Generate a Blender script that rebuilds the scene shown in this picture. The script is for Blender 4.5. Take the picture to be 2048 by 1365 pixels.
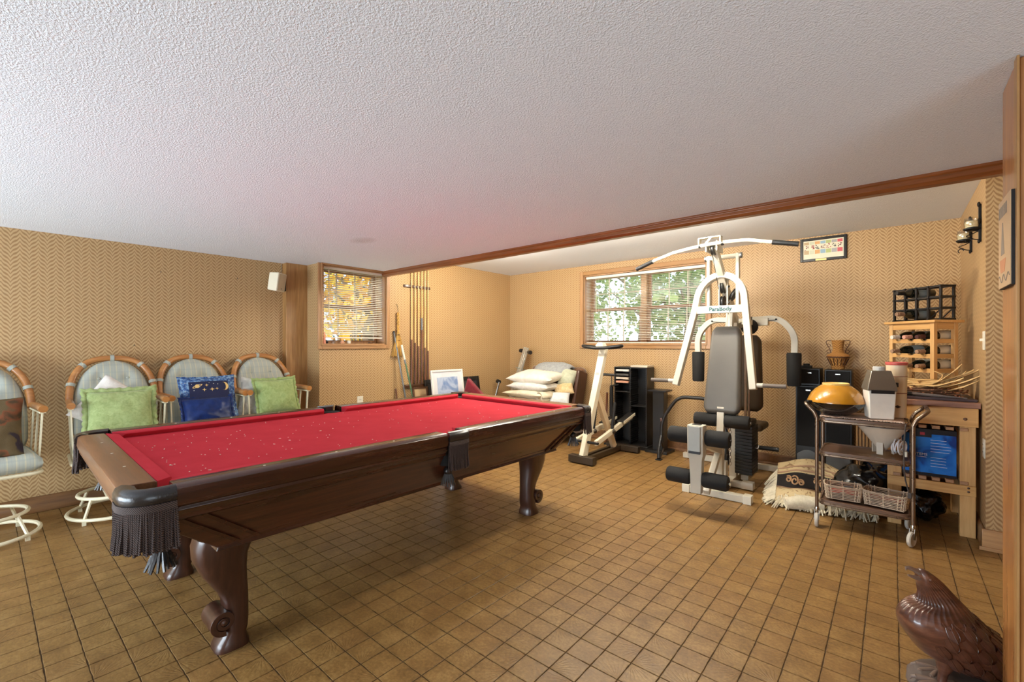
import bpy, bmesh, math, random
from math import sin, cos, pi, radians as rad, sqrt
from mathutils import Vector as V, Matrix, noise
random.seed(7)
for o in list(bpy.data.objects): bpy.data.objects.remove(o)
scn = bpy.context.scene
COL = scn.collection

# ---------------------------------------------------------------- camera, world, lights, exposure
CAM_H, YAW, FPX, HOR = 1.25, math.atan(762/900.), 900.0, 688.0
cam = bpy.data.cameras.new('camera'); camo = bpy.data.objects.new('camera', cam); COL.objects.link(camo)
cam.sensor_width = 36.0; cam.lens = FPX/2048*36.0
cam.shift_y = (HOR-682.5)/2048.0
camo.location = (0, 0, CAM_H); camo.rotation_euler = (pi/2, 0, YAW)
cam.clip_start = 0.02
scn.camera = camo
vs = scn.view_settings
vs.view_transform = 'Standard'; vs.look = 'None'; vs.gamma = 1.0; vs.use_curve_mapping = False
vs.exposure = 0.0

world = bpy.data.worlds.new('sky'); scn.world = world; world.use_nodes = True
wn = world.node_tree.nodes; wl = world.node_tree.links
for n in list(wn): wn.remove(n)
wo = wn.new('ShaderNodeOutputWorld'); bg = wn.new('ShaderNodeBackground')
bg.inputs[0].default_value = (0.74, 0.86, 1.0, 1); bg.inputs[1].default_value = 2.6
wl.new(bg.outputs[0], wo.inputs[0])

def area(name, loc, rot, sx, sy, power, col):
    l = bpy.data.lights.new(name, 'AREA'); l.shape = 'RECTANGLE'; l.size = sx; l.size_y = sy
    l.energy = power; l.color = col
    o = bpy.data.objects.new(name, l); COL.objects.link(o); o.location = loc; o.rotation_euler = rot
    return o
# added area lights behind and beside the camera; unseen fill for ceiling and walls
area('fill_behind_camera', (-2.9, -2.93, 1.05), (pi/2+0.30, 0, 0), 3.4, 1.8, 375, (0.74, 0.88, 1.0))
area('fill_beside_camera', (2.85, -0.9, 1.1), (pi/2+0.45, 0, pi/2), 2.6, 1.8, 75, (0.74, 0.88, 1.0))
sun = bpy.data.lights.new('sun', 'SUN'); sun.energy = 8.0; sun.angle = rad(0.6); sun.color = (1.0, 0.95, 0.86)
suno = bpy.data.objects.new('sun', sun); COL.objects.link(suno); suno.rotation_euler = (rad(42), 0, rad(35))

# ---------------------------------------------------------------- mesh helpers
ROOTM = {}
def prop(o, label=None, cat=None, group=None, kind=None):
    if label: o['label'] = label
    if cat: o['category'] = cat
    if group: o['group'] = group
    if kind: o['kind'] = kind
    return o
def thing(name, label, cat, loc=(0,0,0), rz=0.0, group=None, kind=None):
    o = bpy.data.objects.new(name, None); COL.objects.link(o)
    o.empty_display_size = 0.05
    o.location = loc; o.rotation_euler = (0, 0, rz)
    ROOTM[o.name] = Matrix.Translation(V(loc)) @ Matrix.Rotation(rz, 4, 'Z')
    prop(o, label, cat, group, kind)
    return o
def fillet(pts, r, n=6, closed=False):
    pts = [V(p) for p in pts]; out = []
    N = len(pts)
    for i, p in enumerate(pts):
        if not closed and (i == 0 or i == N-1): out.append(p); continue
        a = pts[i-1]; b = pts[(i+1) % N]
        da = (a-p); db = (b-p)
        rr = min(r, da.length*0.45, db.length*0.45)
        s = p+da.normalized()*rr; e = p+db.normalized()*rr
        for k in range(n+1):
            t = k/n
            out.append(s*(1-t)**2 + p*2*t*(1-t) + e*t*t)
    return out
class MB:
    def __init__(s): s.v = []; s.f = []; s.sm = []
    def add(s, vs, fs, smooth=False):
        b = len(s.v); s.v += [V(p) for p in vs]
        for f in fs: s.f.append([b+i for i in f]); s.sm.append(smooth)
        return s
    def box(s, x0, x1, y0, y1, z0, z1):
        if x0 > x1: x0, x1 = x1, x0
        if y0 > y1: y0, y1 = y1, y0
        if z0 > z1: z0, z1 = z1, z0
        vs = [(x0,y0,z0),(x1,y0,z0),(x1,y1,z0),(x0,y1,z0),(x0,y0,z1),(x1,y0,z1),(x1,y1,z1),(x0,y1,z1)]
        return s.add(vs, [(0,3,2,1),(4,5,6,7),(0,1,5,4),(1,2,6,5),(2,3,7,6),(3,0,4,7)])
    def obox(s, c, size, m=None):
        m = m or Matrix.Identity(3); c = V(c); sx, sy, sz = [k/2 for k in size]
        vs = [c + m @ V(p) for p in [(-sx,-sy,-sz),(sx,-sy,-sz),(sx,sy,-sz),(-sx,sy,-sz),(-sx,-sy,sz),(sx,-sy,sz),(sx,sy,sz),(-sx,sy,sz)]]
        return s.add(vs, [(0,3,2,1),(4,5,6,7),(0,1,5,4),(1,2,6,5),(2,3,7,6),(3,0,4,7)])
    def bar(s, p0, p1, w, d, up=(0,0,1), w1=None, d1=None):
        p0, p1, up = V(p0), V(p1), V(up)
        t = (p1-p0).normalized()
        if abs(t.dot(up)) > 0.98: up = V((0,1,0))
        a = t.cross(up).normalized(); b = a.cross(t).normalized()
        w1 = w if w1 is None else w1; d1 = d if d1 is None else d1
        vs = []
        for p, ww, dd in ((p0, w, d), (p1, w1, d1)):
            for i, j in ((-1,-1),(1,-1),(1,1),(-1,1)): vs.append(p + a*(i*ww/2) + b*(j*dd/2))
        return s.add(vs, [(0,3,2,1),(4,5,6,7),(0,1,5,4),(1,2,6,5),(2,3,7,6),(3,0,4,7)])
    def loft(s, rings, cap=True, closed=False, smooth=True):
        n = len(rings[0]); vs = [p for r in rings for p in r]; fs = []
        m = len(rings)
        for i in range(m if closed else m-1):
            i2 = (i+1) % m
            for j in range(n):
                fs.append((i*n+j, i*n+(j+1) % n, i2*n+(j+1) % n, i2*n+j))
        s.add(vs, fs, smooth)
        if cap and not closed:
            s.add(rings[0], [tuple(reversed(range(n)))]); s.add(rings[-1], [tuple(range(n))])
        return s
    def tube(s, pts, r, n=10, closed=False, sq=None):
        pts = [V(p) for p in pts]; N = len(pts)
        rs = r if isinstance(r, (list, tuple)) else [r]*N
        t0 = ((pts[1]-pts[0])).normalized()
        up = V((0,0,1)) if abs(t0.z) < 0.9 else V((1,0,0))
        nrm = (up - t0*up.dot(t0)).normalized()
        rings = []; prev = t0
        for i in range(N):
            a = pts[i-1] if (i > 0 or closed) else pts[i]; b = pts[(i+1) % N] if (i < N-1 or closed) else pts[i]
            t = (b-a).normalized() if (b-a).length > 1e-9 else prev
            q = prev.rotation_difference(t); nrm = (q @ nrm); nrm = (nrm - t*nrm.dot(t)).normalized(); prev = t
            bi = t.cross(nrm)
            if sq:
                w, d = sq
                ring = [pts[i] + bi*(x*w/2) + nrm*(y*d/2) for x, y in ((-1,-1),(1,-1),(1,1),(-1,1))]
            else:
                ring = [pts[i] + (nrm*cos(2*pi*k/n) + bi*sin(2*pi*k/n))*rs[i] for k in range(n)]
            rings.append(ring)
        return s.loft(rings, cap=not closed, closed=closed, smooth=not sq)
    def lathe(s, prof, c=(0,0,0), n=24, m=None, smooth=True, sx=1, sy=1):
        c = V(c); m = m or Matrix.Identity(3)
        rings = [[c + m @ V((r*cos(2*pi*k/n)*sx, r*sin(2*pi*k/n)*sy, z)) for k in range(n)] for r, z in prof]
        return s.loft(rings, cap=True, smooth=smooth)
    def prism(s, poly, vec, smooth=False):
        poly = [V(p) for p in poly]; vec = V(vec); n = len(poly)
        s.add(poly + [p+vec for p in poly], [tuple(reversed(range(n))), tuple(range(n, 2*n))] + [(i, (i+1) % n, n+(i+1) % n, n+i) for i in range(n)], smooth)
        return s
    def ball(s, c, r, n=12, sx=1, sy=1, sz=1):
        k = max(4, n//2)
        prof = [(max(1e-4, r*sin(pi*i/k)), -r*cos(pi*i/k)*sz) for i in range(k+1)]
        return s.lathe(prof, c, n, sx=sx, sy=sy)
    def grid(s, fn, nu, nv, smooth=True, wrap=False):
        vs = [fn(i/nu, j/nv) for j in range(nv+1) for i in range(nu+1)]
        fs = [(j*(nu+1)+i, j*(nu+1)+i+1, (j+1)*(nu+1)+i+1, (j+1)*(nu+1)+i) for j in range(nv) for i in range(nu)]
        return s.add(vs, fs, smooth)
    def build(s, name, mat, parent=None, label=None, bevel=0.0, seg=2, ang=38, sub=0, local=False, cat=None, group=None, kind=None, solid=0):
        me = bpy.data.meshes.new(name)
        vs = s.v
        root = None
        if parent is not None:
            M = ROOTM[parent.name]
            if not local:
                inv = M.inverted(); vs = [inv @ p for p in vs]
        me.from_pydata([tuple(p) for p in vs], [], s.f)
        for i, p in enumerate(me.polygons): p.use_smooth = s.sm[i] or bevel > 0
        bm = bmesh.new(); bm.from_mesh(me)
        bmesh.ops.remove_doubles(bm, verts=bm.verts, dist=1e-5)
        bmesh.ops.recalc_face_normals(bm, faces=bm.faces)
        bm.to_mesh(me); bm.free()
        try: me.set_sharp_from_angle(angle=rad(ang))
        except Exception: pass
        o = bpy.data.objects.new(name, me); COL.objects.link(o)
        if mat is not None: me.materials.append(mat)
        if parent is not None:
            o.parent = parent; ROOTM[o.name] = ROOTM[parent.name]
        else: ROOTM[o.name] = Matrix.Identity(4)
        if solid:
            md = o.modifiers.new('solid', 'SOLIDIFY'); md.thickness = solid; md.offset = 0
        if bevel > 0:
            md = o.modifiers.new('bevel', 'BEVEL'); md.width = bevel; md.segments = seg; md.limit_method = 'ANGLE'; md.angle_limit = rad(40)
        if sub:
            md = o.modifiers.new('sub', 'SUBSURF'); md.levels = sub; md.render_levels = sub
        prop(o, label, cat, group, kind)
        return o
def recenter(o):
    """top-level mesh: origin at the base centre of the mesh"""
    me = o.data; vs = [v.co for v in me.vertices]
    c = V(((min(p.x for p in vs)+max(p.x for p in vs))/2, (min(p.y for p in vs)+max(p.y for p in vs))/2, min(p.z for p in vs)))
    me.transform(Matrix.Translation(-c)); o.location = c
    ROOTM[o.name] = Matrix.Translation(c)
    return o
def share(src, name, parent, loc=(0,0,0), rot=(0,0,0), scale=(1,1,1), mesh=None):
    o = bpy.data.objects.new(name, mesh or src.data); COL.objects.link(o)
    o.parent = parent; o.location = loc; o.rotation_euler = rot; o.scale = scale
    ROOTM[o.name] = ROOTM.get(parent.name, Matrix.Identity(4))
    return o
def copy_tree(o, parent=None, **kw):
    c = o.copy(); COL.objects.link(c); c.parent = parent
    for ch in list(o.children): copy_tree(ch, c)
    return c
def text_mesh(txt, size, mat, parent, m4, name='lettering', ext=0.0004, align='CENTER', off=0.0):
    cu = bpy.data.curves.new('txt', 'FONT'); cu.body = txt; cu.size = size; cu.align_x = align; cu.align_y = 'CENTER'; cu.extrude = ext; cu.resolution_u = 3; cu.offset = off
    t = bpy.data.objects.new('txt', cu); COL.objects.link(t)
    dg = bpy.context.evaluated_depsgraph_get()
    me = bpy.data.meshes.new_from_object(t.evaluated_get(dg))
    bpy.data.objects.remove(t); me.name = name
    M = m4
    if parent is not None: M = ROOTM[parent.name].inverted() @ m4
    me.transform(M)
    o = bpy.data.objects.new(name, me); COL.objects.link(o); me.materials.clear(); me.materials.append(mat)
    if parent is not None: o.parent = parent; ROOTM[o.name] = ROOTM[parent.name]
    return o

# pixel -> world helpers used only for reading off real positions (z, X or Y plane known)
_F = V((-sin(YAW), cos(YAW), 0)); _R = V((cos(YAW), sin(YAW), 0))
def _ray(px, py): return _F + _R*((px-1024)/FPX) + V((0,0,(HOR-py)/FPX))
def atY(px, py, Y): d = _ray(px, py); return V((0,0,CAM_H)) + d*(Y/d.y)
def atX(px, py, X): d = _ray(px, py); return V((0,0,CAM_H)) + d*(X/d.x)
def atZ(px, py, z): d = _ray(px, py); return V((0,0,CAM_H)) + d*((z-CAM_H)/d.z)
def projpx(p):
    v = V(p)-V((0,0,CAM_H)); w = v.dot(_F)
    if w < 0.05: return None
    return 1024+FPX*v.dot(_R)/w, HOR-FPX*v.z/w, w

# ---------------------------------------------------------------- materials
def srgb(c):
    out = []
    for k in c[:3]:
        k = k/255.0
        out.append(k/12.92 if k <= 0.04045 else ((k+0.055)/1.055)**2.4)
    return (*out, 1.0)
class NT:
    def __init__(s, name):
        s.m = bpy.data.materials.new(name); s.m.use_nodes = True
        s.t = s.m.node_tree; s.b = s.t.nodes['Principled BSDF']; s.out = s.t.nodes['Material Output']
    def n(s, typ, **kw):
        nd = s.t.nodes.new(typ)
        for k, v in kw.items(): setattr(nd, k, v)
        return nd
    def l(s, a, b): s.t.links.new(a, b); return a
    def val(s, x, sock):
        if hasattr(x, 'node'): s.l(x, sock)
        else: sock.default_value = x
    def math(s, op, a, b=0.0, c=0.0, clamp=False):
        nd = s.n('ShaderNodeMath', operation=op, use_clamp=clamp)
        s.val(a, nd.inputs[0]); s.val(b, nd.inputs[1])
        if op in ('MULTIPLY_ADD', 'COMPARE', 'SMOOTH_MIN', 'WRAP'): s.val(c, nd.inputs[2])
        return nd.outputs[0]
    def mix(s, f, a, b, mode='MIX'):
        nd = s.n('ShaderNodeMix', data_type='RGBA', blend_type=mode)
        s.val(f, nd.inputs[0]); s.val(a, nd.inputs[6]); s.val(b, nd.inputs[7])
        return nd.outputs[2]
    def noise(s, vec, scale, detail=3, rough=0.55, dist=0.0):
        nd = s.n('ShaderNodeTexNoise'); nd.inputs['Scale'].default_value = scale; nd.inputs['Detail'].default_value = detail
        nd.inputs['Roughness'].default_value = rough; nd.inputs['Distortion'].default_value = dist
        if vec is not None: s.l(vec, nd.inputs['Vector'])
        return nd.outputs['Fac']
    def ramp(s, f, stops):
        nd = s.n('ShaderNodeValToRGB'); cr = nd.color_ramp
        while len(cr.elements) < len(stops): cr.elements.new(0.5)
        for e, (p, c) in zip(cr.elements, stops): e.position = p; e.color = c if len(c) == 4 else (*c, 1)
        s.l(f, nd.inputs[0]); return nd.outputs[0]
    def coords(s, which='Object', scale=(1,1,1), rot=(0,0,0)):
        tc = s.n('ShaderNodeTexCoord'); mp = s.n('ShaderNodeMapping'); mp.inputs['Scale'].default_value = scale; mp.inputs['Rotation'].default_value = rot
        s.l(tc.outputs[which], mp.inputs[0]); return mp.outputs[0]
    def wpos(s):
        g = s.n('ShaderNodeNewGeometry'); return g.outputs['Position']
    def xyz(s, vec):
        nd = s.n('ShaderNodeSeparateXYZ'); s.l(vec, nd.inputs[0]); return nd.outputs
    def vec(s, x, y, z):
        nd = s.n('ShaderNodeCombineXYZ'); s.val(x, nd.inputs[0]); s.val(y, nd.inputs[1]); s.val(z, nd.inputs[2]); return nd.outputs[0]
    def bump(s, h, strength=0.3, dist=0.002):
        nd = s.n('ShaderNodeBump'); nd.inputs['Strength'].default_value = strength; nd.inputs['Distance'].default_value = dist
        s.l(h, nd.inputs['Height']); s.l(nd.outputs[0], s.b.inputs['Normal'])
    def col(s, c): s.val(c if hasattr(c, 'node') else c, s.b.inputs['Base Color'])
    def set(s, rough=None, metal=None, spec=None, coat=None, trans=None, sheen=None):
        B = s.b.inputs
        if rough is not None: s.val(rough, B['Roughness'])
        if metal is not None: B['Metallic'].default_value = metal
        if spec is not None: B['Specular IOR Level'].default_value = spec
        if coat is not None: B['Coat Weight'].default_value = coat; B['Coat Roughness'].default_value = 0.15
        if trans is not None: B['Transmission Weight'].default_value = trans
        if sheen is not None: B['Sheen Weight'].default_value = sheen
MATS = {}
def M(name, c, rough=0.5, metal=0.0, var=0.08, scale=12.0, bump=0.0, bscale=80.0, coat=None, spec=None, sheen=None):
    if name in MATS: return MATS[name]
    t = NT(name); c = srgb(c); co = t.coords()
    f = t.noise(co, scale, 4)
    t.col(t.mix(f, tuple(k*(1-var*1.6) for k in c[:3])+(1,), tuple(min(1, k*(1+var*1.6)) for k in c[:3])+(1,)))
    t.set(rough=t.math('MULTIPLY_ADD', f, 0.16, rough-0.08, clamp=True), metal=metal, coat=coat, spec=spec, sheen=sheen)
    if bump > 0: t.bump(t.noise(co, bscale, 3), bump, 0.003)
    MATS[name] = t.m; return t.m
def WOOD(name, c1, c2, rough=0.4, axis='Z', scale=1.0, coat=0.2, bump=0.12):
    if name in MATS: return MATS[name]
    t = NT(name); k = 22*scale
    sc = {'X': (1.6*scale, k, k), 'Y': (k, 1.6*scale, k), 'Z': (k, k, 1.6*scale)}[axis]
    co = t.coords('Object', sc)
    f = t.noise(co, 1.0, 6, 0.62, 0.6)
    g = t.noise(t.coords('Object', tuple(q*4 for q in sc)), 1.0, 3, 0.6)
    h = t.math('MULTIPLY_ADD', g, 0.35, t.math('MULTIPLY', f, 0.75))
    t.col(t.ramp(h, [(0.30, srgb(c1)), (0.55, srgb([(a+b)/2 for a, b in zip(c1, c2)])), (0.78, srgb(c2))]))
    t.set(rough=t.math('MULTIPLY_ADD', f, 0.2, rough-0.1, clamp=True), coat=coat)
    t.bump(h, bump, 0.002)
    MATS[name] = t.m; return t.m
def WALLPAPER(name, axis, c_light, c_dark):
    """stylised feather / herringbone strokes: columns 46 mm wide, strokes every 30 mm"""
    t = NT(name); p = t.xyz(t.wpos())
    u = p[0] if axis == 'X' else p[1]; z = p[2]
    ph = t.math('MULTIPLY', u, 1/0.0925)
    tri = t.math('PINGPONG', ph, 0.5)                       # 0..0.5..0
    s = t.math('MULTIPLY', tri, 2.0)                        # 0..1
    # s-curved stroke: z offset follows a smoothstep across the column
    off = t.math('MULTIPLY', t.math('ADD', s, t.math('MULTIPLY', t.math('SINE', t.math('MULTIPLY', s, 2*pi)), 0.085)), 0.062)
    zz = t.math('MULTIPLY', t.math('ADD', z, off), 1/0.0300)
    fr = t.math('PINGPONG', zz, 0.5)                        # triangle wave over each stroke
    wob = t.math('MULTIPLY', t.noise(t.wpos(), 60, 2), 0.10)
    edge = t.math('MULTIPLY', t.math('ABSOLUTE', t.math('SUBTRACT', s, 0.5)), 0.20)
    th = t.math('SUBTRACT', t.math('ADD', fr, wob), edge)
    mask = t.math('MULTIPLY', t.math('SUBTRACT', th, 0.20), 6.0, clamp=True)
    big = t.noise(t.wpos(), 1.3, 2)
    fine = t.noise(t.wpos(), 220, 2)
    base = t.mix(mask, srgb(c_light), srgb(c_dark))
    base = t.mix(t.math('MULTIPLY', t.math('SUBTRACT', big, 0.5), 0.30, clamp=True), base, srgb([k*0.86 for k in c_light]))
    base = t.mix(t.math('MULTIPLY', fine, 0.16), base, srgb(c_dark))
    t.col(base); t.set(rough=0.46, spec=0.4)
    t.bump(mask, 0.10, 0.001)
    MATS[name] = t.m; return t.m
# ---------------------------------------------------------------- room measures
XL, XW, XP, YJ = -4.846, -4.50, -4.76, 2.25       # left wall, window wall, post face, jog
YB, XR, YR = 5.27, 0.43, 3.95                      # back wall, right wall, its near end
H1, H2, YS = 2.085, 2.30, 3.06                     # low ceiling, far ceiling, soffit
YN, XE = -3.0, 3.0
WP_L = WALLPAPER('wallpaper_along_side', 'Y', (198, 166, 120), (158, 122, 80))
WP_B = WALLPAPER('wallpaper_along_back', 'X', (198, 166, 120), (158, 122, 80))
WOOD_TRIM = WOOD('oak_trim', (140, 98, 54), (196, 150, 94), 0.4, 'Z')
WOOD_TRIM_X = WOOD('oak_trim_x', (100, 52, 20), (160, 92, 44), 0.32, 'X')
WOOD_TRIM_Y = WOOD('oak_trim_y', (112, 68, 34), (172, 118, 66), 0.4, 'Y')
WOOD_CASE_Y = WOOD('casing_y', (150, 108, 68), (196, 152, 104), 0.4, 'Y')
WOOD_CASE_Z = WOOD('casing_z', (150, 108, 68), (196, 152, 104), 0.4, 'Z')
WOOD_CASE_X = WOOD('casing_x', (140, 98, 54), (188, 142, 88), 0.4, 'X')
WOOD_SASH = WOOD('sash_wood', (128, 86, 52), (176, 128, 84), 0.4, 'Z')
WOOD_COL = WOOD('column_wood', (150, 92, 44), (206, 146, 86), 0.30, 'Z', coat=0.4, bump=0.02)
WHITE_PLASTIC = M('ivory_plastic', (232, 226, 206), 0.4, var=0.02)

def ceiling_mat():
    t = NT('popcorn_ceiling'); p = t.wpos()
    a = t.noise(p, 150, 3, 0.6); b = t.noise(p, 330, 2, 0.5); c = t.noise(p, 1.2, 2)
    h = t.math('ADD', t.math('POWER', a, 2.2), t.math('MULTIPLY', b, 0.3))
    t.col(t.mix(t.math('MULTIPLY', t.math('SUBTRACT', 0.62, h), 0.55, clamp=True), srgb((244, 249, 255)), srgb((204, 210, 220))))
    q = t.xyz(p); dx = t.math('MULTIPLY', t.math('ADD', q[0], 3.27), 5.5); dy = t.math('MULTIPLY', t.math('SUBTRACT', q[1], 2.0), 9.0)
    st = t.math('SUBTRACT', 1.0, t.math('ADD', t.math('ADD', t.math('MULTIPLY', dx, dx), t.math('MULTIPLY', dy, dy)), t.math('MULTIPLY', t.noise(p, 14, 3), 0.5)))
    bc_ = t.b.inputs['Base Color'].links[0].from_socket
    t.col(t.mix(t.math('MULTIPLY', st, 0.6, clamp=True), bc_, srgb((196, 194, 190))))
    t.set(rough=0.95, spec=0.1); t.bump(h, 0.8, 0.006)
    return t.m
CEIL = ceiling_mat()
def tile_mat():
    t = NT('vinyl_tile'); g = t.wpos(); p = t.xyz(g); P = 0.1145
    u = t.math('MULTIPLY', t.math('ADD', p[0], 0.095), 1/P); v = t.math('MULTIPLY', t.math('SUBTRACT', p[1], 0.157), 1/P)
    cu = t.math('FLOOR', u); cv = t.math('FLOOR', v)
    lu = t.math('SUBTRACT', u, cu); lv = t.math('SUBTRACT', v, cv)
    wn_ = t.n('ShaderNodeTexWhiteNoise', noise_dimensions='2D'); t.l(t.vec(cu, cv, 0.0), wn_.inputs['Vector'])
    rnd = wn_.outputs['Value']; rc = t.xyz(wn_.outputs['Color'])
    fx = t.math('GREATER_THAN', rc[0], 0.5); fy = t.math('GREATER_THAN', rc[1], 0.5)
    du = t.math('ABSOLUTE', t.math('SUBTRACT', lu, fx)); dv = t.math('ABSOLUTE', t.math('SUBTRACT', lv, fy))
    ang = t.math('ARCTAN2', dv, t.math('ADD', du, 0.02))
    ray = t.math('ABSOLUTE', t.math('SINE', t.math('ADD', t.math('MULTIPLY', ang, 17.0), t.math('MULTIPLY', t.noise(g, 30, 2), 3.0))))
    ray = t.math('POWER', ray, 6.0)
    dist = t.math('SQRT', t.math('ADD', t.math('MULTIPLY', du, du), t.math('MULTIPLY', dv, dv)))
    on = t.math('MULTIPLY', t.math('GREATER_THAN', rc[2], 0.45), t.math('SUBTRACT', 1.25, dist, clamp=True))
    fan = t.math('MULTIPLY', t.math('SUBTRACT', 1.0, ray), on)
    m1 = t.noise(g, 9, 4, 0.6); m2 = t.noise(g, 70, 4, 0.65); m3 = t.noise(g, 1.1, 2)
    c = t.ramp(t.math('MULTIPLY_ADD', m2, 0.5, t.math('MULTIPLY', m1, 0.5)), [(0.30, srgb((102, 73, 38))), (0.5, srgb((146, 111, 62))), (0.72, srgb((184, 148, 92)))])
    c = t.mix(t.math('MULTIPLY', t.math('SUBTRACT', rnd, 0.5), 0.35, clamp=True), c, srgb((140, 98, 58)))
    c = t.mix(t.math('MULTIPLY', t.math('SUBTRACT', m3, 0.45), 0.7, clamp=True), c, srgb((150, 108, 66)))
    c = t.mix(t.math('MULTIPLY', t.math('MULTIPLY', ray, on), 0.35), c, srgb((112, 80, 46)))
    ed = t.math('MINIMUM', t.math('MINIMUM', lu, t.math('SUBTRACT', 1.0, lu)), t.math('MINIMUM', lv, t.math('SUBTRACT', 1.0, lv)))
    crack = t.math('MULTIPLY', t.math('SUBTRACT', t.math('MULTIPLY', t.math('POWER', t.noise(g, 120, 3, 0.7), 2.0), 0.26), ed), 12.0, clamp=True)
    c = t.mix(t.math('MULTIPLY', crack, 0.34), c, srgb((66, 46, 26)))
    st = t.noise(t.vec(t.math('MULTIPLY', p[0], 14.0), t.math('MULTIPLY', p[1], 110.0), 0.0), 1.0, 4, 0.6, 0.8)
    c = t.mix(t.math('MULTIPLY', t.math('SUBTRACT', st, 0.45), 1.3, clamp=True), c, srgb((112, 80, 44)))
    t.col(c)
    t.set(rough=t.math('MULTIPLY_ADD', m2, 0.22, 0.30), spec=0.45)
    t.bump(t.math('ADD', t.math('MULTIPLY', fan, 0.6), m2), 0.28, 0.003)
    return t.m
TILE = tile_mat()
GROUT = M('tile_joint', (84, 62, 36), 0.8, var=0.15, scale=40)

# ---------------------------------------------------------------- floor with tiles
mb = MB().box(XL-0.1, XE, YN, YB+0.1, -0.12, -0.0028)
floor = mb.build('floor', GROUT, kind='structure', label='brown embossed tile pattern floor')
P = 0.1145
tile_meshes = []
for k in range(4):
    rng = random.Random(k); hs = P/2-0.0014; pts = []
    for sx, sy, ex, ey in ((-1,-1,1,-1),(1,-1,1,1),(1,1,-1,1),(-1,1,-1,-1)):
        for q in range(4):
            tt = q/4; j = rng.uniform(-0.0016, 0.0010) if q else -0.001
            x = (sx+(ex-sx)*tt)*hs; y = (sy+(ey-sy)*tt)*hs
            nx, ny = ((0, -1), (1, 0), (0, 1), (-1, 0))[((-1,-1),(1,-1),(1,1),(-1,1)).index((sx, sy))]
            pts.append((x+nx*j, y+ny*j))
    tile_meshes.append(pts)
def tile_verts(pts, cx, cy):
    n = len(pts)
    vs = [(cx+x, cy+y, -0.004) for x, y in pts] + [(cx+x, cy+y, -0.0008) for x, y in pts] + [(cx+x*0.975, cy+y*0.975, 0.0) for x, y in pts]
    fs = [(i, (i+1) % n, n+(i+1) % n, n+i) for i in range(n)] + [(n+i, n+(i+1) % n, 2*n+(i+1) % n, 2*n+i) for i in range(n)] + [tuple(range(2*n, 3*n))]
    return vs, fs
cells = []
ix0, ix1 = int((XL+0.095)/P)-1, int((XE+0.095)/P)
iy0, iy1 = int((YN-0.157)/P)-1, int((YB-0.157)/P)+1
for ix in range(ix0, ix1+1):
    for iy in range(iy0, iy1+1):
        cx = -0.095+(ix+0.5)*P; cy = 0.157+(iy+0.5)*P
        if cx < XL-0.06 or cy > YB+0.06 or cx > XE: continue
        if cx > XR+0.06 and cy > YR+0.06: continue
        q = projpx((cx, cy, 0)); size = -1
        if q and -30 < q[0] < 2078 and q[1] < 1390: size = 1/q[2]
        # tiles that stand free of the table, chairs and clutter come first
        if size > 0 and (-3.2 < cx < -1.95 and 0.5 < cy < 2.75): size *= 0.6
        cells.append((size, cx, cy))
cells.sort(reverse=True)
tm = []
for k, pts in enumerate(tile_meshes):
    me = bpy.data.meshes.new('tile'); vs, fs = tile_verts(pts, 0, 0); me.from_pydata(vs, [], fs); me.materials.append(TILE); tm.append(me)
rest = MB()
for i, (size, cx, cy) in enumerate(cells):
    k = random.randrange(4)
    if i < 300 and size > 0:
        o = bpy.data.objects.new('tile', tm[k]); COL.objects.link(o); o.parent = floor; o.location = (cx, cy, 0)
    else:
        vs, fs = tile_verts(tile_meshes[k], cx, cy); rest.add(vs, fs)
me = bpy.data.meshes.new('tile_field'); me.from_pydata([tuple(p) for p in rest.v], [], rest.f); me.materials.append(TILE)
o = bpy.data.objects.new('tile_field', me); COL.objects.link(o); o.parent = floor; o['kind'] = 'stuff'; o['label'] = 'remaining brown floor tiles'

# ---------------------------------------------------------------- ceilings
MB().box(XL-0.1, XE, YN, YS, H1, H2+0.12).build('ceiling', CEIL, kind='structure', label='low white popcorn ceiling')
MB().box(XL-0.1, XE, YS, YB+0.1, H2, H2+0.12).build('ceiling', CEIL, kind='structure', label='raised white popcorn ceiling beyond the soffit')
# soffit edge moulding (profile swept along X)
prof = [(2.995, H1+0.004), (2.995, H1-0.012), (3.002, H1-0.018), (3.002, H1-0.040), (3.010, H1-0.047), (3.016, H1-0.056), (3.066, H1-0.056), (3.066, H1+0.004)]
MB().prism([(XW-0.02, y, z) for y, z in prof], (XE-XW, 0, 0)).build('trim_1', WOOD_TRIM_X, kind='structure', label='stained wood moulding along the soffit edge', bevel=0.002)

# ---------------------------------------------------------------- walls
MB().box(XL-0.12, XL, YN, YJ, 0, H1).build('wall_left', WP_L, kind='structure')
# window wall, opening Y 2.273..3.04, z 1.24..2.07
def wall_hole(name, mat, axis, a0, a1, z1, h, p0, p1):
    mb = MB(); ha0, ha1, hz0, hz1 = h
    for (u0, u1, w0, w1) in ((a0, ha0, 0, z1), (ha1, a1, 0, z1), (ha0, ha1, 0, hz0), (ha0, ha1, hz1, z1)):
        if u1-u0 < 1e-4 or w1-w0 < 1e-4: continue
        if axis == 'Y': mb.box(p0, p1, u0, u1, w0, w1)
        else: mb.box(u0, u1, p0, p1, w0, w1)
    return mb.build(name, mat, kind='structure')
wall_hole('wall_left_window', WP_L, 'Y', YJ, YB+0.2, H2, (2.273, 3.04, 1.24, 2.072), XW-0.24, XW)
MB().box(XL-0.12, XW-0.002, YJ-0.001, YJ+0.05, 0, H1).build('wall_left_return', WP_B, kind='structure')
wall_hole('wall_back', WP_B, 'X', XW-0.2, XR+0.3, H2, (-3.187, -1.60, 1.245, 2.165), YB, YB+0.24)
MB().box(XR, XR+0.16, YR, YB+0.2, 0, H2).build('wall_right', WP_L, kind='structure')
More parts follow.
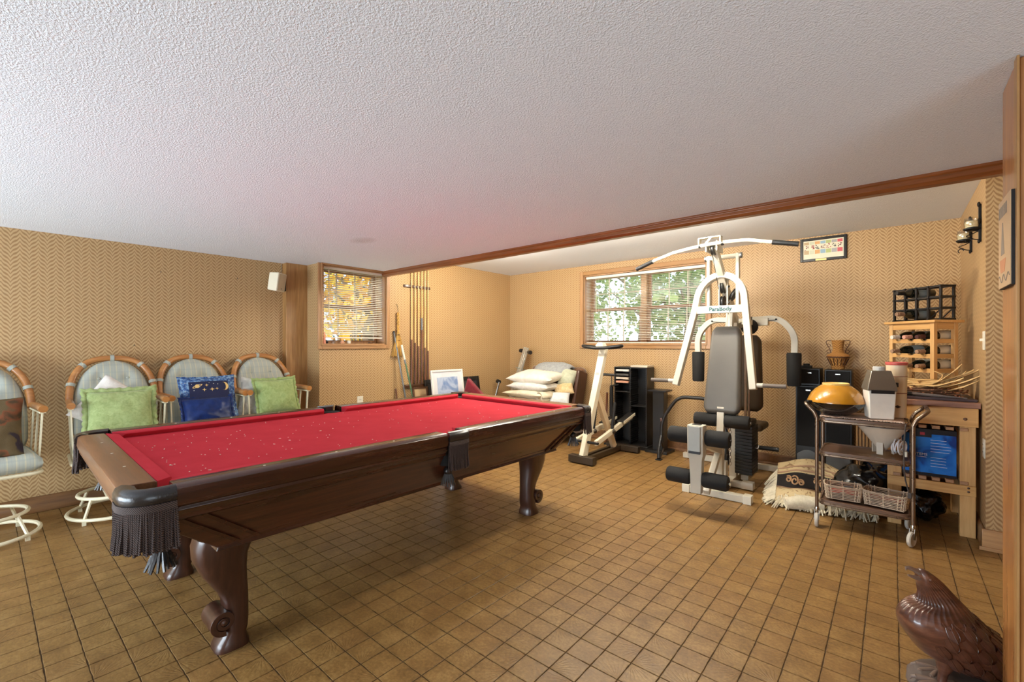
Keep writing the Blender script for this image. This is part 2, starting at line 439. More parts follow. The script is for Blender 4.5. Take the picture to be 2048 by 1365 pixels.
MB().box(XR+0.002, 1.7, YR-0.002, YR+0.1, 0, H2).build('wall_right_end', WP_B, kind='structure')
MB().box(1.6, 1.72, 2.19, YR+0.1, 0, H2).build('wall_passage', WP_L, kind='structure')
MB().box(XL-0.12, XE+0.1, YN-0.12, YN, 0, H1).build('wall_behind', WP_B, kind='structure')
MB().box(XE, XE+0.12, YN, 2.2, 0, H1).build('wall_side', WP_L, kind='structure')
# oak post in the corner of the left wall
MB().box(XL-0.01, XP, 2.03, YJ+0.004, 0, H1).build('trim_2', WOOD_TRIM, kind='structure', label='tall oak post beside the small window', bevel=0.003)
# near wooden partition end on the right edge of the view
MB().box(0.277, XE, 1.95, 2.19, 0, H1).build('wall_partition', WOOD_COL, kind='structure', bevel=0.006)
MB().box(0.273, 0.279, 1.935, 1.975, 0, H1).build('trim_3', WOOD_TRIM, kind='structure', bevel=0.001)

# baseboards
def baseboard(name, poly, vec):
    return MB().prism(poly, vec).build(name, WOOD('baseboard_wood', (96, 62, 34), (140, 98, 56), 0.45, 'Y'), kind='structure', bevel=0.003)
baseboard('baseboard_left', [(XL, YN, 0), (XL+0.018, YN, 0), (XL+0.018, YN, 0.105), (XL+0.008, YN, 0.118), (XL, YN, 0.118)], (0, 2.03-YN, 0))
baseboard('baseboard_left_window', [(XW, YJ, 0), (XW+0.018, YJ, 0), (XW+0.018, YJ, 0.105), (XW+0.008, YJ, 0.118), (XW, YJ, 0.118)], (0, YB-YJ, 0))
baseboard('baseboard_back', [(XW, YB, 0), (XW, YB-0.026, 0), (XW, YB-0.026, 0.02), (XW, YB-0.015, 0.03), (XW, YB-0.015, 0.105), (XW, YB, 0.118)], (XR-XW, 0, 0))
baseboard('baseboard_right', [(XR, YR-0.02, 0), (XR-0.018, YR-0.02, 0), (XR-0.018, YR-0.02, 0.105), (XR-0.008, YR-0.02, 0.12), (XR, YR-0.02, 0.12)], (0, YB-YR, 0))
MB().box(XR-0.018, 0.60, YR-0.022, YR-0.001, 0, 0.125).box(XR-0.03, 0.58, YR-0.034, YR-0.02, 0, 0.022).build('baseboard_right_end', WOOD('baseboard_pale', (166, 122, 80), (206, 162, 112), 0.45, 'X'), kind='structure', bevel=0.003)

# ---------------------------------------------------------------- windows
def glass_mat():
    t = NT('window_glass'); tr = t.n('ShaderNodeBsdfTransparent'); gl = t.n('ShaderNodeBsdfGlossy'); mx = t.n('ShaderNodeMixShader')
    gl.inputs['Roughness'].default_value = 0.02; tr.inputs[0].default_value = (0.96, 0.98, 0.98, 1)
    mx.inputs[0].default_value = 0.06; t.l(tr.outputs[0], mx.inputs[1]); t.l(gl.outputs[0], mx.inputs[2]); t.l(mx.outputs[0], t.out.inputs[0])
    return t.m
GLASS = glass_mat()
MUNTIN = M('muntin_paint', (226, 214, 196), 0.5, var=0.03)
BLIND = M('blind_slat', (236, 228, 212), 0.45, var=0.02)
def make_window(name, label, axis, plane, sgn, a0, a1, z0, z1, units, casing, mats):
    """axis: direction the window runs along. plane: inner wall face, sgn: outward direction"""
    w = thing(name, label, None, kind='structure'); mw, mx_, mz = mats
    def bx(mb, u0, u1, d0, d1, zz0, zz1):
        p0, p1 = plane+sgn*d0, plane+sgn*d1
        if axis == 'Y': mb.box(p0, p1, u0, u1, zz0, zz1)
        else: mb.box(u0, u1, p0, p1, zz0, zz1)
    c = casing
    for (u0, u1, zz0, zz1, m) in ((a0-c, a0, z0-c, z1+c, mz), (a1, a1+c, z0-c, z1+c, mz), (a0, a1, z0-c, z0, mx_), (a0, a1, z1, z1+c, mx_)):
        if zz1 > (H1-0.002 if axis == 'Y' else H2): zz1 = H1-0.002
        if zz1-zz0 < 0.004: continue
        mb = MB(); bx(mb, u0, u1, -0.022, 0.0, zz0, zz1)
        mb.build('casing', m, w, bevel=0.005)
        mb = MB()
        if u1-u0 < zz1-zz0:
            inner = u1 if u0 < a0 else u0; s_ = -1 if u0 < a0 else 1
            bx(mb, min(inner, inner+s_*0.014), max(inner, inner+s_*0.014), -0.030, -0.02, max(zz0+c-0.012, z0-0.012), min(zz1, z1+0.012))
        else:
            inner = zz1 if zz0 < z0 else zz0; s_ = -1 if zz0 < z0 else 1
            bx(mb, a0-0.012, a1+0.012, -0.030, -0.02, min(inner, inner+s_*0.014), max(inner, inner+s_*0.014))
        mb.build('casing_bead', m, w, bevel=0.003)
    for (u0, u1, zz0, zz1) in ((a0, a0+0.012, z0, z1), (a1-0.012, a1, z0, z1), (a0, a1, z0, z0+0.012), (a0, a1, z1-0.012, z1)):
        mb = MB(); bx(mb, u0, u1, 0.0, 0.235, zz0, zz1); mb.build('jamb', mz, w)
    for (s0, s1) in units:
        if s0 > a0+0.1:
            mb = MB(); bx(mb, s0-0.07, s0, 0.13, 0.235, z0, z1); mb.build('mullion', mz, w, bevel=0.003)
        zm = (z0+z1)/2
        for (q0, q1, d) in ((z0+0.012, zm+0.018, 0.155), (zm-0.018, z1-0.012, 0.19)):
            fr = MB(); sw = 0.036
            bx(fr, s0, s0+sw, d, d+0.03, q0, q1); bx(fr, s1-sw, s1, d, d+0.03, q0, q1)
            bx(fr, s0+sw, s1-sw, d, d+0.03, q0, q0+sw); bx(fr, s0+sw, s1-sw, d, d+0.03, q1-sw*0.8, q1)
            sash = fr.build('sash', WOOD_SASH, w, bevel=0.002)
            i0, i1, j0, j1 = s0+sw, s1-sw, q0+sw, q1-sw*0.8
            for k in (1, 2):
                mb = MB(); x = i0+(i1-i0)*k/3; bx(mb, x-0.006, x+0.006, d+0.004, d+0.016, j0, j1); mb.build('muntin', MUNTIN, sash)
            mb = MB(); zc = (j0+j1)/2; bx(mb, i0, i1, d+0.004, d+0.016, zc-0.006, zc+0.006); mb.build('muntin', MUNTIN, sash)
            for k in range(3):
                for r in range(2):
                    mb = MB(); bx(mb, i0+(i1-i0)*k/3, i0+(i1-i0)*(k+1)/3, d+0.018, d+0.021, j0+(j1-j0)*r/2, j0+(j1-j0)*(r+1)/2)
                    mb.build('pane', GLASS, sash)
        mb = MB(); zc = zm+0.02; xc = (s0+s1)/2
        bx(mb, xc-0.02, xc+0.02, 0.14, 0.16, zc, zc+0.012); mb.build('sash_lock', M('brass', (150, 120, 70), 0.35, 0.9), w, bevel=0.003)
    return w
make_window('window_1', 'small double hung window between oak post and cue rack', 'Y', XW, -1, 2.273, 3.04, 1.24, 2.072, [(2.285, 3.028)], 0.047, (WOOD_CASE_Y, WOOD_CASE_Y, WOOD_CASE_Z))
make_window('window_2', 'wide twin double hung window behind the gym machine', 'X', YB, 1, -3.187, -1.60, 1.245, 2.165, [(-3.175, -2.43), (-2.36, -1.612)], 0.056, (WOOD_CASE_X, WOOD_CASE_X, WOOD_CASE_Z))

def make_blind(label, axis, plane, sgn, a0, a1, ztop, zbot, pitch, tilt, wand_at, rail_tilt=0.0):
    b = thing('venetian_blind', label, 'blind', ((plane+sgn*0.05, (a0+a1)/2, ztop) if axis == 'Y' else ((a0+a1)/2, plane+sgn*0.05, ztop)))
    L = a1-a0
    def P3(u, d, z):   # u along, d depth outward
        return V((plane+sgn*d, u, z)) if axis == 'Y' else V((u, plane+sgn*d, z))
    mb = MB(); q0 = P3(a0, 0.03, ztop-0.032); q1 = P3(a1, 0.07, ztop)
    mb.box(q0.x, q1.x, q0.y, q1.y, q0.z, q1.z); mb.build('headrail', BLIND, b, bevel=0.003)
    n = int((ztop-0.04-zbot-0.02)/pitch)
    base = None
    for i in range(n):
        z = ztop-0.045-i*pitch
        sl = rail_tilt*(i/n)**3
        if base is None:
            mb = MB(); prof = []
            for k in range(4):
                t = k/3-0.5; prof.append((t*0.024*cos(tilt), t*0.024*sin(tilt)+0.0018*(1-4*t*t)))
            for u in (0, 1):
                for d, dz in prof:
                    mb.v.append(P3(a0+u*L, 0.05+d, z+dz))
            mb.f = [(k, k+1, 5+k, 4+k) for k in range(3)]; mb.sm = [True]*3
            base = mb.build('slat', BLIND, b); z_first = z
        else:
            o = share(base, 'slat', b, (0, 0, z-z_first))
            if sl: o.rotation_euler = ((sl, 0, 0) if axis == 'Y' else (0, sl, 0))
    mb = MB(); q0 = P3(a0, 0.038, zbot-0.006); q1 = P3(a1, 0.062, zbot+0.008)
    mb.box(q0.x, q1.x, q0.y, q1.y, q0.z, q1.z); o = mb.build('bottom_rail', BLIND, b, bevel=0.002)
    for fr in (0.12, 0.5, 0.88):
        u = a0+L*fr
        MB().tube([P3(u, 0.035, ztop-0.03), P3(u, 0.035, zbot)], 0.0011, 4).build('ladder_cord', M('cord_white', (236, 232, 222), 0.6), b)
    mb = MB(); u = a0+L*wand_at; mb.tube([P3(u, 0.02, ztop-0.03), P3(u+0.004, 0.022, ztop-0.5)], 0.004, 6); mb.build('tilt_wand', M('clear_wand', (226, 216, 196), 0.2), b)
    return b
make_blind('white venetian blind in the small window, its lower edge raised off the sill', 'Y', XW, -1, 2.287, 3.026, 2.070, 1.315, 0.021, 0.50, 0.10, 0.0)
make_blind('cream venetian blind across the wide back window', 'X', YB, 1, -3.173, -1.614, 2.150, 1.262, 0.0205, 0.30, 0.10)

# ---------------------------------------------------------------- outdoors: lawn and trees
g = MB(); g.box(-24, XW-0.9, -6, 26, 0.70, 0.78); g.build('lawn', M('grass', (110, 130, 70), 0.9, var=0.3, scale=3), kind='structure', label='lawn outside the small window')
g = MB(); g.box(XW-0.9, 12, YB+0.9, 26, 0.70, 0.78); g.build('lawn', MATS['grass'], kind='structure', label='lawn outside the wide back window')
def leaf_mat(name, c1, c2):
    t = NT(name); f = t.noise(t.wpos(), 2.2, 3)
    c = t.ramp(f, [(0.35, srgb(c1)), (0.65, srgb(c2))]); t.col(c); t.set(rough=0.6)
    tl = t.n('ShaderNodeBsdfTranslucent'); t.l(c, tl.inputs[0]); mx = t.n('ShaderNodeMixShader'); mx.inputs[0].default_value = 0.5
    t.l(t.b.outputs[0], mx.inputs[1]); t.l(tl.outputs[0], mx.inputs[2]); t.l(mx.outputs[0], t.out.inputs[0]); return t.m
LEAF_Y = leaf_mat('autumn_leaf', (214, 150, 40), (232, 196, 70)); LEAF_G = leaf_mat('green_leaf', (84, 116, 64), (146, 164, 100)); LEAF_O = leaf_mat('orange_leaf', (190, 110, 50), (216, 160, 80))
BARK = M('bark', (96, 80, 66), 0.9, var=0.3, scale=8)
def tree(label, loc, h, r, n, mat, seed):
    rng = random.Random(seed); t = thing('tree', label, 'tree', loc)
    b = V(loc); mb = MB(); mb.tube([b, b+V((0.1,0,h*0.35)), b+V((0,0.1,h*0.7))], [0.17, 0.13, 0.06], 8)
    for k in range(7):
        a = rng.uniform(0, 2*pi); s = b+V((0.08,0,h*rng.uniform(0.25, 0.6))); mb.tube([s, s+V((cos(a)*r*0.7, sin(a)*r*0.7, r*0.5))], [0.05, 0.015], 5)
    mb.build('trunk', BARK, t)
    mb = MB()
    for k in range(n):
        d = V((rng.gauss(0,1), rng.gauss(0,1), rng.gauss(0,1))).normalized()*r*rng.random()**0.45
        c = b+V((d.x, d.y, h*0.55+d.z*0.95)); s = rng.uniform(0.05, 0.11)
        if c.z < 1.0: continue
        a = V((rng.uniform(-1,1), rng.uniform(-1,1), rng.uniform(-1,1))).normalized()*s; e = a.cross(V((rng.uniform(-1,1), rng.uniform(-1,1), rng.uniform(-1,1)))).normalized()*s*0.7
        mb.add([c-a, c+e, c+a, c-e], [(0,1,2,3)])
    o = mb.build('foliage', mat, t, kind='stuff')
    return t
tree('yellow autumn tree seen through the small window', (-8.0, 5.0, 0.78), 2.5, 1.15, 800, LEAF_Y, 1)
tree('orange brown tree beyond the yellow one outside the small window', (-10.9, 6.4, 0.78), 3.2, 1.45, 900, LEAF_O, 2)
tree('bluish far tree behind the yellow and orange ones', (-14.2, 9.2, 0.78), 3.6, 2.0, 1300, leaf_mat('blue_leaf', (110, 124, 130), (160, 170, 168)), 6)
tree('green tree outside the left half of the wide window', (-6.3, 9.4, 0.78), 2.6, 1.30, 1300, LEAF_G, 3)
tree('green tree outside the right half of the wide window', (-3.3, 9.6, 0.78), 2.8, 1.35, 1400, LEAF_G, 4)
tree('distant olive green tree between the two nearer ones', (-6.4, 14.2, 0.78), 4.0, 2.4, 1200, LEAF_G, 5)

# ---------------------------------------------------------------- ceiling lamp of the far part, two added fill lamps (above the sightline behind the soffit) and registers
def lamp(label, loc, power, col, r=0.09, soft=0.035):
    t = thing('ceiling_lamp', label, 'lamp', loc)
    c = V(loc)
    MB().lathe([(0.001, 0.0), (r+0.02, 0.0), (r+0.02, -0.018), (r, -0.022), (0.001, -0.022)], c, 28).build('canopy', WHITE_PLASTIC, t)
    em = NT('lamp_glow'); em.b.inputs['Emission Color'].default_value = (*col, 1); em.b.inputs['Emission Strength'].default_value = 6.0
    MB().lathe([(0.001, -0.02), (r*0.9, -0.021), (r*0.8, -0.05), (r*0.45, -0.068), (0.001, -0.072)], c, 28).build('diffuser', em.m, t)
    l = bpy.data.lights.new('bulb', 'POINT'); l.energy = power; l.color = col; l.shadow_soft_size = soft
    lo = bpy.data.objects.new('bulb', l); COL.objects.link(lo); lo.parent = t; lo.location = (0, 0, -0.15)
    return t
lamp('round flush ceiling lamp above the gym machine behind the soffit', (-1.24, 3.32, H2), 72, (1.0, 0.92, 0.76))
lamp('round unseen fill lamp added above the floor between table and stepper behind the soffit', (-2.20, 3.36, H2), 42, (1.0, 0.92, 0.76))  # added lamp, spreads the brightness away from the gym frame
lamp('round unseen fill lamp added near the cue rack behind the soffit', (-3.35, 3.50, H2), 48, (1.0, 0.92, 0.76))  # added lamp, balances the brightness on the cue rack side
def register(label, x0, x1, y0, y1):
    t = thing('ceiling_register', label, 'vent', ((x0+x1)/2, (y0+y1)/2, H2-0.012))
    mb = MB(); mb.box(x0, x1, y0, y0+0.015, H2-0.012, H2); mb.box(x0, x1, y1-0.015, y1, H2-0.012, H2); mb.box(x0, x0+0.015, y0, y1, H2-0.012, H2); mb.box(x1-0.015, x1, y0, y1, H2-0.012, H2)
    mb.build('frame', WHITE_PLASTIC, t)
    MB().box(x0+0.01, x1-0.01, y0+0.01, y1-0.01, H2-0.003, H2-0.001).build('backing', M('vent_dark', (60, 56, 52), 0.8), t)
    base = None; n = 11
    for i in range(n):
        x = x0+0.02+(x1-x0-0.04)*i/(n-1)
        if base is None: base = MB().box(x-0.002, x+0.002, y0+0.012, y1-0.012, H2-0.011, H2-0.003).build('louvre', WHITE_PLASTIC, t); bx0 = x
        else: share(base, 'louvre', t, (x-bx0, 0, 0))
register('white ceiling register with dark slots left of the black framed print', -0.62, -0.32, 3.90, 4.04)
register('white ceiling register near the back left corner of the ceiling', -3.60, -3.30, 3.93, 4.07)
# ================================================================ pool table
WALNUT = WOOD('walnut', (36, 16, 10), (84, 44, 28), 0.26, 'Y', coat=0.45)
WALNUT_X = WOOD('walnut_x', (52, 26, 16), (108, 64, 42), 0.28, 'X', coat=0.4)
WALNUT_LEG = WOOD('walnut_leg', (40, 20, 13), (88, 52, 36), 0.34, 'Z', scale=0.7, coat=0.3)
WALNUT_TOP = WOOD('walnut_rail_top', (92, 58, 36), (146, 100, 66), 0.35, 'X', coat=0.25)
def cloth_mat():
    t = NT('red_cloth'); co = t.coords(); f = t.noise(co, 7, 4); g = t.noise(co, 420, 2)
    t.col(t.mix(f, srgb((176, 44, 56)), srgb((200, 60, 72)))); t.set(rough=0.95, spec=0.08); t.bump(g, 0.15, 0.001); return t.m
RED = cloth_mat()
LEATHER = M('black_leather', (34, 30, 30), 0.3, var=0.25, scale=18, bump=0.25, bscale=120, coat=0.35)
HOLE_SHADE = M('pocket_hole_shade', (10, 9, 9), 0.8)
def cord_mat():
    t = NT('fringe_cord'); p = t.xyz(t.coords())
    s = t.math('SINE', t.math('MULTIPLY', t.math('ADD', p[2], t.math('MULTIPLY', t.math('ADD', p[0], p[1]), 0.9)), 900.0))
    t.col(t.mix(t.math('MULTIPLY_ADD', s, 0.5, 0.5), srgb((22, 15, 15)), srgb((92, 72, 66)))); t.set(rough=0.6); t.bump(s, 0.6, 0.002); return t.m
CORD = cord_mat()
TBL = thing('pool_table', 'dark walnut pool table with red cloth and fringed leather pockets', 'pool table', (-2.51, 1.66, 0), rad(-1.5))
HW, HL, ZT = 0.75, 1.36, 0.78
def tb(mb, name, mat, parent=TBL, **k): return mb.build(name, mat, parent, local=True, **k)
tb(MB().box(-0.62, 0.62, -1.23, 1.23, 0.70, 0.745), 'bed', RED)
rail_prof = [(0.052, 0.66), (0.052, 0.776), (0.06, ZT), (0.145, ZT+0.002), (0.158, ZT-0.006), (0.162, 0.735), (0.158, 0.716), (0.150, 0.710), (0.154, 0.698), (0.142, 0.684), (0.136, 0.676), (0.136, 0.664), (0.120, 0.655), (0.06, 0.655)]
cush_prof = [(0.0, 0.768), (0.004, 0.775), (0.052, 0.779), (0.052, 0.742), (0.022, 0.742)]
def sweep(prof, along, a0, a1, outer, sgn, e0=0.0, e1=0.0):
    """prof (d,z), d=0 at nose; along 'Y': runs in y with x = sgn*(outer-0.16+d)"""
    rings = []
    for a, e in ((a0, e0), (a1, -e1)):
        r = []
        for d, z in prof:
            q = sgn*(outer-0.16+d); aa = a + e*(0.052-d)/0.052
            r.append(V((q, aa, z)) if along == 'Y' else V((aa, q, z)))
        rings.append(r)
    return MB().loft(rings, smooth=False)
PK = 0.135
for sgn in (1, -1):
    for (a0, a1, e0, e1) in ((-HL+PK, -0.068, 0.05, 0.02), (0.068, HL-PK, 0.02, 0.05)):
        r = tb(sweep(rail_prof, 'Y', a0, a1, HW, sgn), 'rail', WALNUT, bevel=0.002)
        tb(sweep(cush_prof, 'Y', a0, a1, HW, sgn, e0, e1), 'cushion', RED, bevel=0.002)
        for k in (1, 2, 3):
            y = a0+(a1-a0)*k/4; tb(MB().lathe([(0.005, 0), (0.005, 0.0008), (0.001, 0.001)], (sgn*(HW-0.062), y, ZT+0.0015), 8), 'sight', WHITE_PLASTIC, r)
    r = tb(sweep(rail_prof, 'X', -HW+PK, HW-PK, HL, sgn), 'rail', WALNUT_TOP, bevel=0.002)
    tb(sweep(cush_prof, 'X', -HW+PK, HW-PK, HL, sgn, 0.05, 0.05), 'cushion', RED, bevel=0.002)
    for k in (1, 2, 3):
        x = (-HW+PK)+(2*HW-2*PK)*k/4; tb(MB().lathe([(0.005, 0), (0.005, 0.0008), (0.001, 0.001)], (x, sgn*(HL-0.062), ZT+0.0015), 8), 'sight', WHITE_PLASTIC, r)
# cabinet
def frustum(mb, x0, y0, z0, x1, y1, z1):
    mb.loft([[V((-x0,-y0,z0)), V((x0,-y0,z0)), V((x0,y0,z0)), V((-x0,y0,z0))], [V((-x1,-y1,z1)), V((x1,-y1,z1)), V((x1,y1,z1)), V((-x1,y1,z1))]], smooth=False); return mb
CABW = WOOD('walnut_cabinet', (44, 20, 12), (96, 54, 32), 0.3, 'Y', coat=0.4)
tb(frustum(MB(), 0.60, 1.06, 0.475, 0.70, 1.29, 0.665), 'cabinet', CABW, bevel=0.004)
tb(frustum(MB(), 0.610, 1.075, 0.470, 0.606, 1.066, 0.492), 'cabinet_moulding', WALNUT, bevel=0.003)
for sx in (1, -1):
    for sy in (1, -1):
        for k in (0, 1):
            o0 = 1.0-0.07*k; o1 = 1.215-0.07*k
            a = V((sx*0.612, sy*o0, 0.49)); b = V((sx*0.702, sy*o1, 0.66))
            tb(MB().bar(a, b, 0.012, 0.014, up=(sx, 0, 0)), 'panel_strip', WALNUT)
        tb(MB().bar(V((sx*0.612, sy*0.30, 0.505)), V((sx*0.612, sy*0.99, 0.505)), 0.006, 0.010, up=(sx, 0, 0)), 'panel_strip', WALNUT)
# legs: s-curve in the y/z plane with a scroll
outer_pts = [(0.115, 0.475), (0.125, 0.44), (0.122, 0.385), (0.098, 0.325), (0.062, 0.27), (0.036, 0.225), (0.026, 0.195), (0.03, 0.18)]
inner_pts = [(-0.075, 0.06), (-0.072, 0.13), (-0.07, 0.20), (-0.066, 0.28), (-0.062, 0.35), (-0.075, 0.42), (-0.10, 0.475)]
def leg(sx, sy):
    cx, cy = sx*0.425, sy*0.985
    def sec(o, z, w): return V((cx+w, cy+sy*o, z))
    mb = MB()
    # loft of rounded sections
    secs = [(0.475, -0.10, 0.115, 0.088), (0.44, -0.085, 0.125, 0.086), (0.385, -0.066, 0.122, 0.078), (0.325, -0.063, 0.098, 0.07), (0.27, -0.066, 0.064, 0.06), (0.225, -0.069, 0.036, 0.054), (0.19, -0.07, 0.022, 0.052), (0.15, -0.07, 0.02, 0.053), (0.11, -0.07, 0.022, 0.055), (0.07, -0.066, 0.02, 0.056), (0.05, -0.06, 0.03, 0.056), (0.03, -0.066, 0.045, 0.06), (0.012, -0.072, 0.055, 0.064), (0.0, -0.072, 0.055, 0.064)]
    rings = []
    for z, i_, o_, w in secs:
        c = (i_+o_)/2; hl = (o_-i_)/2; ring = []
        for k in range(16):
            a = 2*pi*k/16+pi/16; ca, sa = cos(a), sin(a); e = 0.55
            ring.append(V((cx+w*abs(ca)**e*(1 if ca > 0 else -1), cy+sy*(c+hl*abs(sa)**e*(1 if sa > 0 else -1)), z)))
        rings.append(ring)
    mb.loft(rings)
    L = tb(mb, 'leg', WALNUT_LEG, ang=50)
    # scroll at the ankle
    mb = MB(); n = 40; c = (0.030, 0.128)
    pts = []
    for k in range(n+1):
        a = -pi*0.55+k/n*3.4*pi; r = 0.044*(1-k/n*0.80)
        pts.append((c[0]+r*cos(a)*1.0, c[1]+r*sin(a)))
    W = 0.066
    rings = []
    for k, (o, z) in enumerate(pts):
        th = 0.011*(1-k/n*0.5)
        a = -pi*0.55+k/n*3.4*pi
        d = (cos(a), sin(a))
        rings.append([V((cx-W, cy+sy*(o-d[0]*th), z-d[1]*th)), V((cx+W, cy+sy*(o-d[0]*th), z-d[1]*th)), V((cx+W, cy+sy*(o+d[0]*th), z+d[1]*th)), V((cx-W, cy+sy*(o+d[0]*th), z+d[1]*th))])
    mb.loft(rings, smooth=False)
    tb(mb, 'scroll', WALNUT_LEG, L, bevel=0.003)
    tb(MB().lathe([(0.001, -0.058), (0.036, -0.058), (0.036, 0.058), (0.001, 0.058)], (cx, cy+sy*c[0], c[1]), 20, Matrix.Rotation(pi/2, 3, 'Y')), 'scroll_core', WALNUT_LEG, L)
    for s2 in (1, -1):
        tb(MB().ball((cx+s2*0.062, cy+sy*c[0], c[1]), 0.014, 10, sx=0.7), 'scroll_boss', WALNUT_LEG, L)
for sx in (1, -1):
    for sy in (1, -1): leg(sx, sy)
# pockets
def pocket(kind, sx, sy, n_cord, clen):
    if kind == 'corner':
        R = 0.085; c = V((sx*(HW-R), sy*(HL-R), 0)); path = []
        path.append(V((sx*HW, sy*(HL-PK), 0))); 
        for k in range(13):
            a = k/12*pi/2; path.append(c+V((sx*R*cos(a), sy*R*sin(a), 0)))
        path.append(V((sx*(HW-PK), sy*HL, 0)))
        hole = V((sx*(HW-0.115), sy*(HL-0.115), 0))
    else:
        path = [V((sx*HW*1.0, sy*0.0-0.066, 0))] + [V((sx*(HW+0.006*sin(pi*k/6)), -0.066+0.132*k/6, 0)) for k in range(7)][1:-1] + [V((sx*HW, 0.066, 0))]
        hole = V((sx*(HW-0.085), 0, 0))
    t = tb(MB().lathe([(0.001, 0.60), (0.058, 0.60), (0.062, 0.748), (0.055, 0.749), (0.001, 0.747)], hole, 20), 'pocket', HOLE_SHADE)  # closed black plug; the open pocket's shade is put into its colour
    # leather cap sweep
    def frames(path):
        out = []
        for i, p in enumerate(path):
            a = path[max(0, i-1)]; b = path[min(len(path)-1, i+1)]; tg = (b-a).normalized()
            nn = V((tg.y, -tg.x, 0))
            if nn.dot(p-hole) < 0: nn = -nn
            out.append((p, nn))
        return out
    fr = frames(path)
    capw = 0.075 if kind == 'corner' else 0.11
    prof = [(0.004, 0.735), (0.009, 0.745), (0.009, 0.765), (0.002, 0.780), (-0.014, 0.787), (-capw*0.6, 0.785), (-capw, 0.778), (-capw, 0.745), (-0.02, 0.735)]
    rings = []
    for p, nn in fr:
        ring = []
        for d, z in prof:
            q = p+nn*d
            if d < -0.02:
                q = p+(hole-p)*min(1, (-d)/max(1e-3, (hole-p).length))*0.62
            ring.append(V((q.x, q.y, z)))
        rings.append(ring)
    tb(MB().loft(rings), 'leather_cap', LEATHER, t, ang=60)
    # braided header band and twisted cords
    rings = [[V((p.x+nn.x*d, p.y+nn.y*d, z)) for d, z in ((0.001, 0.738), (0.009, 0.738), (0.010, 0.716), (0.001, 0.716))] for p, nn in fr]
    tb(MB().loft(rings, smooth=False), 'fringe_band', CORD, t)
    # arc-length positions
    cum = [0]
    for i in range(1, len(path)): cum.append(cum[-1]+(path[i]-path[i-1]).length)
    rng = random.Random(int(sx*3+sy*7+n_cord)); mb = MB()
    for layer in (0, 1):
        for k in range(n_cord):
            s = cum[-1]*(k+0.5*(layer+0.5))/n_cord
            i = max(j for j in range(len(cum)-1) if cum[j] <= s+1e-9); tt = (s-cum[i])/max(1e-6, cum[i+1]-cum[i])
            p = path[i].lerp(path[i+1], tt); nn = fr[i][1].lerp(fr[i+1][1], tt).normalized()
            off = 0.006-0.010*layer; ln = clen*rng.uniform(0.93, 1.03)
            dx, dy = rng.uniform(-0.006, 0.006), rng.uniform(-0.006, 0.006)
            a = V((p.x+nn.x*off, p.y+nn.y*off, 0.72)); pts = [a, a+V((dx*0.4, dy*0.4, -ln*0.5)), a+V((dx+nn.x*0.004, dy+nn.y*0.004, -ln))]
            mb.tube(pts, [0.0038, 0.0042, 0.0044], 5)
    tb(mb, 'fringe', CORD, t, kind='stuff')
    # leather tassel below the pocket
    mb = MB().ball(hole+V((0, 0, 0.560)), 0.026, 12)
    kn = tb(mb, 'tassel', LEATHER, t)
    mb = MB()
    for k in range(16):
        a = 2*pi*k/16; d = V((cos(a), sin(a), 0)); b0 = hole+V((0, 0, 0.55))+d*0.014
        mb.tube([b0, b0+d*0.014+V((0, 0, -0.03)), b0+d*rng.uniform(0.018, 0.036)+V((0, 0, -0.065))], [0.006, 0.006, 0.004], 4)
    tb(mb, 'tassel_strips', LEATHER, kn, kind='stuff')
for sx in (1, -1):
    for sy in (1, -1): pocket('corner', sx, sy, 40 if (sx, sy) == (1, -1) else 26, 0.135)
    pocket('side', sx, 0, 22, 0.135)
# chalk and lint flecks on the cloth
mb = MB(); rng = random.Random(5)
for k in range(150):
    x, y = rng.uniform(-0.55, 0.55), -1.15+2.2*rng.random()**1.6
    a = rng.uniform(0, pi); ln = rng.choice([0.003, 0.003, 0.004, 0.006, 0.011]); mb.obox((x, y, 0.7463), (ln, 0.0028, 0.0016), Matrix.Rotation(a, 3, 'Z'))
fl = tb(mb, 'cloth_flecks', M('chalk', (236, 222, 206), 0.9), None, kind='stuff', cat='debris', label='pale chalk and lint flecks scattered on the red cloth')
fl.location = TBL.location; fl.rotation_euler = TBL.rotation_euler

# ================================================================ chairs
RATTAN = WOOD('rattan', (150, 92, 44), (206, 146, 84), 0.3, 'Y', scale=0.6, coat=0.3)
IVORY = M('ivory_metal', (232, 222, 190), 0.42, var=0.05)
def plaid_mat():
    t = NT('plaid_cloth'); p = t.xyz(t.coords())
    a = t.math('PINGPONG', t.math('MULTIPLY', p[1], 26.0), 0.5); b = t.math('PINGPONG', t.math('MULTIPLY', p[2], 18.0), 0.5); c = t.math('PINGPONG', t.math('MULTIPLY', p[0], 18.0), 0.5)
    m1 = t.math('MULTIPLY', t.math('SUBTRACT', a, 0.38), 14.0, clamp=True); m2 = t.math('MULTIPLY', t.math('SUBTRACT', b, 0.36), 8.0, clamp=True)
    m3 = t.math('MULTIPLY', t.math('SUBTRACT', t.math('PINGPONG', t.math('MULTIPLY', p[1], 65.0), 0.5), 0.3), 6.0, clamp=True)
    n = t.noise(t.coords(), 240, 2)
    col = t.mix(t.math('MULTIPLY', m3, 0.35), srgb((178, 180, 168)), srgb((156, 162, 158)))
    col = t.mix(t.math('MULTIPLY', m1, 0.75), col, srgb((206, 198, 164))); col = t.mix(t.math('MULTIPLY', m2, 0.3), col, srgb((150, 160, 158)))
    col = t.mix(t.math('MULTIPLY', n, 0.25), col, srgb((140, 146, 140)))
    t.col(col); t.set(rough=0.9, spec=0.2); t.bump(n, 0.3, 0.002); return t.m
PLAID = plaid_mat()
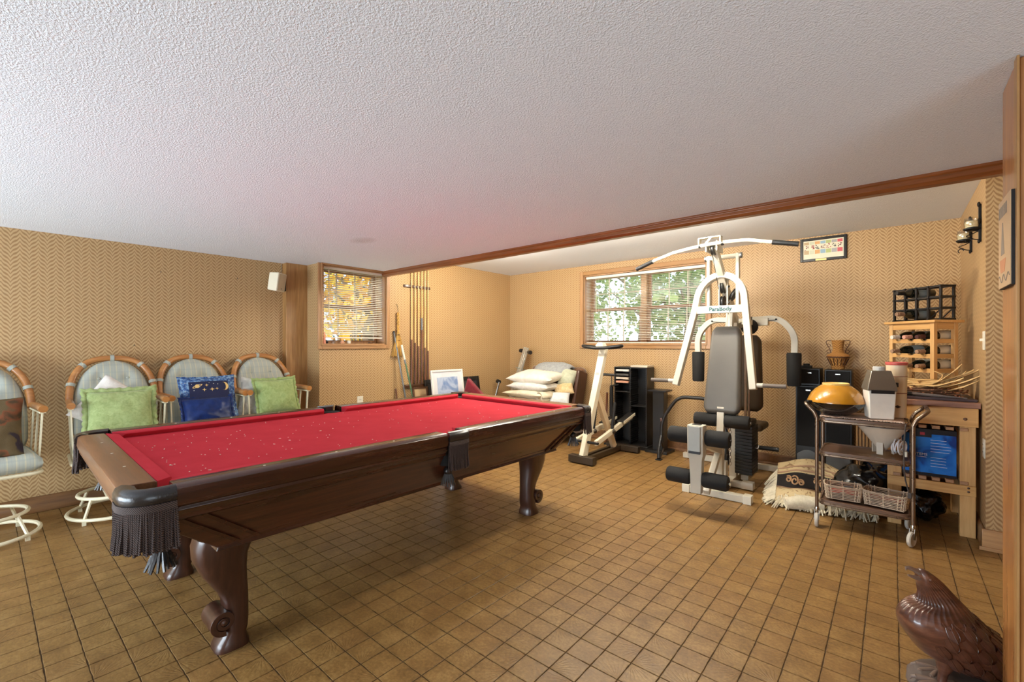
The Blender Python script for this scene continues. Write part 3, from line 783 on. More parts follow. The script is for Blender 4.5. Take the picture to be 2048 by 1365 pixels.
def hoop_pt(a, hw=0.25, z0=0.815, zt=1.135):
    """a in 0..1 along the hoop from one arm to the other"""
    th = pi*a; y = -hw*(abs(cos(th))**0.75)*(1 if cos(th) > 0 else -1); z = z0+(zt-z0)*sin(th)**0.8
    x = -0.16-0.17*((z-z0)/(zt-z0))
    return V((x, y, z))
def make_chair():
    t = thing('rocking_chair', '', 'chair')
    ring = lambda r, z, n=40, ry=None: [V((r*cos(2*pi*k/n), (ry or r)*sin(2*pi*k/n), z)) for k in range(n)]
    br = MB().tube(ring(0.27, 0.034), 0.012, 8, closed=True).build('floor_ring', IVORY, t)
    for a in (0.25, 0.75, 1.25, 1.75): MB().box(-0.011+0.27*cos(a*pi), 0.011+0.27*cos(a*pi), -0.011+0.27*sin(a*pi), 0.011+0.27*sin(a*pi), 0, 0.03).build('foot', IVORY, br)
    MB().tube(ring(0.20, 0.16, ry=0.215), 0.012, 8, closed=True).build('upper_ring', IVORY, t)
    for y in (-0.07, 0.07): MB().tube([V((-0.185, y, 0.16)), V((0.185, y, 0.16))], 0.007, 6).build('cross_rod', IVORY, t)
    for a in (0.25, 0.75, 1.25, 1.75):
        MB().tube([V((0.205*cos(a*pi), 0.215*sin(a*pi), 0.16)), V((0.24*cos(a*pi), 0.245*sin(a*pi), 0.09)), V((0.27*cos(a*pi), 0.27*sin(a*pi), 0.034))], 0.010, 6).build('ring_strut', IVORY, t)
    MB().lathe([(0.03, 0.16), (0.03, 0.40), (0.09, 0.405), (0.09, 0.415), (0.001, 0.416)], (0, 0, 0), 16).build('swivel_post', IVORY, t)
    MB().bar((-0.2, 0, 0.165), (0.2, 0, 0.165), 0.04, 0.012).build('post_plate', IVORY, t)
    MB().tube(fillet([V((-0.22,-0.25,0.43)), V((0.24,-0.25,0.43)), V((0.24,0.25,0.43)), V((-0.22,0.25,0.43))], 0.05, 5, True), 0.012, 8, closed=True).build('seat_frame', IVORY, t)
    for s in (-1, 1):
        for x0, x1 in ((-0.15, -0.13), (0.02, 0.04), (0.17, 0.185)):
            MB().bar((x0, s*0.240, 0.43), (x1, s*0.256, 0.80), 0.022, 0.008, up=(0, 1, 0)).build('arm_slat', IVORY, t)
        MB().bar((-0.16, s*0.254, 0.806), (0.21, s*0.256, 0.806), 0.028, 0.01).build('arm_rail', IVORY, t)
        MB().tube([V((-0.18, s*0.25, 0.826)), V((-0.05, s*0.254, 0.834)), V((0.1, s*0.255, 0.834)), V((0.225, s*0.256, 0.830))], [0.019, 0.021, 0.022, 0.023], 12).build('armrest', RATTAN, t)
    MB().tube([hoop_pt(k/36) for k in range(37)], 0.0225, 10).build('back_hoop', RATTAN, t)
    for k in (0.29, 0.5, 0.71, 0.10, 0.90):
        p = hoop_pt(k); q = hoop_pt(k+0.012); d = (q-p).normalized()
        MB().tube([p-d*0.012, p+d*0.012], 0.0265, 10).build('cushion_tie', PLAID, t)
    tufts = [(-0.085, 0.98), (0.085, 0.98), (-0.085, 0.82), (0.085, 0.82), (0.0, 0.90)]
    z0, z1 = 0.52, 1.115
    def back(side):
        def f(u, v):
            z = z0+(z1-z0)*v; zz = max(0, (z-0.78)/(z1-0.78+0.004)); hw = 0.232*sqrt(max(0.0, 1-zz**2.2)); hw = max(hw, 0.03)
            if z < 0.6: hw *= 0.90+0.1*(z-z0)/(0.6-z0)
            y = (2*u-1)*hw; e = min(1, (1-abs(2*u-1))*3.2)*min(1, v*9)*min(1, (1-v)*7)
            th = 0.045*sqrt(max(0, e*(2-e)))
            if side > 0:
                for ty, tz in tufts: th -= 0.024*math.exp(-((y-ty)**2+(z-tz)**2)/0.0011)
                th += 0.006*noise.noise(V((y*14, z*14, 3)))*e
            x = -0.145-0.17*max(0, (z-0.7)/0.42)+(side*th)
            return V((x, y, z))
        return f
    mb = MB().grid(back(1), 22, 22).grid(back(-1), 22, 22)
    bc = mb.build('back_cushion', PLAID, t, ang=70)
    for ty, tz in tufts: MB().ball((-0.145-0.17*max(0, (tz-0.7)/0.42)+0.026, ty, tz), 0.011, 8, sx=0.6).build('button', PLAID, bc)
    rings = []
    def seat(side):
        def f(u, v):
            x = -0.21+0.48*v; y = (2*u-1)*0.245
            e = min(1, (1-abs(2*u-1))*7)*min(1, v*8)*min(1, (1-v)*8); e = sqrt(max(0, e*(2-e)))
            return V((x, y, 0.498+side*(0.028+0.028*e)+(0.006*noise.noise(V((x*9, y*9, 1))) if side > 0 else 0)))
        return f
    mb = MB().grid(seat(1), 18, 18).grid(seat(-1), 6, 6)
    mb = MB(); n = 18
    top = seat(1)
    mb.grid(top, n, n); mb.grid(seat(-1), n, n)
    edge = [(i/n, 0) for i in range(n)]+[(1, i/n) for i in range(n)]+[(1-i/n, 1) for i in range(n)]+[(0, 1-i/n) for i in range(n)]
    bt = seat(-1)
    E1 = [top(*e) for e in edge]; E2 = [bt(*e) for e in edge]
    mid = [((a+b)/2) for a, b in zip(E1, E2)]; cc = V((0.03, 0, 0.5)); mid = [m+(m-cc).normalized()*0.008 for m in mid]
    mb.loft([E1, mid, E2], cap=False)
    mb.build('seat_cushion', PLAID, t, ang=70)
    return t
chair = make_chair()
chair_spots = [(-4.37, -0.01, 4, 'rattan hoop rocking chair at the left edge holding a brown woven pillow'),
               (-4.42, 0.66, -3, 'rattan hoop rocking chair with a green pillow over a white lace one'),
               (-4.44, 1.205, 0, 'rattan hoop rocking chair with two blue pillows'),
               (-4.43, 1.752, 0, 'rattan hoop rocking chair with a green pillow next to the oak post')]
CH = []
for i, (x, y, a, lab) in enumerate(chair_spots):
    o = chair if i == 0 else copy_tree(chair)
    o.location = (x, y, 0); o.rotation_euler = (0, 0, rad(a)); o['label'] = lab; o['group'] = 'rattan rocking chairs along the left wall'
    CH.append(o)

# ================================================================ pillows
def pillow(name, label, mat, c, w, h, th, Rm, group=None, flange=0.0, seed=1, sag=0.03, wr=0.012, parts=None, nn=22):
    """pillow lying in local xz plane (x width, z height), thickness along y"""
    c = V(c); t = thing(name, label, 'pillow', c, 0, group)
    def f(side):
        def g(u, v):
            a, b = 2*u-1, 2*v-1
            e = max(0, (1-abs(a)**2.6))*max(0, (1-abs(b)**2.6)); e = e**0.5
            x = a*w/2*(1-sag*2*(1-abs(b)**2)*abs(a)); z = b*h/2*(1-sag*2*(1-abs(a)**2)*abs(b))
            q = side*th/2*e + wr*e*(noise.noise(V((x*11+seed, z*11, seed*3.1)))+0.6*noise.noise(V((x*24, z*24+seed, side*2))))
            return c + Rm @ V((x, q, z))
        return g
    body = MB().grid(f(1), nn, nn).grid(f(-1), nn, nn).build('pillow_body', mat, t, ang=75)
    if flange:
        n = 28; edge = [(-1+2*i/n, -1) for i in range(n)]+[(1, -1+2*i/n) for i in range(n)]+[(1-2*i/n, 1) for i in range(n)]+[(-1, 1-2*i/n) for i in range(n)]
        r0, r1 = [], []
        for k, (a, b) in enumerate(edge):
            x = a*w/2*(1-sag*2*(1-abs(b)**2)*abs(a)); z = b*h/2*(1-sag*2*(1-abs(a)**2)*abs(b))
            r0.append(c+Rm @ V((x*0.97, 0.0, z*0.97)))
            s = flange*(1+0.15*sin(k*1.9)); l = max(abs(a), abs(b))
            r1.append(c+Rm @ V((x+a*s*0.9, 0.006*sin(k*1.3), z+b*s*0.9)))
        mb = MB().loft([r0, r1], cap=False); mb.build('flange', mat, t, solid=0.004, ang=75)
    return t
def Rlean(yaw, lean):      # local -y faces the viewer (+X world when yaw=90)
    return (Matrix.Rotation(yaw, 3, 'Z') @ Matrix.Rotation(lean, 3, 'X'))
def cloth(name, c1, c2, scale=30, rough=0.9, bump=0.4, sheen=0.2):
    if name in MATS: return MATS[name]
    t = NT(name); f = t.noise(t.coords(), scale, 4, 0.65, 0.8); g = t.noise(t.coords(), 300, 2)
    t.col(t.mix(t.math('MULTIPLY', t.math('SUBTRACT', f, 0.3), 2.4, clamp=True), srgb(c1), srgb(c2))); t.set(rough=rough, spec=0.2, sheen=sheen); t.bump(t.math('MULTIPLY_ADD', g, 0.4, f), bump, 0.003)
    MATS[name] = t.m; return t.m
GREEN = cloth('green_damask', (142, 158, 98), (176, 190, 130), 38)
WHITEC = cloth('white_cotton', (214, 206, 196), (240, 234, 226), 20)
def tapestry():
    t = NT('brown_tapestry'); co = t.coords(); f = t.noise(co, 9, 3, 0.5, 0.5); g = t.noise(co, 260, 2); b = t.noise(t.coords('Object', (3, 3, 12)), 1.6, 2)
    c = t.ramp(f, [(0.34, srgb((60, 52, 62))), (0.40, srgb((104, 88, 62))), (0.58, srgb((112, 96, 70))), (0.62, srgb((140, 84, 58))), (0.70, srgb((86, 70, 52)))])
    c = t.mix(t.math('MULTIPLY', g, 0.3), c, srgb((70, 58, 40))); t.col(c); t.set(rough=0.95, spec=0.1); t.bump(g, 0.5, 0.002); return t.m
SATIN = cloth('navy_satin', (12, 28, 72), (28, 52, 110), 10, 0.32, 0.3, 0.1)
def starborder():
    t = NT('blue_star_border'); co = t.coords(); f = t.noise(co, 46, 2, 0.5); v = t.noise(co, 110, 2)
    c = t.ramp(f, [(0.40, srgb((40, 70, 122))), (0.52, srgb((70, 106, 158))), (0.62, srgb((128, 160, 190)))])
    c = t.mix(t.math('MULTIPLY', t.math('SUBTRACT', v, 0.6), 6, clamp=True), c, srgb((196, 190, 170))); t.col(c); t.set(rough=0.85); return t.m
pillow('throw_pillow', 'brown woven landscape pillow on the leftmost chair', tapestry(), (-4.22, -0.02, 0.725), 0.40, 0.38, 0.12, Rlean(pi/2, rad(-16)), seed=3)
pillow('throw_pillow', 'white lace pillow peeking out behind a green pillow', WHITEC, (-4.34, 0.63, 0.79), 0.36, 0.36, 0.09, Rlean(pi/2, rad(-20)) @ Matrix.Rotation(rad(38), 3, 'Y'), seed=9)
pillow('throw_pillow', 'light green flanged pillow resting over a white lace pillow', GREEN, (-4.25, 0.655, 0.765), 0.37, 0.31, 0.12, Rlean(pi/2+rad(-4), rad(-22)), flange=0.032, seed=4)
bp = pillow('throw_pillow', 'square blue pillow printed with gold moon, planet and stars', starborder(), (-4.30, 1.215, 0.80), 0.39, 0.37, 0.10, Rlean(pi/2, rad(-20)), flange=0.012, seed=6)
GOLD = M('print_gold', (222, 186, 118), 0.8, var=0.1); NAVY = M('print_navy', (18, 24, 62), 0.8, var=0.1)
Rb = Rlean(pi/2, rad(-20)); cb = V((-4.30, 1.215, 0.80))
def on_blue(x, z, dy=0.0): 
    a, b = x/0.195, z/0.185; e = (max(0, 1-abs(a)**2.6)*max(0, 1-abs(b)**2.6))**0.5
    return cb + Rb @ V((x, -0.05*e-0.004-dy, z))
mb = MB(); mb.grid(lambda u, v: on_blue(-0.14+0.28*u, -0.13+0.265*v, 0.003), 14, 14); mb.build('print_panel', NAVY, bp)
def disc(cx, cz, r, cut=None, n=22, nr=5):
    mb = MB(); pts = []
    for k in range(n):
        a = 2*pi*k/n; pts.append((cx+r*cos(a), cz+r*sin(a)))
    mb.add([on_blue(x, z, 0.006) for x, z in pts], [tuple(range(n))]); return mb
mb = MB(); n = 20; o_, i_ = [], []
for k in range(n+1):
    a = -pi*0.62+k/n*pi*1.24; o_.append((0.105+0.033*cos(a), 0.085+0.036*sin(a)))
    i_.append((0.105+0.033*cos(a)-0.020*cos((k/n-0.5)*pi), 0.085+0.036*sin(a)))
for k in range(n): mb.add([on_blue(*o_[k], 0.006), on_blue(*o_[k+1], 0.006), on_blue(*i_[k+1], 0.006), on_blue(*i_[k], 0.006)], [(0,1,2,3)])
mb.build('print_moon', GOLD, bp)
disc(-0.085, 0.095, 0.016).build('print_planet', GOLD, bp)
mb = MB(); mb.add([on_blue(-0.085+0.034*cos(2*pi*k/20), 0.095+0.012*sin(2*pi*k/20)+0.012*cos(2*pi*k/20), 0.007) for k in range(20)] + [on_blue(-0.085+0.028*cos(2*pi*k/20), 0.095+0.007*sin(2*pi*k/20)+0.010*cos(2*pi*k/20), 0.007) for k in range(20)], [(k, (k+1) % 20, 20+(k+1) % 20, 20+k) for k in range(20)]); mb.build('print_planet_ring', GOLD, bp)
for sx_, sz_, r in ((-0.02, 0.10, 0.014), (-0.04, 0.062, 0.016), (0.015, 0.062, 0.018), (0.05, 0.065, 0.013), (0.03, 0.11, 0.005), (-0.11, 0.06, 0.005), (0.06, 0.105, 0.005), (-0.05, 0.11, 0.004), (-0.12, 0.115, 0.005), (0.0, 0.12, 0.004)):
    mb = MB(); mb.add([on_blue(sx_+r*(1 if k % 2 == 0 else 0.32)*cos(2*pi*k/8), sz_+r*(1 if k % 2 == 0 else 0.32)*sin(2*pi*k/8), 0.006) for k in range(8)], [tuple(range(8))]); mb.build('print_star', GOLD if r > 0.01 else WHITE_PLASTIC, bp)
mb = MB()
pillow('throw_pillow', 'plain navy satin pillow lying against a moon print pillow', SATIN, (-4.20, 1.185, 0.70), 0.35, 0.25, 0.12, Rlean(pi/2, rad(-26)), flange=0.02, seed=8, wr=0.02)
pillow('throw_pillow', 'pale striped pillow half hidden behind the right hand green pillow', cloth('pale_stripe', (176, 176, 170), (214, 212, 204), 16), (-4.33, 1.62, 0.77), 0.34, 0.34, 0.09, Rlean(pi/2, rad(-20)) @ Matrix.Rotation(rad(12), 3, 'Y'), seed=12)
pillow('throw_pillow', 'olive green flanged pillow on the chair next to the oak post', cloth('green_damask_deep', (136, 154, 92), (168, 184, 122), 30), (-4.26, 1.735, 0.78), 0.35, 0.31, 0.13, Rlean(pi/2+rad(3), rad(-20)), flange=0.026, seed=14)
# ================================================================ things on and along the left wall
BLACK = M('black_plastic', (24, 23, 23), 0.45, var=0.15)
BLACKM = M('black_metal', (30, 28, 27), 0.4, 0.3, var=0.15)
CHROME = M('chrome', (190, 186, 178), 0.22, 1.0, var=0.05)
STEEL = M('grey_steel', (128, 130, 130), 0.35, 0.8, var=0.1)
CREAM = M('cream_enamel', (238, 228, 202), 0.38, var=0.04)
WHITEM = M('white_enamel', (204, 197, 180), 0.35, var=0.03)
FOAM = M('black_foam', (26, 25, 24), 0.85, var=0.3, scale=60, bump=0.35, bscale=160)
def hook(label, p):
    o = MB().tube([V(p), V(p)+V((0.012, 0, 0.002)), V(p)+V((0.014, 0, 0.010))], 0.0022, 6).build('wall_nail', BLACKM, label=label, cat='nail', group='nails left in the wallpaper'); recenter(o)
for px, py, lab in ((321, 545, 'small nail high on the wallpaper above the first green pillow'), (474, 558, 'small nail high on the wallpaper left of the speaker'), (268, 692, 'small nail on the wallpaper above the second chair'), (405, 692, 'small nail on the wallpaper above the chair with blue pillows')):
    hook(lab, atX(px, py, XL))
# wall speaker
sp = thing('wall_speaker', 'cream loudspeaker on a black bracket beside the oak post', 'speaker', (-4.68, 1.93, 1.76))
cen = V((-4.665, 1.905, 1.862)); Rs = Matrix.Rotation(rad(38), 3, 'Z') @ Matrix.Rotation(rad(8), 3, 'Y')
def sbox(name, mat, lx, ly, lz, off, par, bevel=0.004):
    return MB().obox(cen+Rs @ V(off), (lx, ly, lz), Rs).build(name, mat, par, bevel=bevel)
rings = []
for x, wy, wz in ((-0.065, 0.05, 0.085), (0.03, 0.074, 0.092), (0.045, 0.076, 0.093)):
    rings.append([cen+Rs @ V((x, sy*wy, sz*wz)) for sy, sz in ((-1,-1),(1,-1),(1,1),(-1,1))])
cab = MB().loft(rings, smooth=False).build('cabinet', CREAM, sp, bevel=0.008)
sbox('grille', M('speaker_grille', (206, 196, 168), 0.7, bump=0.4, bscale=400), 0.004, 0.132, 0.165, (0.046, 0, 0.002), sp)
sbox('badge', BLACK, 0.002, 0.014, 0.006, (0.0492, 0, -0.062), sp, 0)
MB().bar(cen+Rs @ V((-0.06, 0.0, 0)), (-4.765, 2.02, 1.87), 0.03, 0.04).box(-4.80, -4.765, 2.005, 2.032, 1.79, 1.94).build('bracket', BLACK, sp, bevel=0.003)
MB().tube([V((-4.838, 2.015, 2.08)), V((-4.838, 2.01, 1.95)), V((-4.80, 2.01, 1.90)), cen+Rs @ V((-0.06, 0.01, -0.02))], 0.003, 5).build('cable', M('grey_cable', (150, 140, 120), 0.6), sp)
# outlet and switch plates
def plate(name, label, cat, c, axis, w=0.07, h=0.115, kind='outlet'):
    c = V(c); t = thing(name, label, cat, c)
    def B(u0, u1, d0, d1, z0, z1):
        m = MB()
        if axis == '+X': m.box(c.x+d0, c.x+d1, c.y+u0, c.y+u1, c.z+z0, c.z+z1)
        else: m.box(c.x-d1, c.x-d0, c.y+u0, c.y+u1, c.z+z0, c.z+z1)
        return m
    B(-w/2, w/2, 0, 0.006, -h/2, h/2).build('cover_plate', WHITE_PLASTIC, t, bevel=0.002)
    if kind == 'outlet':
        for z in (-0.022, 0.022):
            r = B(-0.017, 0.017, 0.004, 0.008, z-0.014, z+0.014).build('receptacle', WHITE_PLASTIC, t, bevel=0.002)
            for y in (-0.006, 0.006): B(y-0.0015, y+0.0015, 0.006, 0.0085, z-0.004, z+0.006).build('slot', BLACK, r)
    else: B(-0.004, 0.004, 0.004, 0.022, -0.004, 0.012).build('toggle', WHITE_PLASTIC, t, bevel=0.001)
plate('outlet_plate', 'ivory wall outlet below the small window', 'outlet', (XW, 2.713, 0.612), '+X')
plate('switch_plate', 'ivory light switch on the right wall above the work table', 'light switch', (XR, 3.99, 1.27), '-X', kind='switch')
plate('outlet_plate', 'ivory wall outlet low on the right wall beside the work table', 'outlet', (XR, 3.985, 0.607), '-X')
# cue rack and cues
DARKW = WOOD('rack_wood', (56, 32, 18), (104, 66, 40), 0.4, 'Y')
CUEB = WOOD('cue_butt', (84, 44, 24), (134, 84, 52), 0.3, 'Z'); CUES = WOOD('cue_shaft', (206, 162, 96), (236, 200, 136), 0.3, 'Z')
YC = [3.395, 3.447, 3.499, 3.551, 3.600, 3.648]
rk = thing('cue_rack', 'dark wooden wall rack holding six pool cues', 'cue rack', (XW, 3.47, 0.70))
def scallop(z, name):
    mb = MB(); pts = []
    y0, y1 = 3.285, 3.695
    pts = [(0.0, y0), (0.012, y0), (0.026, y0+0.02)]
    for y in YC:
        pts += [(0.034, y-0.017), (0.034, y-0.010), (0.014, y-0.007), (0.014, y+0.007), (0.034, y+0.010), (0.034, y+0.017), (0.026, y+0.024)]
    pts += [(0.026, y1-0.02), (0.012, y1), (0, y1)]
    mb.prism([V((XW+x, y, z)) for x, y in pts], (0, 0, 0.03)); return mb.build(name, DARKW, rk, bevel=0.003)
scallop(1.935, 'upper_rail')
MB().box(XW, XW+0.05, 3.285, 3.695, 0.72, 0.755).build('lower_rail', DARKW, rk, bevel=0.006)
for k, y in enumerate(YC):
    short = (k == 3)
    top = [2.155, 2.17, 2.19, 2.20, 2.205, 2.20][k]
    lab = ['leftmost pool cue in the wall rack', 'second pool cue from the left in the wall rack', 'third pool cue from the left in the wall rack', 'fourth pool cue from the left, with a grey ferrule joint at mid height', 'fifth pool cue from the left in the wall rack', 'rightmost pool cue in the wall rack'][k]
    c = thing('pool_cue', lab, 'pool cue', (XW+0.026, y, 0.757), 0, 'pool cues in the wall rack')
    zj = [1.30, 1.26, 1.22, 1.42, 1.20, 1.16][k]
    MB().tube([V((XW+0.026, y, 0.757)), V((XW+0.024, y, zj))], [0.0135, 0.0105], 10).build('butt', CUEB, c)
    MB().tube([V((XW+0.024, y, zj)), V((XW+0.021, y, top))], [0.0100, 0.0065], 10).build('shaft', CUES, c)
    MB().tube([V((XW+0.021, y, top)), V((XW+0.021, y, top+0.02))], [0.0065, 0.0062], 8).build('ferrule', WHITE_PLASTIC, c)
    if short: MB().tube([V((XW+0.024, y, zj)), V((XW+0.0235, y, zj+0.15))], [0.0125, 0.0115], 10).build('joint_sleeve', STEEL, c)
# whisk broom hanging on the wall
STRAW = WOOD('straw', (168, 124, 56), (222, 178, 96), 0.8, 'Z', scale=2.0, coat=0.0, bump=0.6)
br = thing('whisk_broom', 'straw broom with a braided handle hanging on the wall', 'broom', (XW+0.02, 3.195, 1.10))
bx_, by_ = XW+0.028, 3.195
for s in (0, 1):
    MB().tube([V((bx_+0.008*cos(k*0.9+pi*s), by_+0.010*sin(k*0.9+pi*s), 1.36+k*0.0125)) for k in range(22)], 0.009, 7).build('braid_strand', STRAW, br)
MB().tube([V((bx_, by_, 1.63)), V((bx_-0.01, by_, 1.68)), V((bx_-0.02, by_-0.004, 1.72))], 0.0025, 5).build('hanging_loop', BLACKM, br)
mb = MB(); rng = random.Random(3)
for k in range(60):
    a = rng.uniform(-1, 1); d = rng.uniform(-1, 1)
    mb.tube([V((bx_+d*0.012, by_+a*0.012, 1.37)), V((bx_+d*0.02, by_+a*0.038, 1.27)), V((bx_+0.005+d*0.025, by_+a*0.085, rng.uniform(1.09, 1.115)))], [0.005, 0.007, 0.004], 4)
mb.build('bristles', STRAW, br, kind='stuff')
for z, r in ((1.355, 0.020), (1.29, 0.038)): MB().tube([V((bx_+0.02*cos(2*pi*k/20), by_+r*sin(2*pi*k/20), z)) for k in range(20)], 0.004, 5, closed=True).build('binding', DARKW, br)
# poles leaning on the wall
p0, p1 = V((XW+0.26, 3.265, 0.0)), V((XW+0.012, 3.145, 1.40))
t = thing('metal_pole', 'grey metal pole leaning on the wall left of the broom', 'pole', p0)
MB().tube([p0, p1], 0.010, 8).build('shaft', STEEL, t); MB().tube([p1-(p1-p0).normalized()*0.02, p1], 0.0115, 8).build('end_cap', BLACK, t)
p0, p1 = V((XW+0.27, 3.39, 0.0)), V((XW+0.05, 3.228, 1.235)); d = (p1-p0)
t = thing('mop_handle', 'green handle with a white grip leaning in front of the broom', 'mop handle', p0)
MB().tube([p0, p0+d*0.82], 0.010, 8).build('shaft', M('green_pole', (86, 118, 84), 0.4), t); MB().tube([p0+d*0.82, p0+d*0.86], 0.013, 8).build('collar', STEEL, t); MB().tube([p0+d*0.86, p1], [0.012, 0.014], 8).build('grip', WHITE_PLASTIC, t)
p0, p1 = V((XW+0.16, 3.165, 0.0)), V((XW+0.02, 3.168, 0.71))
t = thing('wooden_stick', 'short reddish wooden stick leaning low on the wall by the poles', 'stick', p0)
MB().tube([p0, p1], [0.012, 0.009], 8).build('shaft', CUEB, t); MB().tube([p1, p1+(p1-p0).normalized()*0.012], [0.009, 0.004], 8).build('tip', CUEB, t)
# framed pictures on the floor behind the table
def leaning_frame(name, label, y0, y1, ztop, xfoot, xtop, fw, fmat, imat, mat2=None, cat='picture'):
    t = thing(name, label, cat, ((xfoot), (y0+y1)/2, 0))
    L = sqrt((xfoot-xtop)**2+ztop**2); up = V((xtop-xfoot, 0, ztop)).normalized(); nrm = V((up.z, 0, -up.x)); o = V((xfoot, y0, 0.0)); W = y1-y0
    Rm = Matrix((V((0,1,0)), nrm, up)).transposed()
    def q(u, v, n_): return o+V((0,1,0))*u+up*v+nrm*n_
    def bx(name, u0, u1, v0, v1, n0, n1, mat, par=t, bevel=0.002):
        return MB().obox((q(u0, v0, n0)+q(u1, v1, n1))/2, (u1-u0, n1-n0, v1-v0), Rm).build(name, mat, par, bevel=bevel)
    for nm, a in (('frame_side', (0, fw, 0, L)), ('frame_side', (W-fw, W, 0, L)), ('frame_rail', (fw, W-fw, 0, fw)), ('frame_rail', (fw, W-fw, L-fw, L))): bx(nm, *a, 0.0, 0.02, fmat)
    bx('backing', fw*0.5, W-fw*0.5, fw*0.5, L-fw*0.5, 0.002, 0.008, mat2 or imat, bevel=0)
    m = 0.09 if mat2 else fw
    if mat2: bx('picture_print', m, W-m, m, L-m, 0.007, 0.010, imat, bevel=0)
    return t, bx, W, L
def abstract_print():
    t = NT('blue_print'); f = t.noise(t.coords(), 5, 3, 0.5, 1.2); t.col(t.ramp(f, [(0.35, srgb((120, 146, 190))), (0.5, srgb((186, 200, 222))), (0.65, srgb((150, 172, 206)))])); t.set(rough=0.08, coat=1.0); return t.m
t, bx, W, L = leaning_frame('framed_picture', 'white framed print with blue tones leaning behind the pool table', 3.40, 3.905, 0.935, -4.02, -4.14, 0.022, M('white_frame', (236, 230, 222), 0.4), abstract_print(), M('picture_mat', (228, 228, 232), 0.12, coat=1.0))
leaning_frame('framed_picture', 'black framed panel leaning against the wall right of the white picture', 3.55, 4.50, 0.80, -4.30, -4.44, 0.05, M('black_frame', (28, 25, 24), 0.3), M('dark_glass', (52, 50, 50), 0.1))
leaning_frame('framed_picture', 'small brown frame leaning low behind the mop handle', 3.30, 3.52, 0.73, -4.23, -4.35, 0.02, DARKW, M('tan_paper', (190, 160, 120), 0.6))
# maroon wedge
MAR = cloth('maroon_cloth', (104, 24, 34), (134, 36, 46), 18)
wd = thing('wedge_cushion', 'maroon triangular cushion standing by the far pocket of the pool table', 'cushion', (-3.62, 3.78, 0))
a, b, c = atY(934, 757, 3.75), atY(922, 795, 3.75), atY(978, 800, 3.85)
d = V((-0.05, 0.10, 0))
lo_ = 0.0
MB().prism([a, V((b.x, b.y, 0.55)), V((b.x-0.02, b.y, 0.0)), V((c.x, c.y, 0.0)), V((c.x, c.y, 0.55))], d).build('cushion_body', MAR, wd, bevel=0.02, seg=3)
MB().tube([a+d*0.5+V((0,0,0.003)), V((b.x, b.y, 0.55))+d*0.5], 0.006, 6).build('piping', MAR, wd)

# ================================================================ armchair with pillows, corner exerciser
VELVET = cloth('brown_velvet', (84, 58, 40), (134, 98, 70), 22, 0.85, 0.3, 0.5)
ac = thing('armchair', 'brown velvet lounge chair loaded with pillows in the far corner', 'armchair', (-3.50, 4.86, 0))
x0, x1, y0, y1 = -3.98, -3.10, 4.48, 5.20
def cush(name, c, size, mat, par, bev=0.04, rot=None, seg=4): return MB().obox(c, size, rot).build(name, mat, par, bevel=bev, seg=seg)
cush('base', (-3.54, 4.86, 0.19), (0.86, 0.70, 0.22), VELVET, ac, 0.03)
cush('seat_cushion', (-3.55, 4.82, 0.38), (0.84, 0.70, 0.17), VELVET, ac, 0.05)
Rk = Matrix.Rotation(rad(-14), 3, 'X')
cush('backrest', (-3.54, 5.115, 0.66), (0.86, 0.13, 0.56), VELVET, ac, 0.05, Rk)
Rk2 = Matrix.Rotation(rad(-16), 3, 'X')
cush('back_wing', (-3.125, 5.05, 0.63), (0.055, 0.22, 0.54), WOOD('wing_dark', (60, 34, 22), (96, 60, 40), 0.6, 'Z'), ac, 0.02, Rk2)
for sx in (-3.92, -3.16):
    for sy in (4.56, 5.14): MB().lathe([(0.02, 0), (0.03, 0.09)], (sx, sy, 0), 10).build('leg', DARKW, ac)
def blanket(label, mat, xa, xb, zf, zb, th, seed):
    t = thing('folded_blanket', label, 'blanket', ((xa+xb)/2, 5.1, 0.9))
    def f(u, v):
        x = xa+(xb-xa)*u; s = v*2-1
        y = 5.06+0.15*s; z = 0.985-0.16*abs(s)**2.2*(1 if s < 0 else 1.2)-0.05*abs(2*u-1)**4+0.012*noise.noise(V((x*9, s*3, seed)))
        return V((x, y, z))
    MB().grid(f, 24, 18).build('blanket_body', mat, t, solid=th, ang=75); return t
blanket('grey blanket draped over the top of the brown lounge chair', cloth('grey_blanket', (142, 144, 144), (176, 178, 176), 40), -3.80, -3.24, 0.7, 0.7, 0.03, 2)
def flat_pillow(label, c, w, d, h, mat, yaw=0, seed=1, tilt=0.0):
    return pillow('bed_pillow', label, mat, c, w, d, h, Matrix.Rotation(yaw, 3, 'Z') @ Matrix.Rotation(rad(-90)+tilt, 3, 'X'), 'pillows piled on the lounge chair', seed=seed, sag=0.05, wr=0.016)
CREAMC = cloth('cream_cotton', (226, 210, 176), (244, 232, 206), 14)
flat_pillow('lowest cream pillow of the pile on the lounge chair', (-3.60, 4.72, 0.505), 0.66, 0.46, 0.11, CREAMC, rad(4), 1)
flat_pillow('second cream pillow from the bottom of the lounge chair pile', (-3.64, 4.70, 0.60), 0.66, 0.46, 0.12, CREAMC, rad(-3), 2)
flat_pillow('third pillow up, pale grey striped, in the lounge chair pile', (-3.60, 4.72, 0.695), 0.64, 0.44, 0.13, WHITEC, rad(3), 3)
flat_pillow('large white pillow on top of the lounge chair pile', (-3.60, 4.76, 0.81), 0.70, 0.46, 0.17, cloth('warm_white', (232, 222, 202), (248, 240, 226), 12), rad(2), 4, rad(6))
pillow('bed_pillow', 'pale green grey folded pillow tucked between the blanket and the chair wing', cloth('sage_cloth', (176, 178, 150), (206, 206, 180), 18), (-3.25, 4.97, 0.80), 0.22, 0.26, 0.17, Rlean(rad(20), rad(-28)) @ Matrix.Rotation(rad(14), 3, 'Y'), 'pillows piled on the lounge chair', seed=21)
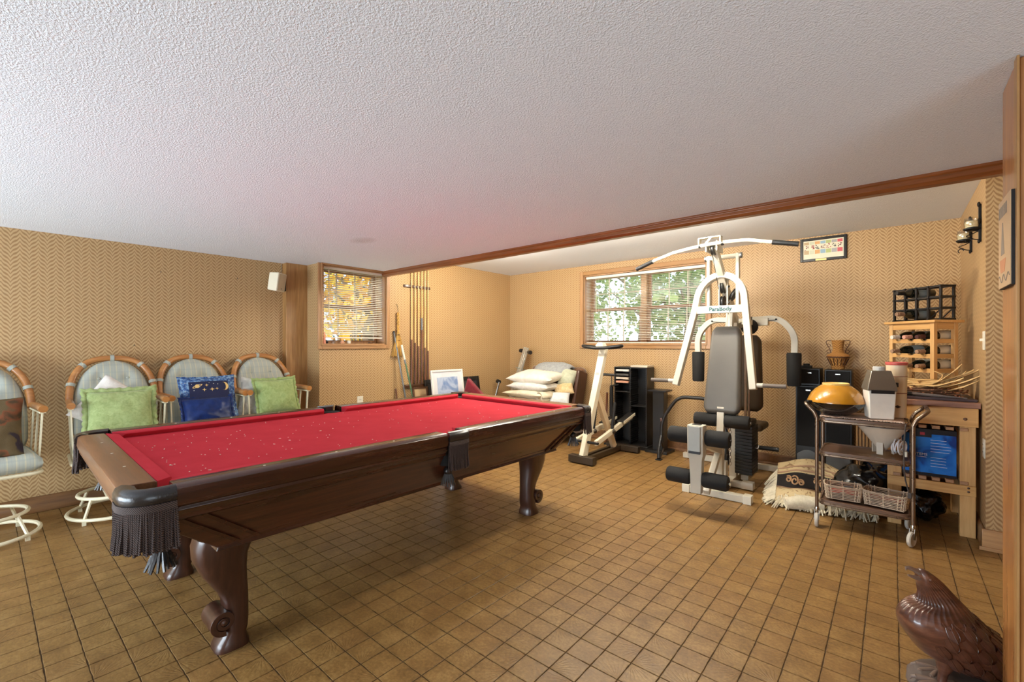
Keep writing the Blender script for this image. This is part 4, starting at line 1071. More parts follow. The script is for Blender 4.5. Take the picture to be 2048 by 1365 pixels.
pillow('bed_pillow', 'small white and blue pillow at the right end of the lounge chair seat', cloth('white_blue', (204, 206, 206), (236, 236, 232), 16), (-3.20, 4.70, 0.555), 0.26, 0.18, 0.12, Rlean(rad(25), rad(-30)) , 'pillows piled on the lounge chair', seed=22)
pillow('bed_pillow', 'small tan patterned pillow behind the rolled towel', cloth('tan_floral', (206, 168, 110), (236, 214, 170), 26), (-3.24, 4.86, 0.66), 0.26, 0.18, 0.10, Rlean(rad(15), rad(-30)) @ Matrix.Rotation(rad(-18), 3, 'Y'), 'pillows piled on the lounge chair', seed=23)
rt = thing('rolled_towel', 'rolled cream towel with orange lining beside the pillow pile', 'towel', (-3.34, 4.50, 0.53))
cR = V((-3.36, 4.56, 0.575)); dR = V((0.25, 0.9, 0)).normalized()
pts = []
mb = MB(); rings = []
for k in range(33):
    a = k/32*4.4*pi; r = 0.075*(1-k/32*0.72)
    pts.append((r*cos(a), r*sin(a)))
side = V((dR.y, -dR.x, 0))
for u, z in pts: rings.append([cR+side*u+V((0,0,z))+dR*s for s in (-0.06, 0.12)])
mb.add([p for r in rings for p in r], [(2*i, 2*i+1, 2*i+3, 2*i+2) for i in range(32)], True)
mb.build('roll', CREAMC, rt, solid=0.012, ang=75)
MB().tube([cR-dR*0.05, cR+dR*0.1], 0.018, 10).build('lining', M('orange_lining', (206, 142, 84), 0.8), rt)
# folding exerciser leaning in the corner
ALU = M('aluminium', (196, 192, 176), 0.35, 0.6, var=0.06)
ex = thing('folded_rower', 'aluminium rail exerciser with black rollers leaning in the back corner', 'exerciser', (-4.18, 5.0, 0))
q0, q1 = V((-4.30, 4.86, 0.03)), V((-4.07, 5.13, 1.195)); dq = (q1-q0).normalized(); sd = V((0.80, -0.35, 0)).normalized()
sd = (sd-dq*sd.dot(dq)).normalized(); nq = dq.cross(sd)
for s in (-0.045, 0, 0.045): MB().bar(q0+sd*s, q1+sd*s, 0.036, 0.03, up=nq).build('rail', ALU, ex, bevel=0.003)
pa = q1-dq*0.06; MB().tube([pa-sd*0.13, pa+sd*0.15], 0.012, 8).build('axle', CHROME, ex)
for s in (-0.13, 0.15): MB().tube([pa+sd*(s-0.025), pa+sd*(s+0.025)], 0.028, 12).build('roller', BLACK, ex)
pb = V((-4.33, 4.83, 0.70)); MB().tube([pb, V((-4.37, 4.72, 0.30)), V((-4.36, 4.70, 0.0))], 0.014, 8).build('support_leg', CHROME, ex); MB().tube([pb-sd*0.0, pb-sd*0.06], 0.03, 12).build('knob', BLACK, ex)
MB().bar(q0+dq*0.9-sd*0.10+nq*0.03, q0+dq*0.9+sd*0.02+nq*0.03, 0.11, 0.012, up=dq).build('foot_plate', M('grey_green_panel', (150, 160, 150), 0.5), ex, bevel=0.003)

# ================================================================ stepper
stp = thing('stair_stepper', 'cream stepping machine with black loop handlebar', 'stepper', (-2.46, 4.40, 0))
BRN = M('dark_brown_paint', (58, 46, 32), 0.4, var=0.1)
MB().box(-2.615, -2.32, 4.005, 4.085, 0.012, 0.085).build('front_foot_bar', BRN, stp, bevel=0.004)
MB().box(-2.60, -2.20, 4.80, 4.87, 0.012, 0.080).build('rear_foot_bar', BRN, stp, bevel=0.004)
for x in (-2.50, -2.43): MB().box(x-0.02, x+0.02, 4.08, 4.82, 0.02, 0.07).build('spine', BRN, stp, bevel=0.003)
for x in (-2.58, -2.36):
    for y in (4.045, 4.835): MB().lathe([(0.014, 0), (0.014, 0.014)], (x, y, 0), 10).build('rubber_foot', BLACK, stp)
post = MB().bar((-2.465, 4.06, 0.075), (-2.445, 4.46, 1.20), 0.095, 0.05, up=(1, 0, 0), w1=0.055, d1=0.082).build('upright_post', CREAM, stp, bevel=0.004)
for k, (w_, z_) in enumerate(((0.04, 0.93), (0.05, 0.92), (0.045, 0.912))):
    tt = (z_-0.075)/1.125; c = V((-2.465, 4.06, 0.075)).lerp(V((-2.445, 4.46, 1.20)), tt); MB().box(c.x-w_/2, c.x+w_/2, c.y-0.0345, c.y-0.0335, z_-0.003, z_+0.003).build('print_mark', M('print_red', (150, 60, 50), 0.6) if k else BLACK, post)
for x in (-2.475, -2.435):
    c = V((-2.465, 4.06, 0.075)).lerp(V((-2.445, 4.46, 1.20)), 0.60); MB().ball((x-0.002, c.y-0.033, c.z), 0.006, 8).build('bolt', BLACK, post)
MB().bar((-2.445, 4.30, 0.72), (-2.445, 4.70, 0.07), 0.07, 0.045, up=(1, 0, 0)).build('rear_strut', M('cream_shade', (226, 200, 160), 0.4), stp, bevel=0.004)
hb = [V((-2.445+0.235*cos(2*pi*k/40)*1.0, 4.44+0.10*sin(2*pi*k/40)-0.02, 1.215+0.012*cos(4*pi*k/40))) for k in range(40)]
MB().tube(hb, 0.017, 10, closed=True).build('handlebar', BLACK, stp)
MB().loft([[V((-2.445+s*0.042, 4.40+t_*0.04, 1.185)) for s, t_ in ((-1,-1),(1,-1),(1,1),(-1,1))], [V((-2.445+s*0.045, 4.40+t_*0.045, 1.235)) for s, t_ in ((-1,-1),(1,-1),(1,1),(-1,1))], [V((-2.445+s*0.024, 4.41+t_*0.03, 1.268)) for s, t_ in ((-1,-1),(1,-1),(1,1),(-1,1))]], smooth=False).build('handlebar_clamp', CREAM, stp, bevel=0.005)
for x, dz in ((-2.34, 0.0), (-2.57, -0.06)):
    a = V((x, 4.10, 0.22)); b = V((x, 4.93, 0.40+dz))
    pm = MB().bar(a, b, 0.035, 0.055).build('pedal_arm', CREAM, stp, bevel=0.004)
    MB().bar(a.lerp(b, 0.66)+V((0,0,0.034)), b+V((0,0,0.034)), 0.085, 0.014).build('pedal', BLACK, pm, bevel=0.003)
    MB().bar(a.lerp(b, 0.66)+V((0.045,0,0.03)), b+V((0.045,0,0.03)), 0.006, 0.03).build('pedal_edge', CREAM, pm)
    MB().tube([V((x, 4.52, 0.60)), a.lerp(b, 0.42)], 0.018, 8).build('piston', BLACK, stp)
    MB().ball(a.lerp(b, 0.42)+V((0.02, 0, 0)), 0.026, 10).build('knob', BRN, stp)
MB().tube([V((-2.60, 4.10, 0.22)), V((-2.31, 4.10, 0.22))], 0.014, 8).build('pivot_axle', BLACK, stp)
# floor pump behind the stepper
pu = thing('floor_pump', 'black floor pump with T handle standing behind the stepper', 'pump', (-2.66, 5.05, 0))
MB().tube([V((-2.66, 5.05, 0.02)), V((-2.66, 5.05, 0.72))], 0.024, 10).build('barrel', BLACK, pu); MB().tube([V((-2.66, 5.05, 0.72)), V((-2.66, 5.05, 0.86))], 0.007, 6).build('piston_rod', CHROME, pu)
MB().tube([V((-2.80, 5.05, 0.865)), V((-2.55, 5.05, 0.865))], 0.016, 8).build('handle', BLACK, pu); MB().box(-2.74, -2.58, 5.0, 5.1, 0, 0.022).build('foot_plate', BLACK, pu, bevel=0.003); MB().tube([V((-2.66, 5.03, 0.73)), V((-2.54, 5.0, 0.755))], 0.010, 6).build('valve_arm', BLACK, pu)
rd = thing('wooden_dowel', 'reddish wooden dowel standing behind the stepper', 'dowel', (-2.77, 5.10, 0))
MB().tube([V((-2.77, 5.10, 0)), V((-2.77, 5.14, 0.62))], 0.014, 8).build('shaft', CUEB, rd); MB().ball((-2.77, 5.14, 0.62), 0.016, 8).build('tip', CUEB, rd)

# ================================================================ media tower, pedestal, ab exerciser
BLKW = M('black_laminate', (26, 24, 23), 0.4, var=0.2, scale=6)
cd = thing('media_tower', 'tall black slotted tower for cassettes and discs under the wide window', 'media rack', (-2.40, 5.12, 0))
X0, X1, Y0, Y1, ZT_ = -2.615, -2.195, 5.03, 5.24, 0.955
for nm, a in (('side_panel', (X0, X0+0.014, Y0, Y1, 0.045, ZT_)), ('side_panel', (X1-0.014, X1, Y0, Y1, 0.045, ZT_)), ('divider', (-2.412, -2.398, Y0, Y1, 0.045, ZT_)), ('top_panel', (X0, X1, Y0, Y1, ZT_, ZT_+0.014)), ('back_panel', (X0, X1, Y1-0.008, Y1, 0.045, ZT_)), ('base', (X0-0.02, X1+0.02, Y0-0.03, Y1, 0.0, 0.045)), ('shelf', (X0+0.014, -2.412, Y0+0.01, Y1, 0.66, 0.672)), ('shelf', (-2.398, X1-0.014, Y0+0.01, Y1, 0.50, 0.512))):
    MB().box(*a).build(nm, BLKW, cd, bevel=0.002)
for xs in ((X0+0.014, X0+0.024), (-2.422, -2.412), (-2.398, -2.388), (X1-0.024, X1-0.014)):
    base = None
    for k in range(34):
        z = 0.07+k*0.0255
        if 0.49 < z < 0.52 or 0.65 < z < 0.69: continue
        if base is None: base = MB().box(xs[0], xs[1], Y0+0.004, Y1-0.01, z, z+0.006).build('slot_rib', BLKW, cd); z_b = z
        else: share(base, 'slot_rib', cd, (0, 0, z-z_b))
for k, (z, cc, lab) in enumerate(((0.915, (214, 206, 196), 'white boxed tape at the top left of the media tower'), (0.862, (60, 58, 54), 'dark boxed tape below the white one in the media tower'), (0.818, (196, 180, 160), 'tan boxed tape in the left column of the media tower'), (0.775, (208, 150, 120), 'salmon boxed tape lowest in the left column of the media tower'))):
    t = thing('boxed_tape', lab, 'video tape', (-2.505, 5.12, z), 0, 'boxed tapes in the media tower')
    MB().box(X0+0.026, -2.424, Y0-0.004, Y1-0.02, z, z+0.026).build('case', M('case_%d' % k, cc, 0.4), t, bevel=0.002); MB().box(X0+0.04, -2.44, Y0-0.0048, Y0-0.0038, z+0.008, z+0.017).build('spine_label', M('spine_%d' % k, tuple(min(255, q+30) for q in cc), 0.5), t)
t = thing('flat_box', 'flat cream box lying on top of the media tower', 'box', (-2.29, 5.12, ZT_+0.014))
MB().box(-2.40, -2.19, Y0, Y1-0.02, ZT_+0.015, ZT_+0.035).build('body', M('cream_box', (216, 204, 184), 0.5), t, bevel=0.002); MB().box(-2.402, -2.188, Y0-0.002, Y1-0.018, ZT_+0.028, ZT_+0.037).build('lid', MATS['cream_box'], t, bevel=0.002)
pd = thing('speaker_pedestal', 'black pedestal speaker stand right of the media tower', 'speaker stand', (-2.06, 5.07, 0))
MB().box(-2.19, -1.93, 4.96, 5.20, 0.0, 0.03).build('base', BLKW, pd, bevel=0.004); MB().box(-2.12, -1.99, 5.02, 5.14, 0.03, 0.70).build('column', BLKW, pd, bevel=0.004); MB().box(-2.17, -1.95, 4.99, 5.18, 0.70, 0.718).build('top_plate', BLKW, pd, bevel=0.003)
ab = thing('ab_roller', 'black tubular sit-up frame between pedestal and gym machine', 'exerciser', (-1.58, 4.86, 0))
BT = M('black_tube', (34, 31, 30), 0.35, var=0.2)
xa, xb = -1.90, -1.30
MB().tube(fillet([V((xa-0.03, 4.80, 0.17)), V((xa-0.03, 4.82, 0.42)), V((xa+0.13, 4.86, 0.68)), V((xb-0.13, 4.86, 0.68)), V((xb+0.03, 4.82, 0.42)), V((xb+0.03, 4.80, 0.17))], 0.10, 6), 0.019, 10).build('hoop', BT, ab)
for x, s in ((xa, -1), (xb, 1)):
    MB().tube(fillet([V((x+s*0.03, 4.83, 0.30)), V((x+s*0.035, 4.74, 0.12)), V((x+s*0.02, 4.70, 0.02))], 0.06, 5), 0.017, 8).build('rocker_front', BT, ab)
    MB().tube(fillet([V((x+s*0.03, 4.80, 0.20)), V((x+s*0.05, 4.92, 0.08)), V((x+s*0.02, 4.72, 0.018))], 0.06, 5), 0.015, 8).build('rocker', BT, ab)
    MB().tube([V((x+s*0.031, 4.822, 0.43)), V((x+s*0.03, 4.83, 0.40))], 0.021, 10).build('joint_ring', M('mauve_ring', (120, 92, 88), 0.4), ab)
    MB().box(x+s*0.02-0.03, x+s*0.02+0.03, 4.68, 4.74, 0, 0.012).build('rubber_foot', BLACK, ab, bevel=0.003)
# ================================================================ multi gym
GX = -1.10
gym = thing('gym_machine', 'white home gym machine with grey back pad and black foam rollers', 'gym machine', (GX, 4.3, 0))
GREYPAD = M('grey_vinyl', (92, 88, 82), 0.42, var=0.06, bump=0.15, bscale=200, coat=0.1)
BROWNPAD = M('brown_vinyl', (66, 52, 36), 0.45, var=0.08, bump=0.15, bscale=200)
GRIP = M('grey_grip', (104, 94, 86), 0.7, bump=0.3, bscale=250)
def G(mb, name, mat=WHITEM, par=gym, **k): return mb.build(name, mat, par, **k)
# base
G(MB().box(GX-0.255, GX+0.255, 3.845, 3.905, 0.004, 0.058), 'front_base_bar', bevel=0.003)
for s in (-1, 1): G(MB().box(GX+s*0.235-0.03, GX+s*0.235+0.03, 3.838, 3.912, 0, 0.066), 'end_cap', WHITE_PLASTIC, bevel=0.003)
G(MB().box(GX-0.028, GX+0.028, 3.90, 5.02, 0.004, 0.058), 'base_spine', bevel=0.003)
G(MB().box(-1.76, -0.74, 4.98, 5.04, 0.004, 0.058), 'rear_base_bar', bevel=0.003)
G(MB().box(-0.99, -0.90, 4.20, 4.27, 0.01, 0.07), 'side_stub', bevel=0.003)
G(MB().bar((GX, 4.235, 0.034), (-0.93, 4.235, 0.034), 0.05, 0.05), 'side_link', bevel=0.003)
# seat upright and front strut (seat removed)
G(MB().bar((GX+0.0, 3.96, 0.05), (GX, 4.02, 0.72), 0.055, 0.055, up=(1, 0, 0)), 'seat_post', bevel=0.003)
G(MB().bar((GX, 3.97, 0.36), (GX, 3.46, 0.52), 0.055, 0.05, up=(1, 0, 0)), 'seat_beam', bevel=0.003)
G(MB().bar((GX, 3.62, 0.10), (GX, 3.92, 0.34), 0.045, 0.045, up=(1, 0, 0)), 'brace', bevel=0.003)
# leg developer
rings = []
for z, w, d in ((0.155, 0.040, 0.028), (0.40, 0.050, 0.032), (0.44, 0.062, 0.042), (0.655, 0.062, 0.045)):
    rings.append([V((GX+sx*w*0.9, 3.40+sy*d, z)) for sx, sy in ((-1,-1),(1,-1),(1,1),(-1,1))])
ld = G(MB().loft(rings, smooth=False), 'leg_lever', bevel=0.004)
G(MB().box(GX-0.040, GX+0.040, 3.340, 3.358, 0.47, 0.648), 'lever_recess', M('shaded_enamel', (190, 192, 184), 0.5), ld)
G(MB().box(GX-0.040, GX+0.040, 3.338, 3.356, 0.452, 0.47), 'lever_stop', BLACK, ld)
G(MB().box(GX-0.03, GX+0.03, 3.385, 3.425, 0.648, 0.658), 'lever_socket', BLACK, ld)
def roller_pair(y, z, half, r, gap, name='foam_roller'):
    ax = G(MB().tube([V((GX-half-0.012, y, z)), V((GX+half+0.012, y, z))], 0.012, 8), 'roller_axle', CHROME)
    for s in (-1, 1):
        pr = [(0.001, 0), (r*0.86, 0.0), (r, 0.012), (r, half-gap-0.012), (r*0.86, half-gap), (0.001, half-gap)]
        m = Matrix.Rotation(pi/2*s, 3, 'Y')
        G(MB().lathe(pr, (GX+s*gap, y, z), 20, m), name, FOAM, ax)
roller_pair(3.40, 0.262, 0.215, 0.056, 0.045)
roller_pair(3.44, 0.560, 0.215, 0.060, 0.055)
roller_pair(4.02, 0.605, 0.215, 0.056, 0.030)
# back pad
def pad(name, xc, y0, y1, z0, z1, hw_b, hw_t, th, mat):
    def f(side):
        def g(u, v):
            z = z0+(z1-z0)*v; hw = hw_b+(hw_t-hw_b)*v; a = 2*u-1; b = 2*v-1
            ca = max(0, abs(b)-0.80)/0.20; hwz = hw*(1-0.30*ca**2.4)
            e = min(1, (1-abs(a))*5.0)*min(1, (1-abs(b))*10); e = sqrt(max(0, e*(2-e)))
            y = y0+(y1-y0)*v
            return V((xc+a*hwz, y - side*th*(0.35+0.65*e) if side > 0 else y+0.02*e, z))
        return g
    mb = MB().grid(f(1), 20, 30).grid(f(-1), 20, 30)
    n = 20; m_ = 30
    ed = [(i/n, 0) for i in range(n)]+[(1, i/m_) for i in range(m_)]+[(1-i/n, 1) for i in range(n)]+[(0, 1-i/m_) for i in range(m_)]
    mb.loft([[f(1)(*e) for e in ed], [f(-1)(*e) for e in ed]], cap=False)
    return G(mb, name, mat, ang=60)
pad('back_pad', GX, 4.04, 4.20, 0.655, 1.40, 0.150, 0.118, 0.06, GREYPAD)
G(MB().bar((GX, 4.08, 0.60), (GX, 4.30, 1.55), 0.055, 0.055, up=(1, 0, 0)), 'pad_support', bevel=0.003)
pad('rear_pad', -1.075, 4.66, 4.68, 0.62, 1.33, 0.165, 0.145, 0.05, BROWNPAD)
G(MB().obox((-1.075, 4.84, 0.46), (0.30, 0.30, 0.07)), 'rear_seat', BROWNPAD, bevel=0.03, seg=4)
G(MB().bar((-1.075, 4.84, 0.05), (-1.075, 4.84, 0.43), 0.05, 0.05), 'rear_seat_post', bevel=0.003)
# mast and boom
G(MB().bar((GX, 4.40, 0.05), (GX, 4.42, 1.50), 0.06, 0.06, up=(1, 0, 0)), 'mast', bevel=0.003)
G(MB().bar((GX, 4.42, 1.46), (GX, 3.80, 2.035), 0.075, 0.06, up=(1, 0, 0), w1=0.06, d1=0.05), 'boom', bevel=0.003)
G(MB().box(GX-0.045, GX-0.036, 3.74, 3.90, 1.985, 2.065).box(GX+0.036, GX+0.045, 3.74, 3.90, 1.985, 2.065), 'pulley_bracket', bevel=0.001)
def pulley(c, r, m, w=0.022): 
    c = V(c); t_ = G(MB().lathe([(0.001, -w/2), (r, -w/2), (r*0.86, -w*0.15), (r*0.86, w*0.15), (r, w/2), (0.001, w/2)], c, 24, m), 'pulley', BLACK)
    G(MB().lathe([(0.001, -w/2-0.006), (0.011, -w/2-0.006), (0.011, w/2+0.006), (0.001, w/2+0.006)], c, 10, m), 'pulley_bolt', STEEL, t_)
RX = Matrix.Rotation(pi/2, 3, 'Y')
pulley((GX, 3.80, 2.01), 0.05, RX); pulley((GX-0.005, 4.09, 1.735), 0.058, RX); pulley((GX-0.005, 4.09, 1.60), 0.058, RX); pulley((GX+0.07, 4.12, 1.665), 0.055, Matrix.Rotation(pi/2+0.5, 3, 'Y'))
pulley((GX+0.10, 4.45, 1.43), 0.07, Matrix.Rotation(pi/2+0.4, 3, 'Y'))
G(MB().tube([V((GX-0.004, 3.765, 2.0)), V((GX-0.004, 3.96, 1.70))], 0.0025, 5), 'cable', BLACKM)
G(MB().box(GX-0.040, GX-0.030, 4.075, 4.105, 1.50, 1.82), 'pulley_strap', bevel=0.001); G(MB().box(GX+0.026, GX+0.036, 4.075, 4.105, 1.50, 1.82), 'pulley_strap', bevel=0.001)
for x in (GX-0.004,):
    G(MB().lathe([(0.001, 0), (0.009, 0), (0.009, 0.012), (0.001, 0.012)], (GX+0.036, 4.09, 1.735), 8, RX), 'bolt', BLACKM); G(MB().lathe([(0.001, 0), (0.009, 0), (0.009, 0.012), (0.001, 0.012)], (GX+0.036, 4.09, 1.60), 8, RX), 'bolt', BLACKM)
# press arm pivot frame
for s in (-1, 1): G(MB().box(GX+s*0.115-0.012, GX+s*0.115+0.012, 4.05, 4.10, 1.55, 2.005), 'pivot_upright', bevel=0.002)
G(MB().tube([V((GX-0.135, 4.07, 1.985)), V((GX+0.135, 4.07, 1.985))], 0.020, 12), 'pivot_tube')
for s in (-1, 1): G(MB().lathe([(0.001, 0), (0.024, 0), (0.024, 0.012), (0.001, 0.014)], (GX+s*0.135, 4.07, 1.985), 12, Matrix.Rotation(pi/2*s, 3, 'Y')), 'pivot_cap', STEEL)
# arch press arm
def apt(x, z): return V((GX+x, 3.865+(z-0.9)*0.17, z))
path = [apt(-0.325, 0.895), apt(-0.195, 1.55)]
for k in range(1, 14):
    a = pi-k/14*pi; path.append(apt(0.187*cos(a), 1.60+0.225*sin(a)))
path += [apt(0.195, 1.55), apt(0.275, 0.895)]
arch = G(MB().tube(path, 0.03, sq=(0.058, 0.050)), 'press_arm', bevel=0.004)
cb_ = G(MB().bar(apt(-0.195, 1.535), apt(0.195, 1.535), 0.05, 0.062), 'press_crossbar', bevel=0.003)
tx = Matrix.Translation(apt(0.01, 1.537)+V((0, -0.0275, 0))) @ Matrix.Rotation(pi/2, 4, 'X')
text_mesh('ParaBody', 0.046, M('teal_print', (14, 74, 80), 0.6), cb_, tx, off=0.0012)
for s, xb_ in ((-1, -0.325), (1, 0.275)):
    a = apt(xb_, 0.93)+V((s*0.02, -0.0, 0)); b = a+V((s*0.20, 0.0, 0.0))
    h = G(MB().tube([a, a+V((s*0.045, 0, 0))], 0.017, 10), 'handle_stub')
    G(MB().tube([a+V((s*0.04, 0, 0)), b], 0.0165, 12), 'handle_grip', GRIP, h)
# lat bar
lat = [(-1.725, 1.905), (-1.555, 1.965), (-1.40, 2.008), (-1.25, 2.028), (GX, 2.040), (-0.95, 2.040), (-0.83, 2.032), (-0.695, 1.998), (-0.508, 1.955)]
LY = 3.735
pts = []
for i in range(len(lat)-1):
    for k in range(4): 
        t_ = k/4; pts.append(V((lat[i][0]+(lat[i+1][0]-lat[i][0])*t_, LY, lat[i][1]+(lat[i+1][1]-lat[i][1])*t_)))
pts.append(V((lat[-1][0], LY, lat[-1][1])))
lb = G(MB().tube(pts, 0.0135, 10), 'lat_bar')
for a, b in ((lat[0], lat[1]), (lat[-1], lat[-2])):
    A, B = V((a[0], LY, a[1])), V((b[0], LY, b[1])); G(MB().tube([A, A.lerp(B, 0.88)], 0.018, 12), 'lat_grip', BLACK, lb)
for x in (-1.185, -1.015): G(MB().tube([V((x-0.008, LY, 2.035)), V((x+0.008, LY, 2.035))], 0.018, 10), 'lat_collar', BLACK, lb)
G(MB().box(GX-0.10, GX-0.092, 3.74, 3.80, 2.03, 2.10).box(GX+0.062, GX+0.070, 3.74, 3.80, 2.03, 2.10).box(GX-0.10, GX+0.07, 3.74, 3.80, 2.094, 2.10), 'lat_hook', bevel=0.001)
G(MB().bar((GX-0.045, 3.75, 2.05), (GX, 3.75, 2.10), 0.012, 0.012), 'lat_clip', STEEL)
# butterfly arms
FY = 4.75
for s in (-1, 1):
    pth = fillet([V((GX+s*0.05, FY-0.03, 1.475)), V((GX+s*0.30, FY, 1.49)), V((GX+s*0.425, FY, 1.34)), V((GX+s*0.42, FY, 1.10))], 0.17, 10)
    fa = G(MB().tube(pth, 0.03, sq=(0.052, 0.052)), 'fly_arm', bevel=0.003)
    G(MB().lathe([(0.001, 0.865), (0.050, 0.868), (0.056, 0.88), (0.060, 1.155), (0.054, 1.168), (0.001, 1.17)], (GX+s*0.418, FY-0.01, 0), 20), 'fly_pad', FOAM, fa)
    G(MB().tube([V((GX+s*0.28, FY-0.035, 1.47)), V((GX+s*0.05, FY-0.05, 1.45))], 0.003, 5), 'fly_cable', BLACKM, fa)
    G(MB().ball((GX+s*0.28, FY-0.03, 1.475), 0.009, 8), 'bolt', BLACKM, fa)
G(MB().bar((GX-0.06, FY-0.02, 1.455), (GX+0.22, FY-0.02, 1.455), 0.07, 0.07), 'fly_hub', bevel=0.004)
G(MB().bar((GX, 4.40, 1.40), (GX, 4.74, 1.45), 0.055, 0.055), 'fly_beam', bevel=0.003)
pulley((GX+0.07, FY-0.09, 1.41), 0.075, Matrix.Rotation(pi/2, 3, 'X') @ Matrix.Rotation(0.3, 3, 'X'))
# weight stack: individual plates
wx0, wx1, wy0, wy1 = -1.075, -0.935, 4.34, 4.56
base = None
for k in range(15):
    z = 0.10+k*0.0285
    if base is None: base = G(MB().box(wx0, wx1, wy0, wy1, z, z+0.026), 'weight_plate', BLKW, bevel=0.002)
    else:
        o = share(base, 'weight_plate', gym, (0, 0, z-0.10)); md = o.modifiers.new('bevel', 'BEVEL'); md.width = 0.002; md.segments = 1
G(MB().box(wx0+0.008, wx1-0.008, wy0+0.02, wy1-0.02, 0.53, 0.575), 'top_plate', BLACK, bevel=0.006)
for y in (4.39, 4.51): G(MB().tube([V((-1.0, y, 0.05)), V((-1.0, y, 1.42))], 0.011, 8), 'guide_rod', CHROME)
G(MB().box(-1.025, -0.975, 4.36, 4.54, 1.42, 1.475), 'rod_top_bracket', bevel=0.003)
G(MB().box(-1.03, -0.97, 4.36, 4.54, 0.045, 0.09), 'stack_base', WHITEM, bevel=0.003)
G(MB().tube([V((-0.93, 4.42, 0.33)), V((-0.905, 4.42, 0.33)), V((-0.90, 4.42, 0.36))], 0.005, 6), 'selector_pin', CHROME)
G(MB().tube([V((-1.02, 4.60, 0.30)), V((-0.78, 4.62, 0.30))], 0.020, 10), 'storage_peg', BLACK)
# chain beside the stack: links
base = None
for k in range(14):
    z = 0.18+k*0.028; a = (k % 2)*pi/2
    ring_ = [V((-1.11+0.008*cos(2*pi*j/10)*cos(a), 4.33+0.008*cos(2*pi*j/10)*sin(a), z+0.017*sin(2*pi*j/10))) for j in range(10)]
    if k < 2:
        b_ = G(MB().tube(ring_, 0.0025, 5, closed=True), 'chain_link', CHROME)
        base = (base or []) + [b_]
    else: share(base[k % 2], 'chain_link', gym, (0, 0, (k//2)*0.056))
G(MB().box(-1.20, -1.09, 4.12, 4.18, 0.05, 0.24), 'low_pulley_box', bevel=0.004)
pulley((-1.11, 4.22, 0.24), 0.045, RX)
# ================================================================ serving cart
BRZ = M('bronze_tube', (142, 122, 104), 0.28, 0.85, var=0.06)
SHELF = WOOD('cart_shelf', (78, 58, 46), (128, 98, 78), 0.3, 'X', coat=0.3)
cx0, cx1, cy0, cy1 = -0.40, 0.095, 3.72, 4.06
cart = thing('serving_cart', 'three tier serving cart with bronze tube frame and wood grain trays', 'cart', (-0.15, 3.89, 0))
for x, s in ((cx0, -1), (cx1, 1)):
    for y in (cy0, cy1):
        MB().tube([V((x, y, 0.10)), V((x, y, 0.74))], 0.011, 10).build('upright', BRZ, cart)
    hp = fillet([V((x, cy0, 0.74)), V((x+s*0.015, cy0, 0.78)), V((x+s*0.07, cy0+0.01, 0.835)), V((x+s*0.07, cy1-0.01, 0.835)), V((x+s*0.015, cy1, 0.78)), V((x, cy1, 0.74))], 0.05, 6)
    MB().tube(hp, 0.0115, 10).build('handle', BRZ, cart)
for z in (0.735, 0.505, 0.172):
    rr = fillet([V((cx0+0.012, cy0-0.005, 0)), V((cx1-0.012, cy0-0.005, 0)), V((cx1-0.012, cy1+0.005, 0)), V((cx0+0.012, cy1+0.005, 0))], 0.05, 6, True)
    mb = MB(); outer = [[V((p.x, p.y, z+dz)) for p in rr] for dz in (-0.022, 0.012)]
    inn = [[V((cx0+0.0+(p.x-(cx0+cx1)/2)*0.965+(cx1-cx0)/2, (p.y-(cy0+cy1)/2)*0.955+(cy0+cy1)/2, z+dz)) for p in rr] for dz in (0.012, 0.002)]
    mb.loft(outer+inn, cap=True, smooth=False)
    tr = mb.build('tray', SHELF, cart, bevel=0.002)
    MB().tube([V((p.x, p.y, z-0.012)) for p in rr], 0.008, 6, closed=True).build('tray_rim', BRZ, tr)
WHEEL = M('grey_wheel', (196, 190, 178), 0.45, var=0.08)
for x in (cx0, cx1):
    for y in (cy0, cy1):
        a = random.uniform(-0.6, 0.6); m = Matrix.Rotation(a, 3, 'Z') @ Matrix.Rotation(pi/2, 3, 'Y'); off = Matrix.Rotation(a, 3, 'Z') @ V((0, -0.022, 0))
        wc = V((x, y, 0.046))+off
        w = MB().lathe([(0.001, -0.009), (0.028, -0.007), (0.040, -0.011), (0.046, -0.006), (0.046, 0.006), (0.040, 0.011), (0.028, 0.007), (0.001, 0.009)], wc, 26, m).build('caster_wheel', WHEEL, cart)
        for s in (-1, 1): MB().bar(wc+m @ V((0, 0, s*0.014)), V((x, y, 0.105))+m @ V((0, 0, s*0.012)), 0.022, 0.003, up=tuple(m @ V((0,0,1)))).build('caster_fork', CHROME, w)
        MB().lathe([(0.014, 0.096), (0.016, 0.115), (0.012, 0.13)], (x, y, 0), 12).build('caster_collar', CHROME, w)
# woven placemat on the top tray
def weave(name, c1, c2, s=160.0):
    t = NT(name); p = t.xyz(t.coords()); a = t.math('SINE', t.math('MULTIPLY', p[0], s)); b = t.math('SINE', t.math('MULTIPLY', t.math('ADD', p[1], p[2]), s))
    f = t.math('MULTIPLY_ADD', t.math('MULTIPLY', a, b), 0.5, 0.5); t.col(t.mix(f, srgb(c1), srgb(c2))); t.set(rough=0.85); t.bump(f, 0.8, 0.003); return t.m
pm_ = thing('placemat', 'woven pinkish placemat spread on the top tray of the cart', 'placemat', (-0.16, 3.89, 0.748))
MB().grid(lambda u, v: V((-0.385+0.44*u, 3.735+0.31*v, 0.752+0.004*noise.noise(V((u*7, v*6, 0.3)))+0.002)), 24, 16).build('mat_body', weave('mat_weave', (150, 116, 100), (214, 190, 172), 500), pm_, solid=0.004)
mb = MB()
for k in range(70):
    u = k/69; a = V((-0.385+0.44*u, 3.735, 0.753)); mb.tube([a, a+V((random.uniform(-0.006, 0.006), -0.012, -0.001))], 0.0022, 4)
